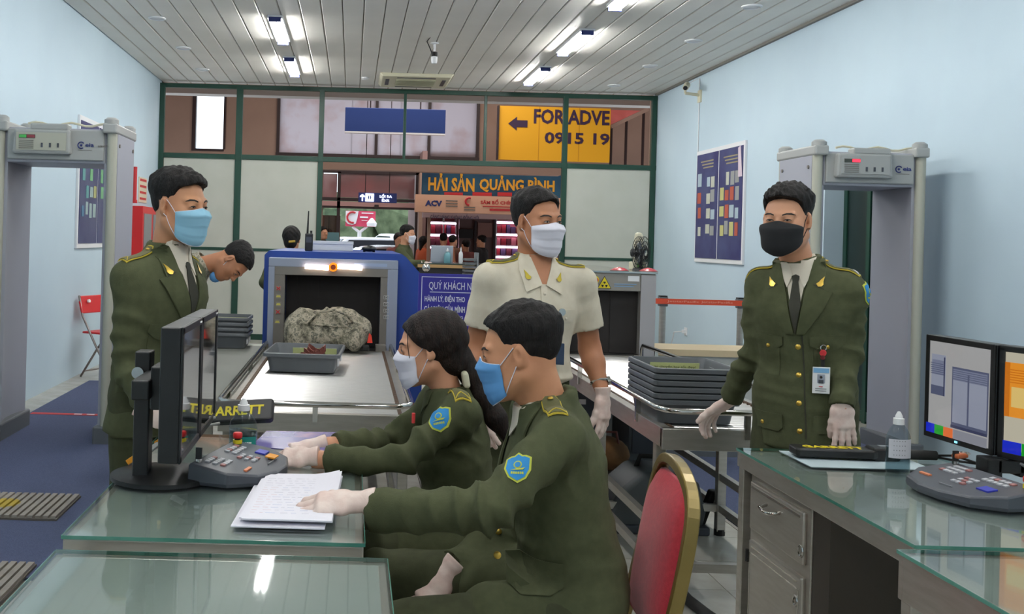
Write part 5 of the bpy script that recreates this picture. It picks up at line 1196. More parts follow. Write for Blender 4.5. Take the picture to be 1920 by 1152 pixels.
# padded back
mb = MB(); nz, ny = 14, 10; grid = []
for s in (-1, 1):
    for i in range(nz+1):
        z = .50+(.885-.50)*i/nz; tt = i/nz
        hw = .182*(1 if tt < .75 else math.sqrt(max(0.02, 1-((tt-.75)/.27)**2))*.6+.4)
        for j in range(ny+1):
            u_ = -1+2*j/ny; b_ = max(0, (1-u_**4))*max(0, 1-abs(2*tt-1)**5)
            grid.append(Vector((frm(z)+s*(.006+.032*b_)-.003, (yl+yh)/2+u_*hw, z)))
N1 = (nz+1)*(ny+1)
fs = []
for i in range(nz):
    for j in range(ny):
        a = i*(ny+1)+j; fs.append((a, a+ny+1, a+ny+2, a+1)); fs.append((N1+a, N1+a+1, N1+a+ny+2, N1+a+ny+1))
for i in range(nz):
    for j in (0, ny):
        a = i*(ny+1)+j; f_ = (a, a+ny+1, N1+a+ny+1, N1+a); fs.append(f_ if j else f_[::-1])
for j in range(ny):
    for i in (0, nz):
        a = i*(ny+1)+j; f_ = (a, a+1, N1+a+1, N1+a); fs.append(f_ if i == 0 else f_[::-1])
mb.add(grid, fs).build('backrest', M['redcloth'], rc, smooth='all')
MB().box(.40, .84, yl, yh, .40, .455).build('seat', M['redcloth'], rc, bevel=.02, seg=4); MB().box(.40, .84, yl+.005, yh-.005, .375, .40).build('seat_frame', M['goldf'], rc)
for yy in (yl+.01, yh-.01): sq_tube([(.42, yy, 0), (.43, yy, .38)], .0125, .0125).build('front_leg', M['goldf'], rc, bevel=.003)
rc2 = dup(rc, (.24, 3.17, 0), label='crimson chair under the seated woman, mostly hidden')
rc.location.x -= .075; rc.rotation_euler[2] = -.055; rc['group'] = 'crimson banquet chairs'; rc2['group'] = 'crimson banquet chairs'
# ================================================================ THINGS UNDER THE RIGHT CONVEYOR
v = thing('floor_machine', 'grey plastic floor machine with black pedal under the right conveyor', 'machine', (1.60, 5.4, 0))
gm = mat('charcoal_grey_plastic', (72, 76, 78), .5)
MB().prism([(-.26, .02), (.23, .02), (.25, .12), (.21, .26), (.14, .31), (-.09, .31), (-.19, .22), (-.25, .12)], (0, -.18, 0), (1, 0, 0), (0, 0, 1), (0, .34, 0)).build('machine_body', gm, v, bevel=.03, smooth=True, local=True, seg=3)
MB().box(-.27, .26, -.2, .18, .0, .045).build('base_rim', M['console'], v, bevel=.01, local=True)
MB().obox((.27, -.1, .12), (.035, .06, .2), (1, 0, .0), (0, 1, 0), (.35, 0, 1)).build('pedal', M['rubber'], v, bevel=.008, local=True)
MB().tube([(-.07, 0, .30), (-.05, 0, .36), (.06, 0, .36), (.08, 0, .30)], .014, 8).build('carry_handle', M['rubber'], v, smooth='all', local=True)
MB().box(.15, .18, -.195, -.18, .08, .2).build('side_strip', M['lens'], v, local=True)
for nm, lab, b_, m_ in (('computer_tower', 'black computer tower under the back of the right conveyor', (1.35, 1.55, 6.2, 6.6, .18, .62), 'black'), ('power_unit', 'pale grey power unit under the right conveyor beside the computer', (1.68, 1.88, 6.1, 6.5, .18, .58), 'gbase')):
    t = thing(nm, lab, 'computer', ((b_[0]+b_[1])/2, (b_[2]+b_[3])/2, .16)); MB().box(*b_).build('case', M[m_], t, bevel=.01); MB().box(b_[0]+.02, b_[1]-.02, b_[2]-.006, b_[2], b_[4]+.05, b_[5]-.05).build('front_plate', M['console'], t)
    MB().box(b_[0]+.05, b_[0]+.09, b_[2]-.012, b_[2]-.006, b_[5]-.12, b_[5]-.09).build('switch', M['whp'], t)
t = thing('cloth_bag', 'slumped tan cloth bag under the right conveyor', 'bag', (1.5, 5.95, .16))
MB().ball((1.5, 5.95, .26), .13, 16, (1.1, 1.3, .75)).build('bag_body', mat('tan_bag_cloth', (120, 84, 46), .9, c2=(96, 66, 36), scale=10), t, smooth=True); MB().tube([(1.44, 5.87, .32), (1.46, 5.85, .4), (1.54, 5.85, .4), (1.56, 5.87, .32)], .008, 6).build('bag_strap', M['leather'], t)
MB().box(1.30, 1.92, 5.75, 6.72, .145, .16).build('lower_shelf', M['steel'], COL.objects['roller_conveyor.001'])
h = thing('floor_hose', 'thick black hose lying on the tiles beside the right desk', 'hose', (1.35, 4.1, 0))
pts = [onz(x, y, .025) for x, y in ((1255, 1070), (1268, 1100), (1290, 1125), (1325, 1152), (1380, 1190))]
MB().tube(pts, .022, 10).build('hose', M['rubber'], h, smooth='all'); MB().cyl(pts[-1], pts[-1]+Vector((.05, -.03, 0)), .028).build('end_fitting', M['black'], h)
# ================================================================ PEOPLE
V3 = Vector
def na(v): return np.array(v, dtype=np.float32)
class SDF:
    def __init__(s, vox): s.p = []; s.vox = vox
    def ecap(s, a, b, wa, wb, wd=None, k=.02, op='u', fa=0, fb=0):
        "elliptic cone from a to b; wa, wb = (half width along wd, half depth); fa / fb: flat ends"
        a, b = na(a), na(b); L = float(np.linalg.norm(b-a)) or 1e-5; t = (b-a)/L
        if not isinstance(wa, tuple): wa = (wa, wa)
        if not isinstance(wb, tuple): wb = (wb, wb)
        w = na(wd if wd is not None else V3(t).orthogonal()); w = w-t*np.dot(w, t); w /= np.linalg.norm(w); d = np.cross(t, w)
        r = max(wa+wb); lo = np.minimum(a, b)-r-k; hi = np.maximum(a, b)+r+k
        def f(X, Y, Z):
            x, y, z = X-a[0], Y-a[1], Z-a[2]
            l = x*t[0]+y*t[1]+z*t[2]; q = np.clip(l/L, 0, 1); over = l-q*L
            pw = (x*w[0]+y*w[1]+z*w[2])/(wa[0]+(wb[0]-wa[0])*q); pd = (x*d[0]+y*d[1]+z*d[2])/(wa[1]+(wb[1]-wa[1])*q)
            m = np.minimum(wa[0]+(wb[0]-wa[0])*q, wa[1]+(wb[1]-wa[1])*q)
            v = (np.sqrt(pw*pw+pd*pd+(over/m)**2)-1)*m
            if fa: v = np.maximum(v, -l)
            if fb: v = np.maximum(v, l-L)
            return v
        s.p.append((f, lo, hi, k, op)); return s
    def ell(s, c, r, ax=None, k=.015, op='u'):
        c = na(c); R = np.array([na(x) for x in ax]) if ax is not None else np.eye(3, dtype=np.float32); m = min(r); mx = max(r)
        def f(X, Y, Z):
            x, y, z = X-c[0], Y-c[1], Z-c[2]; q = 0
            for i in range(3): q = q+((x*R[i, 0]+y*R[i, 1]+z*R[i, 2])/r[i])**2
            q = np.sqrt(q); return (q-1)*m
        s.p.append((f, c-mx-k, c+mx+k, k, op)); return s
    def plane(s, c, n, rad, k=.002):
        "cuts everything on the side n points to, inside a ball about c"
        c = na(c); n = na(V3(n).normalized())
        def f(X, Y, Z): return ((X-c[0])*n[0]+(Y-c[1])*n[1]+(Z-c[2])*n[2])
        s.p.append((f, c-rad, c+rad, k, 'x')); return s
    def custom(s, f, lo, hi, op='x', k=.002): s.p.append((f, na(lo), na(hi), k, op)); return s
    def grid(s):
        us = [p for p in s.p if p[4] == 'u']; v = s.vox
        lo = np.min([p[1] for p in us], 0)-2*v; hi = np.max([p[2] for p in us], 0)+2*v
        n = np.ceil((hi-lo)/v).astype(int)+1
        ax = [lo[i]+np.arange(n[i], dtype=np.float32)*v for i in range(3)]
        F_ = np.full(tuple(n), .1, np.float32)
        for f, l, h, k, op in s.p:
            pad = .0 if op == 'x' else 3*v+k
            i0 = [max(0, int((l[i]-pad-lo[i])/v)) for i in range(3)]; i1 = [min(n[i], int((h[i]+pad-lo[i])/v)+2) for i in range(3)]
            if any(i1[i] <= i0[i] for i in range(3)): continue
            sl = tuple(slice(i0[i], i1[i]) for i in range(3))
            X = ax[0][i0[0]:i1[0]][:, None, None]; Y = ax[1][i0[1]:i1[1]][None, :, None]; Z = ax[2][i0[2]:i1[2]][None, None, :]
            d = f(X, Y, Z); g = F_[sl]
            if op == 'u':
                h_ = np.clip(.5+.5*(g-d)/k, 0, 1); F_[sl] = g+(d-g)*h_-k*h_*(1-h_)
            elif op == 's':
                h_ = np.clip(.5+.5*(g+d)/k, 0, 1)*1.0; e = -d; h_ = np.clip(.5-.5*(g-e)/k, 0, 1); F_[sl] = g+(e-g)*h_+k*h_*(1-h_)
            elif op == 'x': F_[sl] = np.maximum(g, np.broadcast_to(d, g.shape))
        return F_, lo
    def mesh(s):
        F_, lo = s.grid(); return nets(F_, lo, s.vox)
def nets(F_, lo, v):
    ins = F_ < 0; n = np.array(F_.shape)
    c = ins[:-1, :-1, :-1].astype(np.int8)
    tot = np.zeros(tuple(n-1), np.int8)
    offs = [(i, j, k) for i in (0, 1) for j in (0, 1) for k in (0, 1)]
    for i, j, k in offs: tot += ins[i:n[0]-1+i, j:n[1]-1+j, k:n[2]-1+k]
    act = (tot > 0) & (tot < 8); idx = np.argwhere(act); m = len(idx)
    ID = np.full(tuple(n-1), -1, np.int32); ID[act] = np.arange(m)
    vals = {o: F_[idx[:, 0]+o[0], idx[:, 1]+o[1], idx[:, 2]+o[2]] for o in offs}
    acc = np.zeros((m, 3)); cnt = np.zeros(m)
    for o in offs:
        for a in range(3):
            if o[a]: continue
            p = list(o); p[a] = 1; f0, f1 = vals[o], vals[tuple(p)]; x = (f0 < 0) != (f1 < 0)
            t = np.where(x, f0/np.where(x, f0-f1, 1), 0); q = np.zeros((m, 3)); q[:] = o; q[:, a] = t
            acc[x] += q[x]; cnt += x
    V = (idx+acc/cnt[:, None])*v+lo
    quads = []
    for a in range(3):
        b, c_ = (a+1) % 3, (a+2) % 3
        sl0 = [slice(1, n[i]-1) for i in range(3)]; sl0[a] = slice(0, n[a]-1); s1 = list(sl0); s1[a] = slice(1, n[a])
        A = ins[tuple(sl0)]; B_ = ins[tuple(s1)]; e = np.argwhere(A != B_)
        if not len(e): continue
        base = e.copy(); base[:, b] += 1; base[:, c_] += 1
        fl = A[e[:, 0], e[:, 1], e[:, 2]]
        def g(db, dc):
            q = base.copy(); q[:, b] += db; q[:, c_] += dc; return ID[q[:, 0], q[:, 1], q[:, 2]]
        Q = np.stack([g(-1, -1), g(0, -1), g(0, 0), g(-1, 0)], 1); Q[~fl] = Q[~fl][:, ::-1]; quads.append(Q)
    Q = np.concatenate(quads); Q = Q[(Q >= 0).all(1)]
    return V, Q
def mesh_obj(name, VQ, m, parent):
    V, Q = VQ; me = bpy.data.meshes.new(name); me.vertices.add(len(V)); me.vertices.foreach_set('co', V.astype(np.float32).ravel())
    me.loops.add(len(Q)*4); me.loops.foreach_set('vertex_index', Q.astype(np.int32).ravel()); me.polygons.add(len(Q))
    me.polygons.foreach_set('loop_start', np.arange(0, len(Q)*4, 4, dtype=np.int32)); me.update(calc_edges=True); me.validate()
    me.polygons.foreach_set('use_smooth', [True]*len(me.polygons))
    return link(name, me, m, parent)
def merge(*vqs):
    Vs, Qs, o = [], [], 0
    for V, Q in vqs: Vs.append(V); Qs.append(Q+o); o += len(V)
    return np.concatenate(Vs), np.concatenate(Qs)
def vnormals(V, Q):
    n = np.cross(V[Q[:, 2]]-V[Q[:, 0]], V[Q[:, 3]]-V[Q[:, 1]]); N = np.zeros_like(V)
    for i in range(4): np.add.at(N, Q[:, i], n)
    return N/np.maximum(np.linalg.norm(N, axis=1), 1e-9)[:, None]
def wrinkle(VQ, pts, seed=0, base=.0016):
    "cloth folds: broad soft folds everywhere, sharper folds near the points (p, radius, amplitude, axis)"
    V, Q = VQ; N = vnormals(V, Q); g = np.random.RandomState(seed)
    def noise(P_, f):
        s = 0
        for i in range(5):
            k = g.normal(size=3); k /= np.linalg.norm(k); s = s+np.sin(P_@(k*f*g.uniform(.6, 1.5))+g.uniform(0, 6.28))
        return s/2.2
    warp = np.stack([noise(V, 14) for _ in range(3)], 1)*.03
    d = noise(V+warp, 22)*base*1.8+(1-2*np.abs(np.sin(noise(V+warp, 16)*1.5)))*base*1.1+noise(V+warp*1.5, 55)*base*.6
    for p, r, a, ax in pts:
        w = np.exp(-((V-np.array(p))**2).sum(1)/r**2); q = (V+warp*.55)@np.array(V3(ax).normalized())
        d += w*a*(1-2*np.abs(np.sin(q*44+noise(V, 15)*1.7)))*1.25
    return V+N*d[:, None], Q
def bvh_of(VQ): return BVHTree.FromPolygons([tuple(v) for v in VQ[0].tolist()], [tuple(q) for q in VQ[1].tolist()])
def decal(name, poly, o, ax, ay, bvh, off, th, m, parent, step=.012, far=.3, wob=0):
    "a thin sheet cut to poly in the plane (o, ax, ay), laid on the surface seen against ax x ay"
    o, ax, ay = V3(o), V3(ax).normalized(), V3(ay).normalized(); nz = ax.cross(ay).normalized(); ay = nz.cross(ax)
    pts = []
    k = len(poly)
    for i in range(k):
        a, b = V3(poly[i]), V3(poly[(i+1) % k]); n = max(1, int((b-a).length/step))
        for j in range(n): pts.append(a+(b-a)*j/n)
    nb = len(pts); x0, x1 = min(p[0] for p in pts), max(p[0] for p in pts); y0, y1 = min(p[1] for p in pts), max(p[1] for p in pts)
    ins_ = []
    yy = y0+step*.7
    while yy < y1:
        xx = x0+step*.7
        while xx < x1:
            q = V3((xx, yy)); c = False; j = nb-1; dm = 9
            for i in range(nb):
                a, b = pts[i], pts[j]
                if (a[1] > yy) != (b[1] > yy) and xx < (b[0]-a[0])*(yy-a[1])/(b[1]-a[1])+a[0]: c = not c
                dm = min(dm, (a-q).length); j = i
            if c and dm > step*.45: ins_.append(q)
            xx += step
        yy += step
    vs, _, fs, *_r = delaunay_2d_cdt([V3((p[0], p[1])) for p in pts+ins_], [], [list(range(nb))], 1, 1e-6)
    hit = []
    for v in vs:
        w_ = o+ax*v[0]+ay*v[1]; h, nrm, _, _ = bvh.ray_cast(w_+nz*far, -nz, far*2.5)
        hit.append((w_, h))
    ok = [(w_, h) for w_, h in hit if h is not None]
    if not ok: return None
    P3 = []
    dmean = sum((h-w_).dot(nz) for w_, h in ok)/len(ok)
    for w_, h in hit:
        if h is None:
            nr = min(ok, key=lambda q: (q[0]-w_).length); h = w_+nz*((nr[1]-nr[0]).dot(nz))
        P3.append(h+nz*off)
    # limit cliffs
    n = len(P3); V = [p for p in P3]+[p+nz*th for p in P3]
    cnt = {}
    F_ = []
    for f_ in fs:
        a, b, c = (vs[i] for i in f_[:3])
        s_ = (b[0]-a[0])*(c[1]-a[1])-(b[1]-a[1])*(c[0]-a[0]); f_ = list(f_) if s_ > 0 else list(f_)[::-1]
        F_.append(tuple(i+n for i in f_)); F_.append(tuple(f_[::-1]))
        for i in range(len(f_)):
            e = (f_[i], f_[(i+1) % len(f_)]); cnt[e] = 1
    for (a, b) in cnt:
        if (b, a) not in cnt: F_.append((a, b, b+n, a+n))
    me = bpy.data.meshes.new(name); me.from_pydata([tuple(v) for v in V], [], F_); me.update()
    ob = link(name, me, m, parent, smooth=True); return ob
def on(bvh, p, d, far=.5):
    h, n, _, _ = bvh.ray_cast(V3(p)-V3(d).normalized()*far, V3(d).normalized(), far*2.5); return (h, n) if h is not None else (V3(p), -V3(d).normalized())
def button(p, n, r, parent, m='gold', name='button'):
    n = V3(n).normalized(); a = n.orthogonal().normalized(); b = n.cross(a)
    return MB().lathe([(r, -.001), (r, .0015), (r*.7, .004), (.0005, .005)], p, 12, a, b, n).build(name, M[m], parent, smooth=True)
# ---------------------------------------------------------------- head
class Frame:
    def __init__(s, c, fw, up=(0, 0, 1), sc=1.0):
        s.c = V3(c); s.f = V3(fw).normalized(); s.r = s.f.cross(V3(up)).normalized(); s.u = s.r.cross(s.f).normalized(); s.s = sc
    def p(s, x, y, z): return s.c+(s.r*x+s.f*y+s.u*z)*s.s
    def ax(s): return (s.r, s.f, s.u)
def head_prims(S_, h, neck, nr=.056, female=False, jaw=1.0):
    A = h.ax(); s = h.s; E = lambda c, r, k=.015, op='u': S_.ell(h.p(*c), tuple(q*s for q in r), A, k*s, op)
    C = lambda a, b, r0, r1, k=.012, op='u': S_.ecap(h.p(*a), h.p(*b), r0*s, r1*s, None, k*s, op)
    j = jaw*(.93 if female else 1)
    E((0, -.018, .036), (.074, .094, .084)); E((0, .022, -.02), (.064*j, .068, .085), .03)
    E((0, .03, -.072), (.052*j, .05, .042), .03); C((-.016*j, .066, -.102), (.016*j, .066, -.102), .017, .017, .03)
    for x in (-1, 1):
        E((x*.042*j, .048, -.024), (.024, .03, .026), .02); C((x*.056*j, -.005, -.055), (x*.034*j, .05, -.092), .019, .016, .03)
        E((x*.031, .094, .002), (.019, .014, .011), .012, 's')
        E((x*.031, .0755, .001), (.0165, .0125, .0125), .006)
        C((x*.012, .083, .02), (x*.046, .07, .022), .009, .008, .014)
    C((0, .083, .012), (0, .1005, -.022), .0075, .0105, .012); E((0, .103, -.028), (.0125, .011, .009), .008)
    for x in (-1, 1): E((x*.0125, .094, -.031), (.0075, .009, .007), .006)
    C((-.018, .0865, -.056), (.018, .0865, -.056), .006, .006, .008); C((-.014, .085, -.067), (.014, .085, -.067), .0065, .0065, .008)
    for x in (-1, 1):
        a = V3((x*.26, -.32, 0)); er = (h.r*(x*.30)+h.f*(-.10)).normalized()
        e_ax = (h.r*x, h.f, h.u)
        tilt = [(h.r*.94*x-h.f*.34).normalized(), (h.f*.92+h.r*.34*x-h.u*.18).normalized()]; tilt.append(tilt[0].cross(tilt[1])*1.0)
        S_.ell(h.p(x*.077, -.008, -.004), (.0085*s, .0165*s, .029*s), tilt, .005*s)
        S_.ell(h.p(x*.0875, -.002, .002), (.0075*s, .0095*s, .0185*s), tilt, .003*s, 's')
        S_.ell(h.p(x*.076, .0, -.026), (.0065*s, .008*s, .009*s), tilt, .005*s)
    S_.ecap(h.p(0, -.03, -.045), neck, (nr*s, nr*s*1.02), (nr*1.06, nr*1.06), h.r, .028)
def hair_short(h, kind, seed=0):
    S_ = SDF(.0034); s = h.s; R = np.array([list(h.r), list(h.f), list(h.u)], np.float32); c = na(h.c)
    top = {'crop': .016, 'spiky': .020, 'side': .018, 'back': .016}[kind]
    g = np.random.RandomState(seed); ks = g.normal(size=(14, 3))*[[150, 150, 60]]; ph = g.uniform(0, 6.28, 14)
    ks2 = g.normal(size=(6, 3))*45
    def f(X, Y, Z):
        x, y, z = X-c[0], Y-c[1], Z-c[2]
        lx = (x*R[0, 0]+y*R[0, 1]+z*R[0, 2])/s; ly = (x*R[1, 0]+y*R[1, 1]+z*R[1, 2])/s; lz = (x*R[2, 0]+y*R[2, 1]+z*R[2, 2])/s
        q = np.sqrt((lx/.074)**2+((ly+.018)/.094)**2+((lz-.036)/.084)**2)
        skull = (q-1)*.08
        up = np.clip((lz-.03)/.06, 0, 1); n = sum(np.sin(lx*k[0]+ly*k[1]+lz*k[2]+p) for k, p in zip(ks, ph))/5
        n2 = sum(np.sin(lx*k[0]+ly*k[1]+lz*k[2]) for k in ks2)/3
        amp = {'crop': .0022, 'spiky': .0048, 'side': .0024, 'back': .0016}[kind]
        back = np.clip((-ly-.03)/.05, 0, 1)
        th = .0022+(top-.0022)*up**.8+back*.004+n*amp*(.3+up)+n2*.0015
        # quiff at the forehead
        th = th+np.clip((ly-.03)/.05, 0, 1)*up*{'crop': .001, 'spiky': .008, 'side': .006, 'back': 0}[kind]
        d = skull-th
        # hairline
        hl = np.interp(np.broadcast_to(ly, d.shape).ravel(), [-.12, -.09, -.05, -.028, -.012, .004, .016, .024, .034, .044, .062, .075, .1],
                       [-.052, -.058, -.052, -.036, .026, .028, -.004, .006, .040, .062, .076, .084, .088]).reshape(d.shape)
        hl = hl-np.abs(lx)*{'side': .25}.get(kind, .08)*np.clip((ly-.05)/.02, 0, 1)+n*.002
        return np.maximum(d*.75, (hl-lz)*.7)
    S_.custom(f, h.c-V3((1, 1, 1))*.15*s, h.c+V3((1, 1, 1))*.15*s, 'u', .001)
    # custom prims are evaluated as plain unions
    V, Q = S_.mesh(); V = (V-c)*s**0+c; return V, Q
def hair_long(h, tail):
    S_ = SDF(.0036); s = h.s; R = np.array([list(h.r), list(h.f), list(h.u)], np.float32); c = na(h.c)
    def f(X, Y, Z):
        x, y, z = X-c[0], Y-c[1], Z-c[2]
        lx = (x*R[0, 0]+y*R[0, 1]+z*R[0, 2])/s; ly = (x*R[1, 0]+y*R[1, 1]+z*R[1, 2])/s; lz = (x*R[2, 0]+y*R[2, 1]+z*R[2, 2])/s
        q = np.sqrt((lx/.078)**2+((ly+.022)/.098)**2+((lz-.034)/.086)**2); skull = (q-1)*.082
        strand = .0012*np.sin(lz*120+ly*60+np.abs(lx)*90)+.001*np.sin(ly*170-lz*60)
        d = skull-.012-strand-.004*np.clip((-ly)/.08, 0, 1)
        hl = np.interp(np.broadcast_to(ly, d.shape).ravel(), [-.12, -.07, -.03, -.012, .006, .02, .035, .05, .062, .078, .1],
                       [-.075, -.085, -.070, -.030, .004, .008, .018, .034, .052, .072, .082]).reshape(d.shape)
        return np.maximum(d*.75, (hl-lz)*.7)
    S_.custom(f, h.c-V3((1, 1, 1))*.16*s, h.c+V3((1, 1, 1))*.16*s, 'u', .001)
    S_.ell(h.p(0, -.075, -.045), (.062*s, .05*s, .055*s), h.ax(), .02)
    for i in range(len(tail)-1):
        r0, r1 = tail[i][1], tail[i+1][1]; S_.ecap(tail[i][0], tail[i+1][0], r0, r1, None, .018)
    return S_.mesh()
def face_bits(h, bv, par, smile=.0, brow='lash', lite=False):
    for x in (-1, 1):
        o = h.p(x*.031, .09, .0); X_, Z_ = h.r, h.u; s = h.s
        pr = lambda pts: [(a*s*x*-1 if 0 else a*s, b*s) for a, b in pts]
        eye = [(-.0135, -.0005), (-.007, .0032), (0, .0045), (.007, .0035), (.0135, .0), (.007, -.0028), (0, -.0036), (-.007, -.0026)]
        if smile: eye = [(a, b*.62+smile*.001) for a, b in eye]
        kw = dict(step=.004, far=.05)
        decal('eye', pr(eye), o, X_*-1 if 0 else X_, Z_, bv, -.0004, .0009, M['eyew'], par, **kw) if False else None
        A = -X_  # seen from the front, ax x ay must point forward
        decal('eye_white', [(-a, b) for a, b in pr(eye)][::-1], o, A, Z_, bv, .0002, .0008, M['eyew'], par, **kw)
        ir = [(.0042*math.cos(t), max(-.0035, min(.004, .0045*math.sin(t)))*(.75 if smile else 1)) for t in [i*PI/6 for i in range(12)]]
        decal('iris', pr(ir), o, A, Z_, bv, .0010, .0008, M['lash'], par, **kw)
        li = [(-.0155, -.001), (-.008, .0042), (0, .0056), (.008, .0046), (.0155, -.0005), (.008, .0022 if not smile else .0015), (0, .0034 if not smile else .002), (-.008, .002 if not smile else .0014)]
        decal('eyelash_line', pr(li)[::-1], o, A, Z_, bv, .0012, .0012, M['lash'], par, **kw)
        br = [(-.020, -.001), (-.008, .0055), (.006, .0052), (.019, .0), (.019, -.0048), (.006, -.0002), (-.008, -.001), (-.02, -.004)]
        if x < 0: br = [(-a, b) for a, b in br][::-1]
        decal('eyebrow', [(a*s, b*s) for a, b in br], h.p(x*.034, .09, .0215), A, Z_, bv, -.0002, .0016, M['lash'], par, step=.005, far=.05)
def mask_mesh(h, m, par, kind, bv):
    "sheet wrapped round nose, mouth and chin, with ear loops running to the ears"
    s = h.s; nu, nv = 36, 26; vs = []; ax0 = .012
    def hitr(a, z):
        d = h.r*math.sin(a)+h.f*math.cos(a); o = h.p(0, ax0, z)+d*.22*s
        p, n, _, _ = bv.ray_cast(o, -d, .2*s)
        return (.22-(p-o).length/s) if p is not None else .0
    prof_z = [-.135, -.128, -.115, -.10, -.085, -.06, -.04, -.028, -.015, -.004, .004]
    prof_r = [.066, .077, .085, .089, .092, .0965, .1035, .1065, .098, .086, .080] if kind == 'pleat' else [.066, .080, .090, .097, .101, .105, .108, .107, .098, .086, .080]
    half = 1.12 if kind == 'pleat' else 1.2
    for j in range(nv+1):
        t = j/nv
        for i in range(nu+1):
            u = -1+2*i/nu; a = u*half; au = abs(u)
            zt_ = -.005+.004*math.exp(-(u/.2)**2)-.014*au**1.3; zb_ = -.131+.030*au**2.2 if kind == 'pleat' else -.130+.062*au**1.7
            if kind == 'cup': zt_ -= .012*au**3
            z = zt_+(zb_-zt_)*t
            hr = max(hitr(a, z) if z > -.115 else 0, .058 if z > -.125 else .05); rc = float(np.interp(z, prof_z, prof_r))
            w_ = max(0, math.cos(a*PI/2/(half*1.02)))**.75
            r_ = max(hr+.0022, hr*(1-w_)+rc*w_*.995)
            # stay convex between cheek and nose
            x_ = r_*math.sin(a); y_ = r_*math.cos(a)
            if kind == 'pleat':
                pl = .0030*((((t*3.6+.25) % 1)-.45))*(1-au**3)*(1 if .12 < t < .9 else .2); x_ *= 1+pl*6; y_ += pl
            vs.append(h.p(x_, ax0+y_, z))
    # relax the sheet sideways so that it spans hollows like cloth
    W_ = nu+1; V = [V3(v) for v in vs]
    for it in range(3):
        N_ = [V3(v) for v in V]
        for j in range(nv+1):
            for i in range(1, nu):
                av = (V[j*W_+i-1]+V[j*W_+i+1])/2; c = h.p(0, ax0, 0)
                d0 = (V[j*W_+i]-c); d1 = (av-c)
                if (d1-h.u*d1.dot(h.u)).length > (d0-h.u*d0.dot(h.u)).length: N_[j*W_+i] = V[j*W_+i].lerp(av, .8)
        V = N_
    vs = V
    fs = [(j*W_+i, (j+1)*W_+i, (j+1)*W_+i+1, j*W_+i+1) for j in range(nv) for i in range(nu)]
    me = bpy.data.meshes.new('face_mask'); me.from_pydata([tuple(v) for v in vs], [], fs); me.update()
    o = link('face_mask', me, m, par, smooth='all'); md = o.modifiers.new('thick', 'SOLIDIFY'); md.thickness = .0016; md.offset = 0
    if kind == 'pleat':
        for jj in (0, nv): MB().tube([vs[jj*W_+i]+h.f*.0008 for i in range(W_)], .0012*s, 6).build('mask_hem', M['maskw'] if m != M['maskk'] else m, o, smooth='all')
    c_ = M['maskw'] if m != M['maskk'] else M['maskk']
    for x, i in ((-1, 0), (1, nu)):
        for j, e in ((1, (x*.0745, .006, .020)), (nv-1, (x*.071, .004, -.028))):
            if kind == 'cup' and j > 1: j = nv-3
            a, b = vs[j*W_+i], h.p(*e); pts = []
            for k in range(9):
                q = a.lerp(b, k/8); c = h.p(0, 0, 0); c = c+h.u*(q-c).dot(h.u)+h.f*(q-c).dot(h.f)*.5; d = (q-c).normalized()
                p, n, _, _ = bv.ray_cast(c+d*.2*s, -d, .2*s)
                pts.append(p+d*.0014*s if p is not None and (p-q).length < .02 else q+d*.002)
            pts[0] = a
            MB().tube(pts, .0013*s, 6).build('ear_loop', c_, o, smooth='all')
    return o
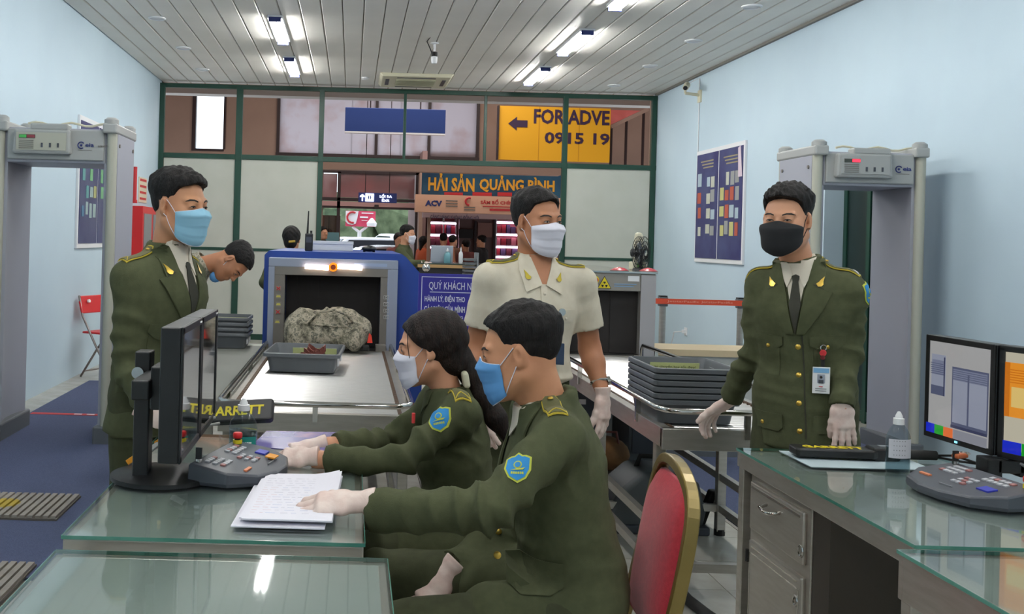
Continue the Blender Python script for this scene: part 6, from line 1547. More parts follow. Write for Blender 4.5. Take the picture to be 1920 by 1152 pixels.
# ---------------------------------------------------------------- hand
def hand(w, d, nb, side, curl=(.3, .3, .2), spread=.06, thumb=(.5, .35), sc=1.0, glove=True, cuff=.05, fcurl=None):
    """w wrist, d towards the fingers, nb back-of-hand normal, side +1 right hand / -1 left hand"""
    w, d, nb = V3(w), V3(d).normalized(), V3(nb); nb = (nb-d*nb.dot(d)).normalized(); tx = d.cross(nb)*(-side)   # towards the thumb
    P_ = lambda x, y, z: w+(tx*x+d*y+nb*z)*sc
    S_ = SDF(.0028)
    t_ = .0014 if glove else 0
    S_.ecap(P_(0, 0, 0), P_(0, .03, 0), (.027*sc, .019*sc), (.034*sc, .017*sc), tx, .012)
    S_.ecap(P_(.0, .025, 0), P_(.001, .082, .001), (.036*sc+t_, .0155*sc+t_), (.040*sc+t_, .0125*sc+t_), tx, .014)
    S_.ell(P_(.024, .03, -.008), (.017*sc, .03*sc, .014*sc), (tx, d, nb), .012)
    bases = [(.029, .086), (.0095, .091), (-.010, .088), (-.028, .080)]; lens = [(.040, .025, .021), (.044, .028, .022), (.041, .026, .021), (.032, .020, .019)]; rad = [.0088, .0092, .0088, .0078]
    for i in range(4):
        c = fcurl[i] if fcurl else curl
        x0, y0 = bases[i]; p = P_(x0, y0-.012, 0); an = 0; sp = (1.5-i)*spread
        fd = d; ln = [lens[i][0]+.012, lens[i][1], lens[i][2]]
        for j in range(3):
            an += c[j]; dir_ = ((d*math.cos(sp)+tx*math.sin(sp))*math.cos(an)-nb*math.sin(an)).normalized()
            q = p+dir_*ln[j]*sc; r0 = (rad[i]-.0006*j)*sc+t_; S_.ecap(p, q, r0, r0-.0007*sc, None, .005); p = q
    p = P_(.022, .022, -.004); a1, a2 = thumb
    d1 = (d*math.cos(a1)+tx*math.sin(a1)-nb*.25).normalized(); p1 = p+d1*.046*sc
    d2 = (d*math.cos(a1-a2)+tx*math.sin(a1-a2)-nb*.35).normalized(); p2 = p1+d2*.032*sc
    d3 = (d*math.cos(a1-1.7*a2)+tx*math.sin(a1-1.7*a2)-nb*.4).normalized(); p3 = p2+d3*.026*sc
    for a, b, r0, r1 in ((p, p1, .0135, .0115), (p1, p2, .0112, .0105), (p2, p3, .0105, .0088)): S_.ecap(a, b, r0*sc+t_, r1*sc+t_, None, .007)
    if glove:
        S_.ecap(P_(0, 0, 0), P_(0, -cuff, 0), (.028*sc, .021*sc), (.033*sc, .027*sc), tx, .01, fb=1)
        S_.ecap(P_(0, -cuff+.010, 0), P_(0, -cuff, 0), (.0335*sc, .0275*sc), (.0355*sc, .0295*sc), tx, .006, fb=1)
    return S_.mesh()
# ---------------------------------------------------------------- whole person
SHIELD = [(0, -.045), (.022, -.032), (.034, -.008), (.036, .028), (.022, .034), (.012, .034), (0, .043), (-.012, .034), (-.022, .034), (-.036, .028), (-.034, -.008), (-.022, -.032)]
def person(label, J, face, fup, skin='skin', coat='olive', trous='oliveh', hair='crop', hairm='hair', mask=None, hs=1.0, group=None,
           fold=1.0, short=False, hands=None, vox=.0085, detail=True, skirt=True, seed=0, nr=.054, coat_len=.16, seated=False, name='person', slim=1.0, armr=1.0, smile=0, female=False, front=None, maskkind='pleat', drop=0, standing_collar=False, sl=1.0):
    J = {k: V3(v) for k, v in J.items()}
    base = V3((J['pel'].x, J['pel'].y, 0)); par = thing(name, label, 'person', base, 0, group)
    rt = (J['sR']-J['sL']); nb, pel = J['nb'], J['pel']; up = (nb-pel).normalized(); rt = (rt-up*rt.dot(up)).normalized(); fw = up.cross(rt).normalized()
    if front is not None: fw = V3(front); fw = (fw-up*fw.dot(up)).normalized(); rt = fw.cross(up)
    h = Frame(J['hd'], face, fup, hs)
    tl = (nb-pel).length; hipR, hipL = pel+rt*.09, pel-rt*.09
    q = slim
    # ---- coat
    C = SDF(vox)
    lo = pel-up*coat_len
    if seated:
        C.ecap(pel-up*.06, pel+up*.10, (.175*q, .135*q), (.165*q, .128*q), rt, .03)
        for hp, kn in ((hipR, 'kR'), (hipL, 'kL')): C.ecap(hp, hp+(J[kn]-hp)*.42, .098*q, .095*q, None, .03)
    else:
        C.ecap(lo, pel+up*.04, (.19*q, .135*q), (.172*q, .122*q), rt, .03, fa=1)
    C.ecap(pel+up*.02, pel+up*tl*.42, (.170*q, .122*q), (.155*q, .112*q), rt, .04)
    C.ecap(pel+up*tl*.42, nb-up*.14, (.155*q, .112*q), (.178*q, .122*q), rt, .05)
    C.ecap(nb-up*.17+fw*.01, nb-up*.10, (.165*q, .120*q), (.14*q, .095*q), rt, .05)
    for sd in 'RL':
        sh = J['s'+sd]; el = J['e'+sd]; wr = J['w'+sd]; mid = nb+(sh-nb)*.3-up*.03
        C.ecap(nb-up*.045, sh-up*.004, .060, .052, None, .045)
        if short:
            e2 = sh+(el-sh)*.66; C.ecap(sh, e2, .053*armr, .065*armr, None, .03, fb=1)
        else:
            we = el+(wr-el)*sl
            C.ecap(sh, el, .058*armr, .053*armr, None, .035); C.ecap(el, we, .053*armr, .044*armr, None, .02, fb=1)
            C.ecap(el+(we-el)*.5, we, .047*armr, .045*armr, None, .01, fb=1)
    cz = .030 if not standing_collar else .04
    hn = (h.p(0, -.03, -.06)-nb).normalized()
    C.ecap(nb-up*.05, nb+hn*cz, .092, nr+.019, None, .02, fb=1)
    if detail: C.ecap(nb+hn*(-.01)-fw*.004, nb+hn*.16, nr+.001, nr+.001, None, .002, 's')
    mids = []
    for sd in 'RL':
        sh, el, wr = J['s'+sd], J['e'+sd], J['w'+sd]
        if short: mids.append((sh-up*.08, .09, .0035*fold, (el-sh)))
        else: mids += [(el, .095, .0062*fold, (wr-sh)), (sh+(el-sh)*.55, .08, .003*fold, (el-sh)+up*.1), (el+(wr-el)*.6, .09, .0026*fold, (wr-el)), (sh-up*.07, .07, .0032*fold, (el-sh))]
    mids += [(pel+up*.12, .14, .003*fold, up+rt*.3)]
    cm = wrinkle(C.mesh(), mids, seed, .0016*fold) if detail else C.mesh()
    coat_o = mesh_obj('shirt' if short or coat not in ('olive',) else 'jacket', cm, M[coat], par); bv = bvh_of(cm) if detail else None
    # ---- trousers and shoes
    T = SDF(vox*1.25)
    T.ecap(pel-up*.03, pel+up*.10, (.165*q, .12*q), (.15*q, .105*q), rt, .03)
    for sd, hp in (('R', hipR), ('L', hipL)):
        k_, a_ = J['k'+sd], J['a'+sd]
        T.ecap(hp-up*.01, k_, .092*q, .067*q, None, .03); T.ecap(k_, a_, .066*q, .058*q, None, .02, fb=1)
    tm_ = wrinkle(T.mesh(), [(J['kR'], .1, .004, up), (J['kL'], .1, .004, up)], seed+1, .002) if detail else T.mesh()
    mesh_obj('trousers', tm_, M[trous], par)
    Sh = SDF(.008)
    for sd in 'RL':
        a_ = J['a'+sd]; ff = V3((fw.x, fw.y, 0)).normalized() if 'foot' not in J else J['foot']
        hl_ = V3((a_.x, a_.y, .045)); Sh = SDF(.009)
        Sh.ecap(hl_-ff*.04, hl_+ff*.15-V3((0, 0, .01)), (.042, .045), (.045, .034), ff.cross(V3((0, 0, 1))), .02); Sh.ecap(hl_, V3((a_.x, a_.y, .1)), .045, .045, None, .02)
        Sh.plane((a_.x, a_.y, .004), (0, 0, -1), .3); mesh_obj('shoe', Sh.mesh(), M['black'], par)
    # ---- body: head and neck fine, the rest coarse, one object
    Hd = SDF(.0032 if detail else .007); head_prims(Hd, h, nb-up*.05, nr, female); Hd.ecap(nb-up*.04, nb-up*.12, .06, .07, None, .02, fb=1)
    hm = Hd.mesh()
    Bd = SDF(.010 if not short else .0055)
    Bd.ecap(pel, nb-up*.12, (.13*q, .085*q), (.13*q, .085*q), rt, .03)
    for sd, hp in (('R', hipR), ('L', hipL)):
        sh, el, wr = J['s'+sd], J['e'+sd], J['w'+sd]
        Bd.ecap(nb-up*.08, sh-up*.01, .045, .045, None, .03)
        if not short: armr_ = armr*.72
        else: armr_ = armr
        Bd.ecap(sh, el, .045*armr_, .041*armr_, None, .02); e3 = el+(wr-el)*.3
        Bd.ecap(el, e3, .041*armr_, .042*armr_, None, .02); Bd.ecap(e3, wr, (.042*armr_, .040*armr_), (.029*(1 if short or sl < 1 else .8), .023), None, .02)
        Bd.ecap(hp, J['k'+sd], .07*q, .05*q, None, .02); Bd.ecap(J['k'+sd], J['a'+sd], .05, .04, None, .02)
    body = mesh_obj('body', merge(hm, Bd.mesh()), M[skin], par)
    hb = bvh_of(hm)
    # ---- hair, face, mask
    if isinstance(hair, str): hmsh = hair_short(h, hair, seed)
    else: hmsh = hair_long(h, hair)
    mesh_obj('hair', hmsh, M[hairm], par)
    if detail: face_bits(h, hb, body, smile)
    if mask: mask_mesh(h, M[mask], par, maskkind, hb)
    # ---- hands
    for sd, s_ in (('R', 1), ('L', -1)):
        hh = (hands or {}).get(sd)
        if hh is None:
            wr, el = J['w'+sd], J['e'+sd]; hh = dict(d=(wr-el), nb=rt*s_, glove=False)
        if hh.get('skip'): continue
        gl = hh.get('glove', True); kw = {k: v for k, v in hh.items() if k not in ('skip',)}; kw.setdefault('glove', gl)
        wpos = kw.pop('at', J['w'+sd]); d_ = kw.pop('d'); n_ = kw.pop('nb')
        hv = hand(wpos, d_, n_, s_, **kw) if detail or gl else hand(wpos, d_, n_, s_, **kw)
        mesh_obj('glove' if gl else 'hand', hv, M['glove'] if gl else M[skin], par if gl else body)
    return dict(o=par, bv=bv, coat=coat_o, rt=rt, up=up, fw=fw, h=h, J=J, body=body, nb=nb, pel=pel, hb=hb, nr=nr)
def front_dec(R, name, poly, off, th, m, par=None, step=.010, far=.3, rot=0, o=None):
    "polygon in chest coordinates: a = towards the wearer's left, b = up, origin at the neck base"
    return decal(name, poly, o or R['nb'], -R['rt'], R['up'], R['bv'], off, th, M[m] if isinstance(m, str) else m, par or R['coat'], step, far)
def cpoint(R, a, b):
    p = R['nb']-R['rt']*a+R['up']*b; return on(R['bv'], p+R['fw']*.0, -R['fw'])
def epaulette(R, sd, kind='olive'):
    nb, sh, up = R['nb'], R['J']['s'+sd], R['up']; ax = (sh-nb); ax = (ax-up*ax.dot(up)).normalized(); c = nb+ax*.125
    ay = up.cross(ax)          # so that ax x ay = up
    L0, L1, w_ = -.052, .068, .024
    poly = lambda e: [(L0-e, -w_-e+.01), (L0-e, w_+e-.01), (L0+.012, w_+e), (L1+e, w_+e), (L1+e, -w_-e), (L0+.012, -w_-e)][::-1]
    up2 = (up*1.0+ax*.25).normalized()
    b = decal('shoulder_board_trim', poly(.0), c, ax, ay, R['bv'], .003, .004, M['trim'], R['coat'], .012, .15)
    b = decal('shoulder_board', poly(-.0025), c, ax, ay, R['bv'], .006, .003, M['board'], R['coat'], .012, .15)
    for s in (1, -1):
        decal('rank_chevron', [(L1-.024, 0), (L1-.004, s*(w_-.003)), (L1-.001, s*(w_-.003)), (L1-.020, 0)][::s], c, ax, ay, R['bv'], .0085, .002, M['maskw' if kind == 'w' else 'trim'], R['coat'], .006, .15)
    p, n = on(R['bv'], c+ax*(L0+.012)+up*.0, -up, .12); button(p+up*.009, up, .0075, R['coat'])
def patch(R, p, out, upv, sc=1.0):
    "sleeve shield: yellow border, blue field, pale emblem"
    out = V3(out).normalized(); upv = V3(upv); upv = (upv-out*upv.dot(out)).normalized(); ax = upv.cross(out)
    pl = lambda k: [(a*k*sc, b*k*sc) for a, b in SHIELD]
    K = dict(step=.0055, far=.12); cl = R['coat']
    decal('shield_border', pl(1.0), p, ax, upv, R['bv'], .0010, .0016, M['patchy'], cl, **K); decal('shield_patch', pl(.86), p, ax, upv, R['bv'], .0034, .0014, M['patchb'], cl, **K)
    c8 = [(.0115*math.cos(t)*sc, (.0115*math.sin(t)+.006)*sc) for t in [i*PI/5 for i in range(10)]]
    decal('shield_emblem', c8, p, ax, upv, R['bv'], .0050, .0010, M['patchy'], cl, **K); decal('shield_emblem', [(a*.72, (b-.006*sc)*.72+.006*sc) for a, b in c8], p, ax, upv, R['bv'], .0064, .0010, M['patchb'], cl, **K)
    decal('shield_wave', [(-.018*sc, -.010*sc), (.014*sc, -.009*sc), (.020*sc, -.003*sc), (.0, -.0055*sc)], p, ax, upv, R['bv'], .0066, .0010, M['patchy'], cl, **K)
    for k in range(6): decal('shield_letter', [((-.016+k*.0056)*sc, -.021*sc), ((-.012+k*.0056)*sc, -.021*sc), ((-.012+k*.0056)*sc, -.0145*sc), ((-.016+k*.0056)*sc, -.0145*sc)], p, ax, upv, R['bv'], .0050, .0010, M['patchy'], cl, **K)
def wing_pin(R, a, b, fl, sc=1.0, m='gold'):
    pts = [(-.004, -.016), (.006, -.016), (.012, -.010), (.011, .0), (.014, .018), (.004, .008), (-.002, .0), (-.010, -.006)]
    front_dec(R, 'wing_pin', [((a+x*fl*sc), b+y*sc) for x, y in (pts if fl > 0 else pts[::-1])], .0125, .0022, m, step=.006)
def jacket_front(R, btn=4, pockets=True, lap=True, badge=False, low=True, v=-.235):
    # shirt, tie, lapels
    nr = R['nr']
    shirt = [(-.062, .02), (-.03, -.06), (0, v+.02), (.03, -.06), (.062, .02), (.045, .045), (0, .035), (-.045, .045)]
    front_dec(R, 'shirt', shirt, .001, .002, 'shirt')
    for s in (1, -1):
        pl = [(s*.010, -.028), (s*.030, .020), (s*.060, .034), (s*.052, -.02), (s*.030, -.072)]
        front_dec(R, 'shirt_collar', pl[::-1] if s > 0 else pl, .004, .004, 'shirt')
        o2 = [(s*.004, v), (s*.034, -.085), (s*.056, .024), (s*.086, .030), (s*.094, -.045), (s*.092, -.078), (s*.118, -.088), (s*.090, -.150), (s*.03, v-.0)]
        front_dec(R, 'lapel', o2[::-1] if s > 0 else o2, .0045, .0055, 'olive', step=.012)
        c2 = [(s*.060, -.060), (s*.092, -.0775), (s*.0925, -.0805), (s*.058, -.063)]
        front_dec(R, 'lapel_notch', c2[::-1] if s > 0 else c2, .0098, .0012, 'tie', step=.01)
        wing_pin(R, s*.078, -.052, s)
    front_dec(R, 'tie', [(-.014, -.032), (-.010, -.052), (-.020, -.13), (0, v), (.020, -.13), (.010, -.052), (.014, -.032), (0, -.026)], .0045, .004, 'tie')
    for s in (1, -1):
        if pockets:
            f_ = [(s*.045, -.245), (s*.045, -.275), (s*.075, -.292), (s*.100, -.298), (s*.125, -.288), (s*.148, -.268), (s*.15, -.240), (s*.10, -.238)]
            front_dec(R, 'pocket_flap', f_ if s > 0 else f_[::-1], .002, .004, 'olive')
            g_ = [(s*.055, -.285), (s*.06, -.385), (s*.14, -.38), (s*.142, -.28)]
            front_dec(R, 'pocket', g_ if s > 0 else g_[::-1], .0008, .002, 'olive'); p, n = cpoint(R, s*.098, -.279); button(p+R['fw']*.0065, n, .0075, R['coat'])
        if low:
            f_ = [(s*.05, -.52), (s*.05, -.565), (s*.065, -.58), (s*.155, -.575), (s*.165, -.56), (s*.165, -.515)]
            front_dec(R, 'pocket_flap', f_ if s > 0 else f_[::-1], .002, .004, 'olive'); p, n = cpoint(R, s*.125, -.555); button(p+R['fw']*.006, n, .0075, R['coat'])
    ed = [(.022, v-.005), (.026, -.40), (.028, -.60), (.024, -.60), (.022, -.40), (.018, v-.005)]
    front_dec(R, 'front_edge', ed, .0005, .002, 'tie')
    for k in range(btn):
        p, n = cpoint(R, .006, v-.045-k*.098); button(p, n, .0095, R['coat'])
def stand(x, y, ht, hd_, lean=0, armout=.0):
    "joints of a relaxed standing figure of height ht facing hd_"
    f = V3((hd_[0], hd_[1], 0)).normalized(); r = f.cross(V3((0, 0, 1))); c = V3((x, y, 0)); k = ht/1.70
    Q = lambda a, b, z: c+r*a*k+f*b*k+V3((0, 0, z*k))
    J = dict(pel=Q(0, 0, .93), nb=Q(0, lean, 1.405), hd=Q(0, .02+lean, 1.565))
    for s, n in ((1, 'R'), (-1, 'L')):
        J['s'+n] = Q(s*.17, lean, 1.355); J['e'+n] = Q(s*(.215+armout), -.02, 1.08); J['w'+n] = Q(s*(.215+armout), .07, .85)
        J['k'+n] = Q(s*.10, .02, .50); J['a'+n] = Q(s*.105, -.02, .08)
    return J
GL = dict(glove=True)
# ---- officer standing at the left
x, y = -.69, 3.64
J = stand(x, y, 1.70, (.75, -.6))
J.update(pel=(-.69, 3.64, .93), nb=(-.655, 3.62, 1.405), hd=(-.607, 3.60, 1.565), sR=(-.758, 3.50, 1.312), sL=(-.605, 3.755, 1.322),
         eR=P(243, 692, 3.46), wR=P(283, 772, 3.34), eL=(-.62, 3.84, 1.09), wL=(-.60, 3.74, .87), kR=(-.755, 3.57, .5), aR=(-.76, 3.58, .08), kL=(-.60, 3.72, .5), aL=(-.60, 3.72, .08))
R1 = person('young officer in olive uniform and pale blue mask standing behind the left monitors', J, (.83, -.54, -.06), (0, 0, 1), skin='skin3', hair='side', mask='maskb', hs=1.03, fold=1.5, seed=3, smile=1,
            hands={'R': dict(d=(.75, .05, -.35), nb=(-.2, -.9, .4), curl=(1.0, 1.1, .8), thumb=(.7, .5)), 'L': dict(d=(.1, 0, -1), nb=(-.5, .8, 0), glove=True)}, group=None)
jacket_front(R1); epaulette(R1, 'R'); epaulette(R1, 'L')
_x = V3((-1, .12, -.10)).normalized(); _y = V3((0, .65, .76)); _y = (_y-_x*_y.dot(_x)).normalized()
wL = wand('black wand with yellow lettering held by the officer at the left', P(400, 776, 3.33), tuple(Matrix((_x, _y, _x.cross(_y))).transposed().to_euler()))
# ---- officer in the cream shirt
J = stand(.68, 3.92, 1.70, (.2, -.98))
J.update(pel=(.672, 3.93, .95), nb=(.700, 3.92, 1.395), hd=(.705, 3.90, 1.550), sR=P(917, 521, 3.86), sL=P(1090, 529, 3.94), eL=P(1106, 655, 4.0), wL=P(1131, 742, 3.90), eR=P(892, 655, 3.92), wR=P(905, 750, 3.80))
R3 = person('officer in cream short-sleeved shirt and white mask standing in the middle', J, (.52, -.85, -.02), (0, 0, 1), skin='skin2', coat='tan', hair='crop', mask='maskw', hs=1.0, seed=5, short=True, fold=.45, coat_len=-.02, vox=.0075, armr=1.0,
            hands={'L': dict(d=(.06, -.12, -1), nb=(.75, -.65, 0), curl=(.25, .3, .2), spread=.05, thumb=(.35, .1), cuff=.03), 'R': dict(d=(0, -.3, -1), nb=(-.8, -.5, 0), curl=(.3, .3, .2))})
for s in (1, -1):
    pl = [(s*.008, -.078), (s*.044, .020), (s*.074, .034), (s*.090, -.03), (s*.070, -.108)]
    front_dec(R3, 'shirt_collar', pl[::-1] if s > 0 else pl, .004, .005, 'tan'); wing_pin(R3, s*.060, -.045, s, 1.0, 'trim')
    f_ = [(s*.045, -.165), (s*.048, -.20), (s*.065, -.212), (s*.13, -.208), (s*.145, -.195), (s*.146, -.162)]
    front_dec(R3, 'pocket_flap', f_ if s > 0 else f_[::-1], .002, .004, 'tan'); g_ = [(s*.05, -.20), (s*.052, -.305), (s*.14, -.302), (s*.142, -.20)]
    front_dec(R3, 'pocket', g_ if s > 0 else g_[::-1], .0008, .002, 'tan'); p, n = cpoint(R3, s*.095, -.197); button(p+R3['fw']*.0062, n, .006, R3['coat'], 'shirt')
front_dec(R3, 'neck_skin', [(-.048, .03), (-.03, -.03), (0, -.095), (.03, -.03), (.048, .03)], .001, .002, 'skin2')
front_dec(R3, 'placket', [(-.013, -.075), (-.013, -.42), (.013, -.42), (.013, -.075)], .0015, .0022, 'tan')
for k in range(4):
    p, n = cpoint(R3, 0, -.11-k*.09); button(p+R3['fw']*.003, n, .006, R3['coat'], 'shirt')
epaulette(R3, 'R'); epaulette(R3, 'L')
p, n = cpoint(R3, .070, -.172); MB().cyl(p+R3['fw']*.006, p+R3['fw']*.014, .014, n=16).build('badge_reel', M['chrome'], R3['o'], smooth=True)
MB().cyl(p+R3['fw']*.01, p+R3['fw']*.014-V3((.02, 0, .10)), .0012, n=6).build('badge_cord', M['rubber'], R3['o'])
MB().obox(p+R3['fw']*.014+V3((-.012, 0, -.155)), (.05, .004, .08), -R3['rt'], R3['fw'], (0, 0, 1)).build('id_badge', mat('badge_blue', (40, 56, 80), .3), R3['o'], bevel=.003)
q = R3['pel']; B = SDF(.006); B.ecap(q+V3((0, 0, -.005)), q+V3((0, 0, .032)), (.168, .122), (.166, .120), R3['rt'], .003, fa=1, fb=1); mesh_obj('trouser_belt', B.mesh(), M['rubber'], R3['o'])
w = J['wL']; wd = (V3(J['wL'])-V3(J['eL'])).normalized(); wc = V3(w)-wd*.055; a_ = V3((.0, 1, .1)).cross(wd).normalized(); b2 = wd.cross(a_)
MB().tube([wc+a_*.031*math.cos(t)+b2*.027*math.sin(t) for t in [i*PI/10 for i in range(20)]], .007, 8, closed=True).build('watch_strap', M['chrome'], R3['o'])
MB().cyl(wc+a_*.030*-1, wc+a_*-.042, .017, n=18).build('watch_case', M['chrome'], R3['o'], smooth=True)
# ---- officer at the right
J = stand(1.64, 3.68, 1.71, (-.57, -.82))
J.update(pel=(1.645, 3.69, .93), nb=(1.620, 3.69, 1.412), hd=(1.548, 3.65, 1.575), sR=(1.515, 3.765, 1.335), sL=(1.752, 3.605, 1.332), eR=P(1415, 655, 3.80), wR=P(1372, 745, 3.96), eL=P(1590, 655, 3.60), wL=P(1580, 764, 3.50))
R4 = person('officer in olive uniform and black mask standing behind the right desk', J, (-.66, -.75, -.05), (0, 0, 1), skin='skin', hair='spiky', mask='maskk', hs=.98, fold=1.5, seed=11, armr=.92, slim=.96, smile=1, maskkind='cup',
            hands={'L': dict(at=P(1579, 758, 3.50), sc=.92, d=(.08, -.10, -1), nb=(0, -1, .1), curl=(.10, .12, .1), spread=.09, thumb=(.35, .25), cuff=.018), 'R': dict(at=P(1362, 756, 4.0), d=(-.45, .55, -.55), nb=(-.2, .55, .8), curl=(.5, .6, .4), thumb=(.9, .3), cuff=.05)})
jacket_front(R4); epaulette(R4, 'L', 'w'); epaulette(R4, 'R', 'w')
pp_ = P(1598, 551, 3.5); patch(R4, V3((J['sL'][0]+.02, J['sL'][1]-.02, pp_.z)), (.75, -.68, .05), (0, 0, 1), .95)
p, n = cpoint(R4, .088, -.262); fo = R4['fw']
MB().tube([p+fo*.012+V3((.010*math.cos(t), 0, -.018+.010*math.sin(t))) for t in [i*PI/6 for i in range(12)]], .002, 6, closed=True).build('badge_ring', M['chrome'], R4['o'])
MB().cyl(p+fo*.012-V3((0, 0, .035)), p+fo*.020-V3((0, 0, .036)), .011, n=14).build('badge_reel', M['redp'], R4['o']); MB().cyl(p+fo*.014-V3((0, 0, .05)), p+fo*.022-V3((0, 0, .051)), .008, n=14).build('badge_clip', M['chrome'], R4['o'])
MB().obox(p+fo*.016-V3((0, 0, .068)), (.012, .003, .03), -R4['rt'], fo, (0, 0, 1)).build('badge_strap', M['rubber'], R4['o'])
c0 = p+fo*.018-V3((.004, 0, .130)); bd = MB().obox(c0, (.056, .003, .092), -R4['rt'], fo, (0, 0, 1)).build('id_badge', M['white'], R4['o'], bevel=.003)
MB().obox(c0+fo*.002+V3((0, 0, .034)), (.05, .002, .016), -R4['rt'], fo, (0, 0, 1)).build('badge_band', mat('pale_blue_band', (120, 170, 210), .4), bd); MB().obox(c0+fo*.002+V3((0, 0, .006)), (.024, .002, .030), -R4['rt'], fo, (0, 0, 1)).build('badge_photo', mat('grey_photo', (150, 156, 170), .4), bd)
MB().ball(c0+fo*.003+V3((0, 0, .011)), .005, 8).build('photo_head', M['lash'], bd); MB().obox(c0+fo*.0035+V3((0, 0, -.004)), (.016, .001, .012), -R4['rt'], fo, (0, 0, 1)).build('photo_shoulders', M['console'], bd)
for k in range(3): MB().obox(c0+fo*.002-V3((0, 0, .022+.007*k)), (.036 if k else .012, .0015, .0022), -R4['rt'], fo, (0, 0, 1)).build('badge_print', M['redp'] if k == 0 else M['lens'], bd)
# ---- seated man
J = dict(pel=(.590, 2.62, .56), nb=(.512, 2.62, 1.050), hd=(.434, 2.62, 1.188), sL=(.510, 2.45, 1.005), sR=(.500, 2.79, 1.01), eL=P(918, 955, 2.32), wL=P(697, 958, 2.44), eR=P(955, 1000, 2.86), wR=P(848, 1062, 2.76),
         kL=(.080, 2.45, .53), aL=(.17, 2.45, .08), kR=(.10, 2.84, .545), aR=(.20, 2.84, .08))
RM = person('officer in olive uniform and blue mask seated in the foreground, hand on the papers', J, (-.95, .22, -.16), (0, 0, 1), skin='skin3', hair='crop', mask='maskd', hs=.97, seed=17, seated=True, front=(-1, 0, -.1), vox=.0072, fold=1.9, slim=1.0, nr=.058, armr=1.06,
            hands={'L': dict(at=P(665, 942, 2.43), d=(-1, .10, -.10), nb=(-.10, -.45, 1), curl=(.35, .35, .25), spread=.07, thumb=(.6, .4), cuff=.05, fcurl=[(.35, .5, .3), (.28, .45, .3), (.25, .45, .3), (.22, .4, .3)]),
                   'R': dict(at=P(835, 1078, 2.74), d=(-.6, -.15, -.62), nb=(-.3, -.6, .7), curl=(.3, .3, .2), cuff=.045)})
patch(RM, P(971, 876, 2.34), (-.32, -.86, .38), (-.12, 0, 1), .86)
epaulette(RM, 'L')
front_dec(RM, 'shirt_collar', [(-.062, -.01), (-.066, .03), (.066, .03), (.062, -.01), (.0, -.06)], .004, .004, 'shirt')
for s in (1, -1):
    o2 = [(s*.004, -.2), (s*.034, -.085), (s*.056, .024), (s*.086, .030), (s*.094, -.045), (s*.118, -.088), (s*.090, -.150)]
    front_dec(RM, 'lapel', o2[::-1] if s > 0 else o2, .0045, .0055, 'olive', step=.012)
# side pocket flap and buttons of the seated man
po = P(1010, 1075, 2.47); fl = [(-.075, .03), (-.078, -.015), (-.05, -.04), (.02, -.05), (.055, -.035), (.06, .02)]
decal('pocket_flap', [(a, b) for a, b in fl], po, (1, 0, .12), (-.12, 0, 1), RM['bv'], .003, .005, M['olive'], RM['coat'], .012, .2)
for px_, py_ in ((980, 1088), (932, 1040)):
    p, n = on(RM['bv'], P(px_, py_, 2.4), (0, 1, 0)); button(p+V3((0, -.006, 0)), (-.3, -1, .1), .009, RM['coat'])
# ---- seated woman
J = dict(pel=(.372, 3.15, .56), nb=(.318, 3.15, .990), hd=(.243, 3.15, 1.137), sL=P(866, 775, 3.00), sR=(.290, 3.31, .955), eL=P(752, 866, 2.90), wL=P(593, 862, 2.98), eR=P(735, 826, 3.32), wR=P(610, 836, 3.16),
         kL=(-.06, 3.02, .53), aL=(.0, 3.02, .08), kR=(-.06, 3.28, .53), aR=(.0, 3.28, .08))
tail = [(P(862, 672, 3.17), .042), (P(884, 705, 3.16), .034), (P(905, 742, 3.15), .036), (P(930, 785, 3.13), .032), (P(955, 830, 3.12), .012)]
RW = person('woman officer with dark ponytail and white mask seated at the left desk', J, (-.98, .06, -.10), (0, 0, 1), skin='skin', hair=tail, hairm='hairb', mask='maskw', hs=.925, seed=23, seated=True, front=(-1, 0, -.05), slim=.84, armr=.86, nr=.045, sl=.86, female=True, fold=1.8, vox=.0075,
            hands={'L': dict(at=P(580, 857, 2.98), d=(-1, .15, -.12), nb=(.1, -.55, .85), curl=(.8, .9, .5), thumb=(.7, .5), cuff=.03, sc=.9), 'R': dict(at=P(592, 834, 3.14), d=(-1, -.2, -.12), nb=(.1, .1, 1), curl=(.5, .6, .4), thumb=(.7, .4), cuff=.035, sc=.9)})
patch(RW, P(812, 778, 2.9), (-.45, -.85, .35), (-.35, .0, 1), .95)
epaulette(RW, 'L')
front_dec(RW, 'shirt_collar', [(-.05, -.01), (-.054, .03), (.054, .03), (.05, -.01), (.0, -.05)], .004, .004, 'olive')
c_ = P(873, 712, 3.1); MB().obox(c_, (.02, .045, .05), (1, 0, .2), (0, 1, 0), (-.2, 0, 1)).build('hair_clip', M['cream'], RW['o'], bevel=.008)
MB().tube([RW['h'].p(-.058, .062, .078), RW['h'].p(-.070, .066, .02), RW['h'].p(-.071, .064, -.01), RW['h'].p(-.0705, .062, -.03)], [.0013, .0013, .0012, .0008], 6).build('loose_strand', M['hairb'], RW['o'], smooth='all')
pn = on(RW['bv'], P(775, 785, 2.9), (0, 1, 0))[0]
MB().cyl(pn+V3((0, -.004, -.012)), pn+V3((.0, -.006, .016)), .005).build('pen', mat('red_pen', (214, 60, 60), .4), RW['o'])
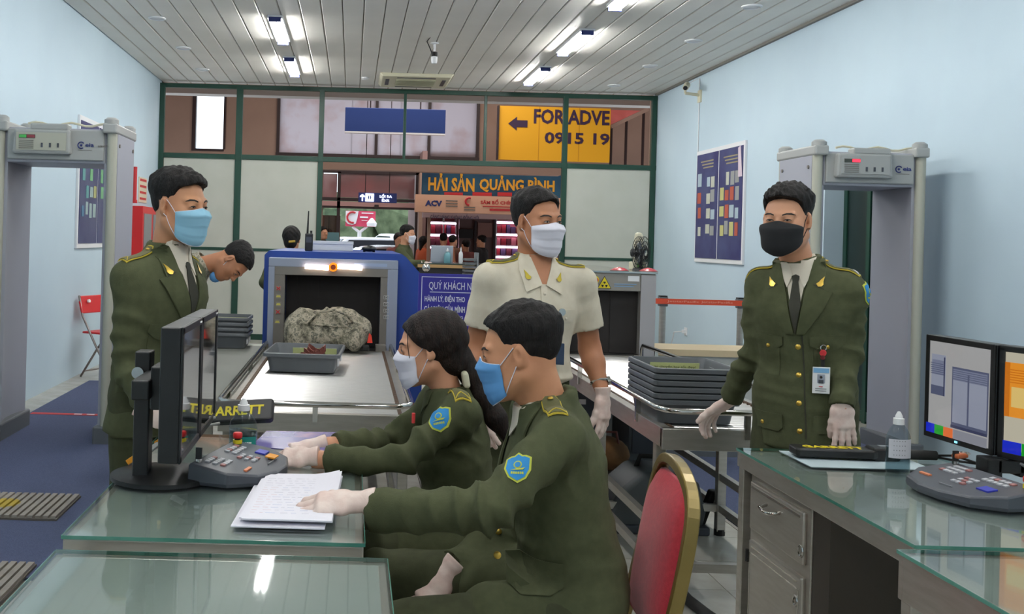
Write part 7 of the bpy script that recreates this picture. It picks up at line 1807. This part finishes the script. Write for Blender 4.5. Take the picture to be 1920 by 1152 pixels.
# ---- bending passenger in camouflage
J = dict(pel=(-1.20, 6.05, .98), nb=(-.885, 6.02, 1.30), hd=P(437, 492, 6.0), sR=(-.93, 5.85, 1.22), sL=(-.95, 6.19, 1.23), eR=(-.93, 5.80, 1.0), wR=(-.90, 5.92, .78), eL=(-.93, 6.24, 1.0), wL=(-.90, 6.15, .79),
         kR=(-1.21, 5.95, .5), aR=(-1.23, 5.95, .08), kL=(-1.21, 6.15, .5), aL=(-1.24, 6.16, .08))
R5 = person('man in camouflage shirt bending over the side table, mask under his chin', J, (.30, -.28, -.91), (.9, 0, .42), skin='skin2', coat='camo', trous='camo', hair='back', hs=.98, seed=31, fold=1.2, front=(.6, 0, -.8), coat_len=.1, detail=True, hands=None)
h5 = R5['h']
MB().ball(h5.p(.0, .055, -.125), .036, 12, (1.0, .9, .9)).build('face_mask', M['maskd'], R5['o'], smooth=True)
MB().tube([h5.p(-.03, .06, -.1), h5.p(-.07, .02, -.05), h5.p(-.08, -.01, .01)], .0016, 5).build('ear_loop', M['maskw'], R5['o']); MB().tube([h5.p(.03, .06, -.1), h5.p(.07, .02, -.05), h5.p(.08, -.01, .01)], .0016, 5).build('ear_loop', M['maskw'], R5['o'])
a = P(371, 548, 5.75); MB().cyl(a, a+V3((0, 0, .06)), .014).build('blue_whistle', mat('royal_blue_plastic', (30, 50, 190), .4), R5['o'])
# ---- woman officer behind the blue machine
J = stand(P(547, 445, 9.3).x, 9.3, 1.60, (.15, 1)); J['hd'] = P(547, 449, 9.3); J['nb'] = J['hd']+V3((0, -.02, -.15)); J['eL'] = P(497, 530, 9.2); J['wL'] = P(520, 560, 9.4); J['sL'] = J['nb']+V3((-.16, 0, -.05)); J['sR'] = J['nb']+V3((.16, 0, -.05)); J['eR'] = J['sR']+V3((.06, .02, -.25)); J['wR'] = J['eR']+V3((-.05, .15, -.15))
h6 = J['hd']; R6 = person('woman officer seen from behind beyond the blue X-ray machine, hair in a bun', J, (.12, 1, -.1), (0, 0, 1), hair=[(h6+V3((0, -.075, -.01)), .05), (h6+V3((0, -.085, -.035)), .045)], hairm='hair', hs=.92, detail=False, vox=.012, seed=41, slim=.9, female=True, nr=.045)
MB().obox(h6+V3((.01, -.135, -.02)), (.06, .01, .02), (1, 0, .1), (0, 1, 0)).build('hair_clip', M['gold'], R6['o'], bevel=.004)
# ---- officer at the standing counter
J = stand(P(757, 470, 13.7).x, 13.8, 1.68, (.9, -.4)); J['hd'] = P(765, 440, 13.7); J['nb'] = P(757, 463, 13.72); J['sR'] = J['nb']+V3((-.06, -.16, -.06)); J['sL'] = J['nb']+V3((.06, .16, -.06)); J['eR'] = P(772, 495, 13.45); J['wR'] = P(797, 494, 13.35); J['eL'] = J['sL']+V3((.05, .05, -.27)); J['wL'] = J['eL']+V3((.2, -.05, -.05))
R7 = person('officer in olive uniform and white mask leaning on the standing counter', J, (.88, -.45, -.06), (0, 0, 1), hair='crop', mask='maskw', hs=.98, detail=False, vox=.011, seed=43, hands={'R': dict(d=(1, 0, -.1), nb=(0, -.4, .9), curl=(.4, .4, .3)), 'L': dict(skip=True)})
# ---- customers in the hall
def bgman(label, px, ptop, Y, face, coat, hair='crop', skin='skin', slim=.95, long=False, seed=0):
    a = P(px, ptop, Y); ht = max(1.45, min(1.75, a.z)); J = stand(a.x, Y, ht, face, 0, 0)
    hh = J['hd']; hr = hair if not long else [(hh+V3((-face[0]*.07, -face[1]*.07, -.02)), .05), (hh+V3((-face[0]*.10, -face[1]*.10, -.14)), .03)]
    return person(label, J, (face[0], face[1], 0), (0, 0, 1), skin=skin, coat=coat, trous='console', hair=hr, hs=.95, detail=False, vox=.02, seed=seed, slim=slim, group='customers in the hall', coat_len=.08, female=long)
M['c_or'] = mat('rust_orange_jacket', (170, 76, 40), .85); M['c_pe'] = mat('peach_shirt', (208, 142, 110), .85); M['c_pk'] = mat('dusty_rose_top', (120, 66, 62), .85); M['c_dk'] = mat('dark_clothes', (26, 24, 26), .85); M['c_br'] = mat('brown_jacket', (96, 64, 50), .85)
bgman('woman in rust orange jacket with tied hair near the shop shelves', 795, 443, 20.6, (.8, .5), 'c_or', long=True, seed=1)
bgman('man in peach shirt seen from behind at the shop', 832, 437, 20.2, (.25, 1), 'c_pe', slim=1.1, seed=2)
bgman('person in brown jacket just behind the peach-shirted man', 849, 441, 21.0, (.6, .8), 'c_br', seed=3)
bgman('customer in dusty rose top beside the dark shop cabinet', 874, 450, 20.6, (-.4, .8), 'c_pk', seed=4)
bgman('man in dark clothes standing in front of the shop cabinet', 904, 441, 20.3, (-.8, .5), 'c_dk', seed=5)
bgman('dark-haired woman behind the officer at the standing counter', 748, 436, 17.5, (.3, -.9), 'c_pk', long=True, seed=6)
bgman('person in dark clothes behind the left glass of the entrance', 605, 424, 19.5, (.6, -.6), 'c_dk', seed=7)
# ---- camouflage duffel bag in the tunnel mouth
bt_ = thing('duffel_bag', 'camouflage duffel bag coming out of the blue X-ray machine', 'bag', (-.15, 6.72, .73))
B = SDF(.007); bc = V3((-.165, 6.74, .86))
B.ecap((-.33, 6.72, .845), (.02, 6.76, .845), (.13, .115), (.13, .12), (0, 1, 0), .04); B.ecap((-.30, 6.72, .94), (.0, 6.76, .95), (.08, .055), (.09, .05), (0, 1, 0), .04); B.ell((.03, 6.68, .82), (.06, .12, .09), None, .04); B.ell((-.36, 6.7, .81), (.05, .11, .08), None, .04)
B.plane((-.1, 6.7, .735), (0, 0, -1), .6, .01)
vq = wrinkle(B.mesh(), [((-.15, 6.65, .97), .12, .008, (1, .2, .5)), ((.03, 6.65, .9), .1, .007, (.3, 0, 1)), ((-.3, 6.62, .85), .12, .006, (1, 0, .3))], 9, .005)
mesh_obj('bag_body', vq, M['camo'], bt_); bb_ = bvh_of(vq)
decal('top_flap', [(-.17, -.02), (.13, -.03), (.15, .05), (-.16, .06)], (-.15, 6.6, .93), (1, 0, 0), (0, .35, 1), bb_, .004, .006, M['camo'], bt_, .02, .3)
MB().tube([(-.27, 6.62, .90), (-.2, 6.58, .985), (-.1, 6.6, 1.0), (-.02, 6.6, .97), (.02, 6.63, .92)], .008, 8).build('carry_strap', M['camo'], bt_, smooth='all')
MB().box(.085, .13, 6.6, 6.68, .74, .775).build('strap_end', M['rubber'], bt_, bevel=.008)
a = P(693, 632, 6.62); MB().prism([(-.015, -.03), (.02, -.03), (.012, .02), (-.004, .035)], (a.x, 6.62, a.z-.01), (1, 0, 0), (0, 0, 1), (0, .004, 0)).build('red_tag', mat('red_orange_tag', (230, 60, 40), .5), bt_)
# ---- group the seated chairs' occupants etc. done
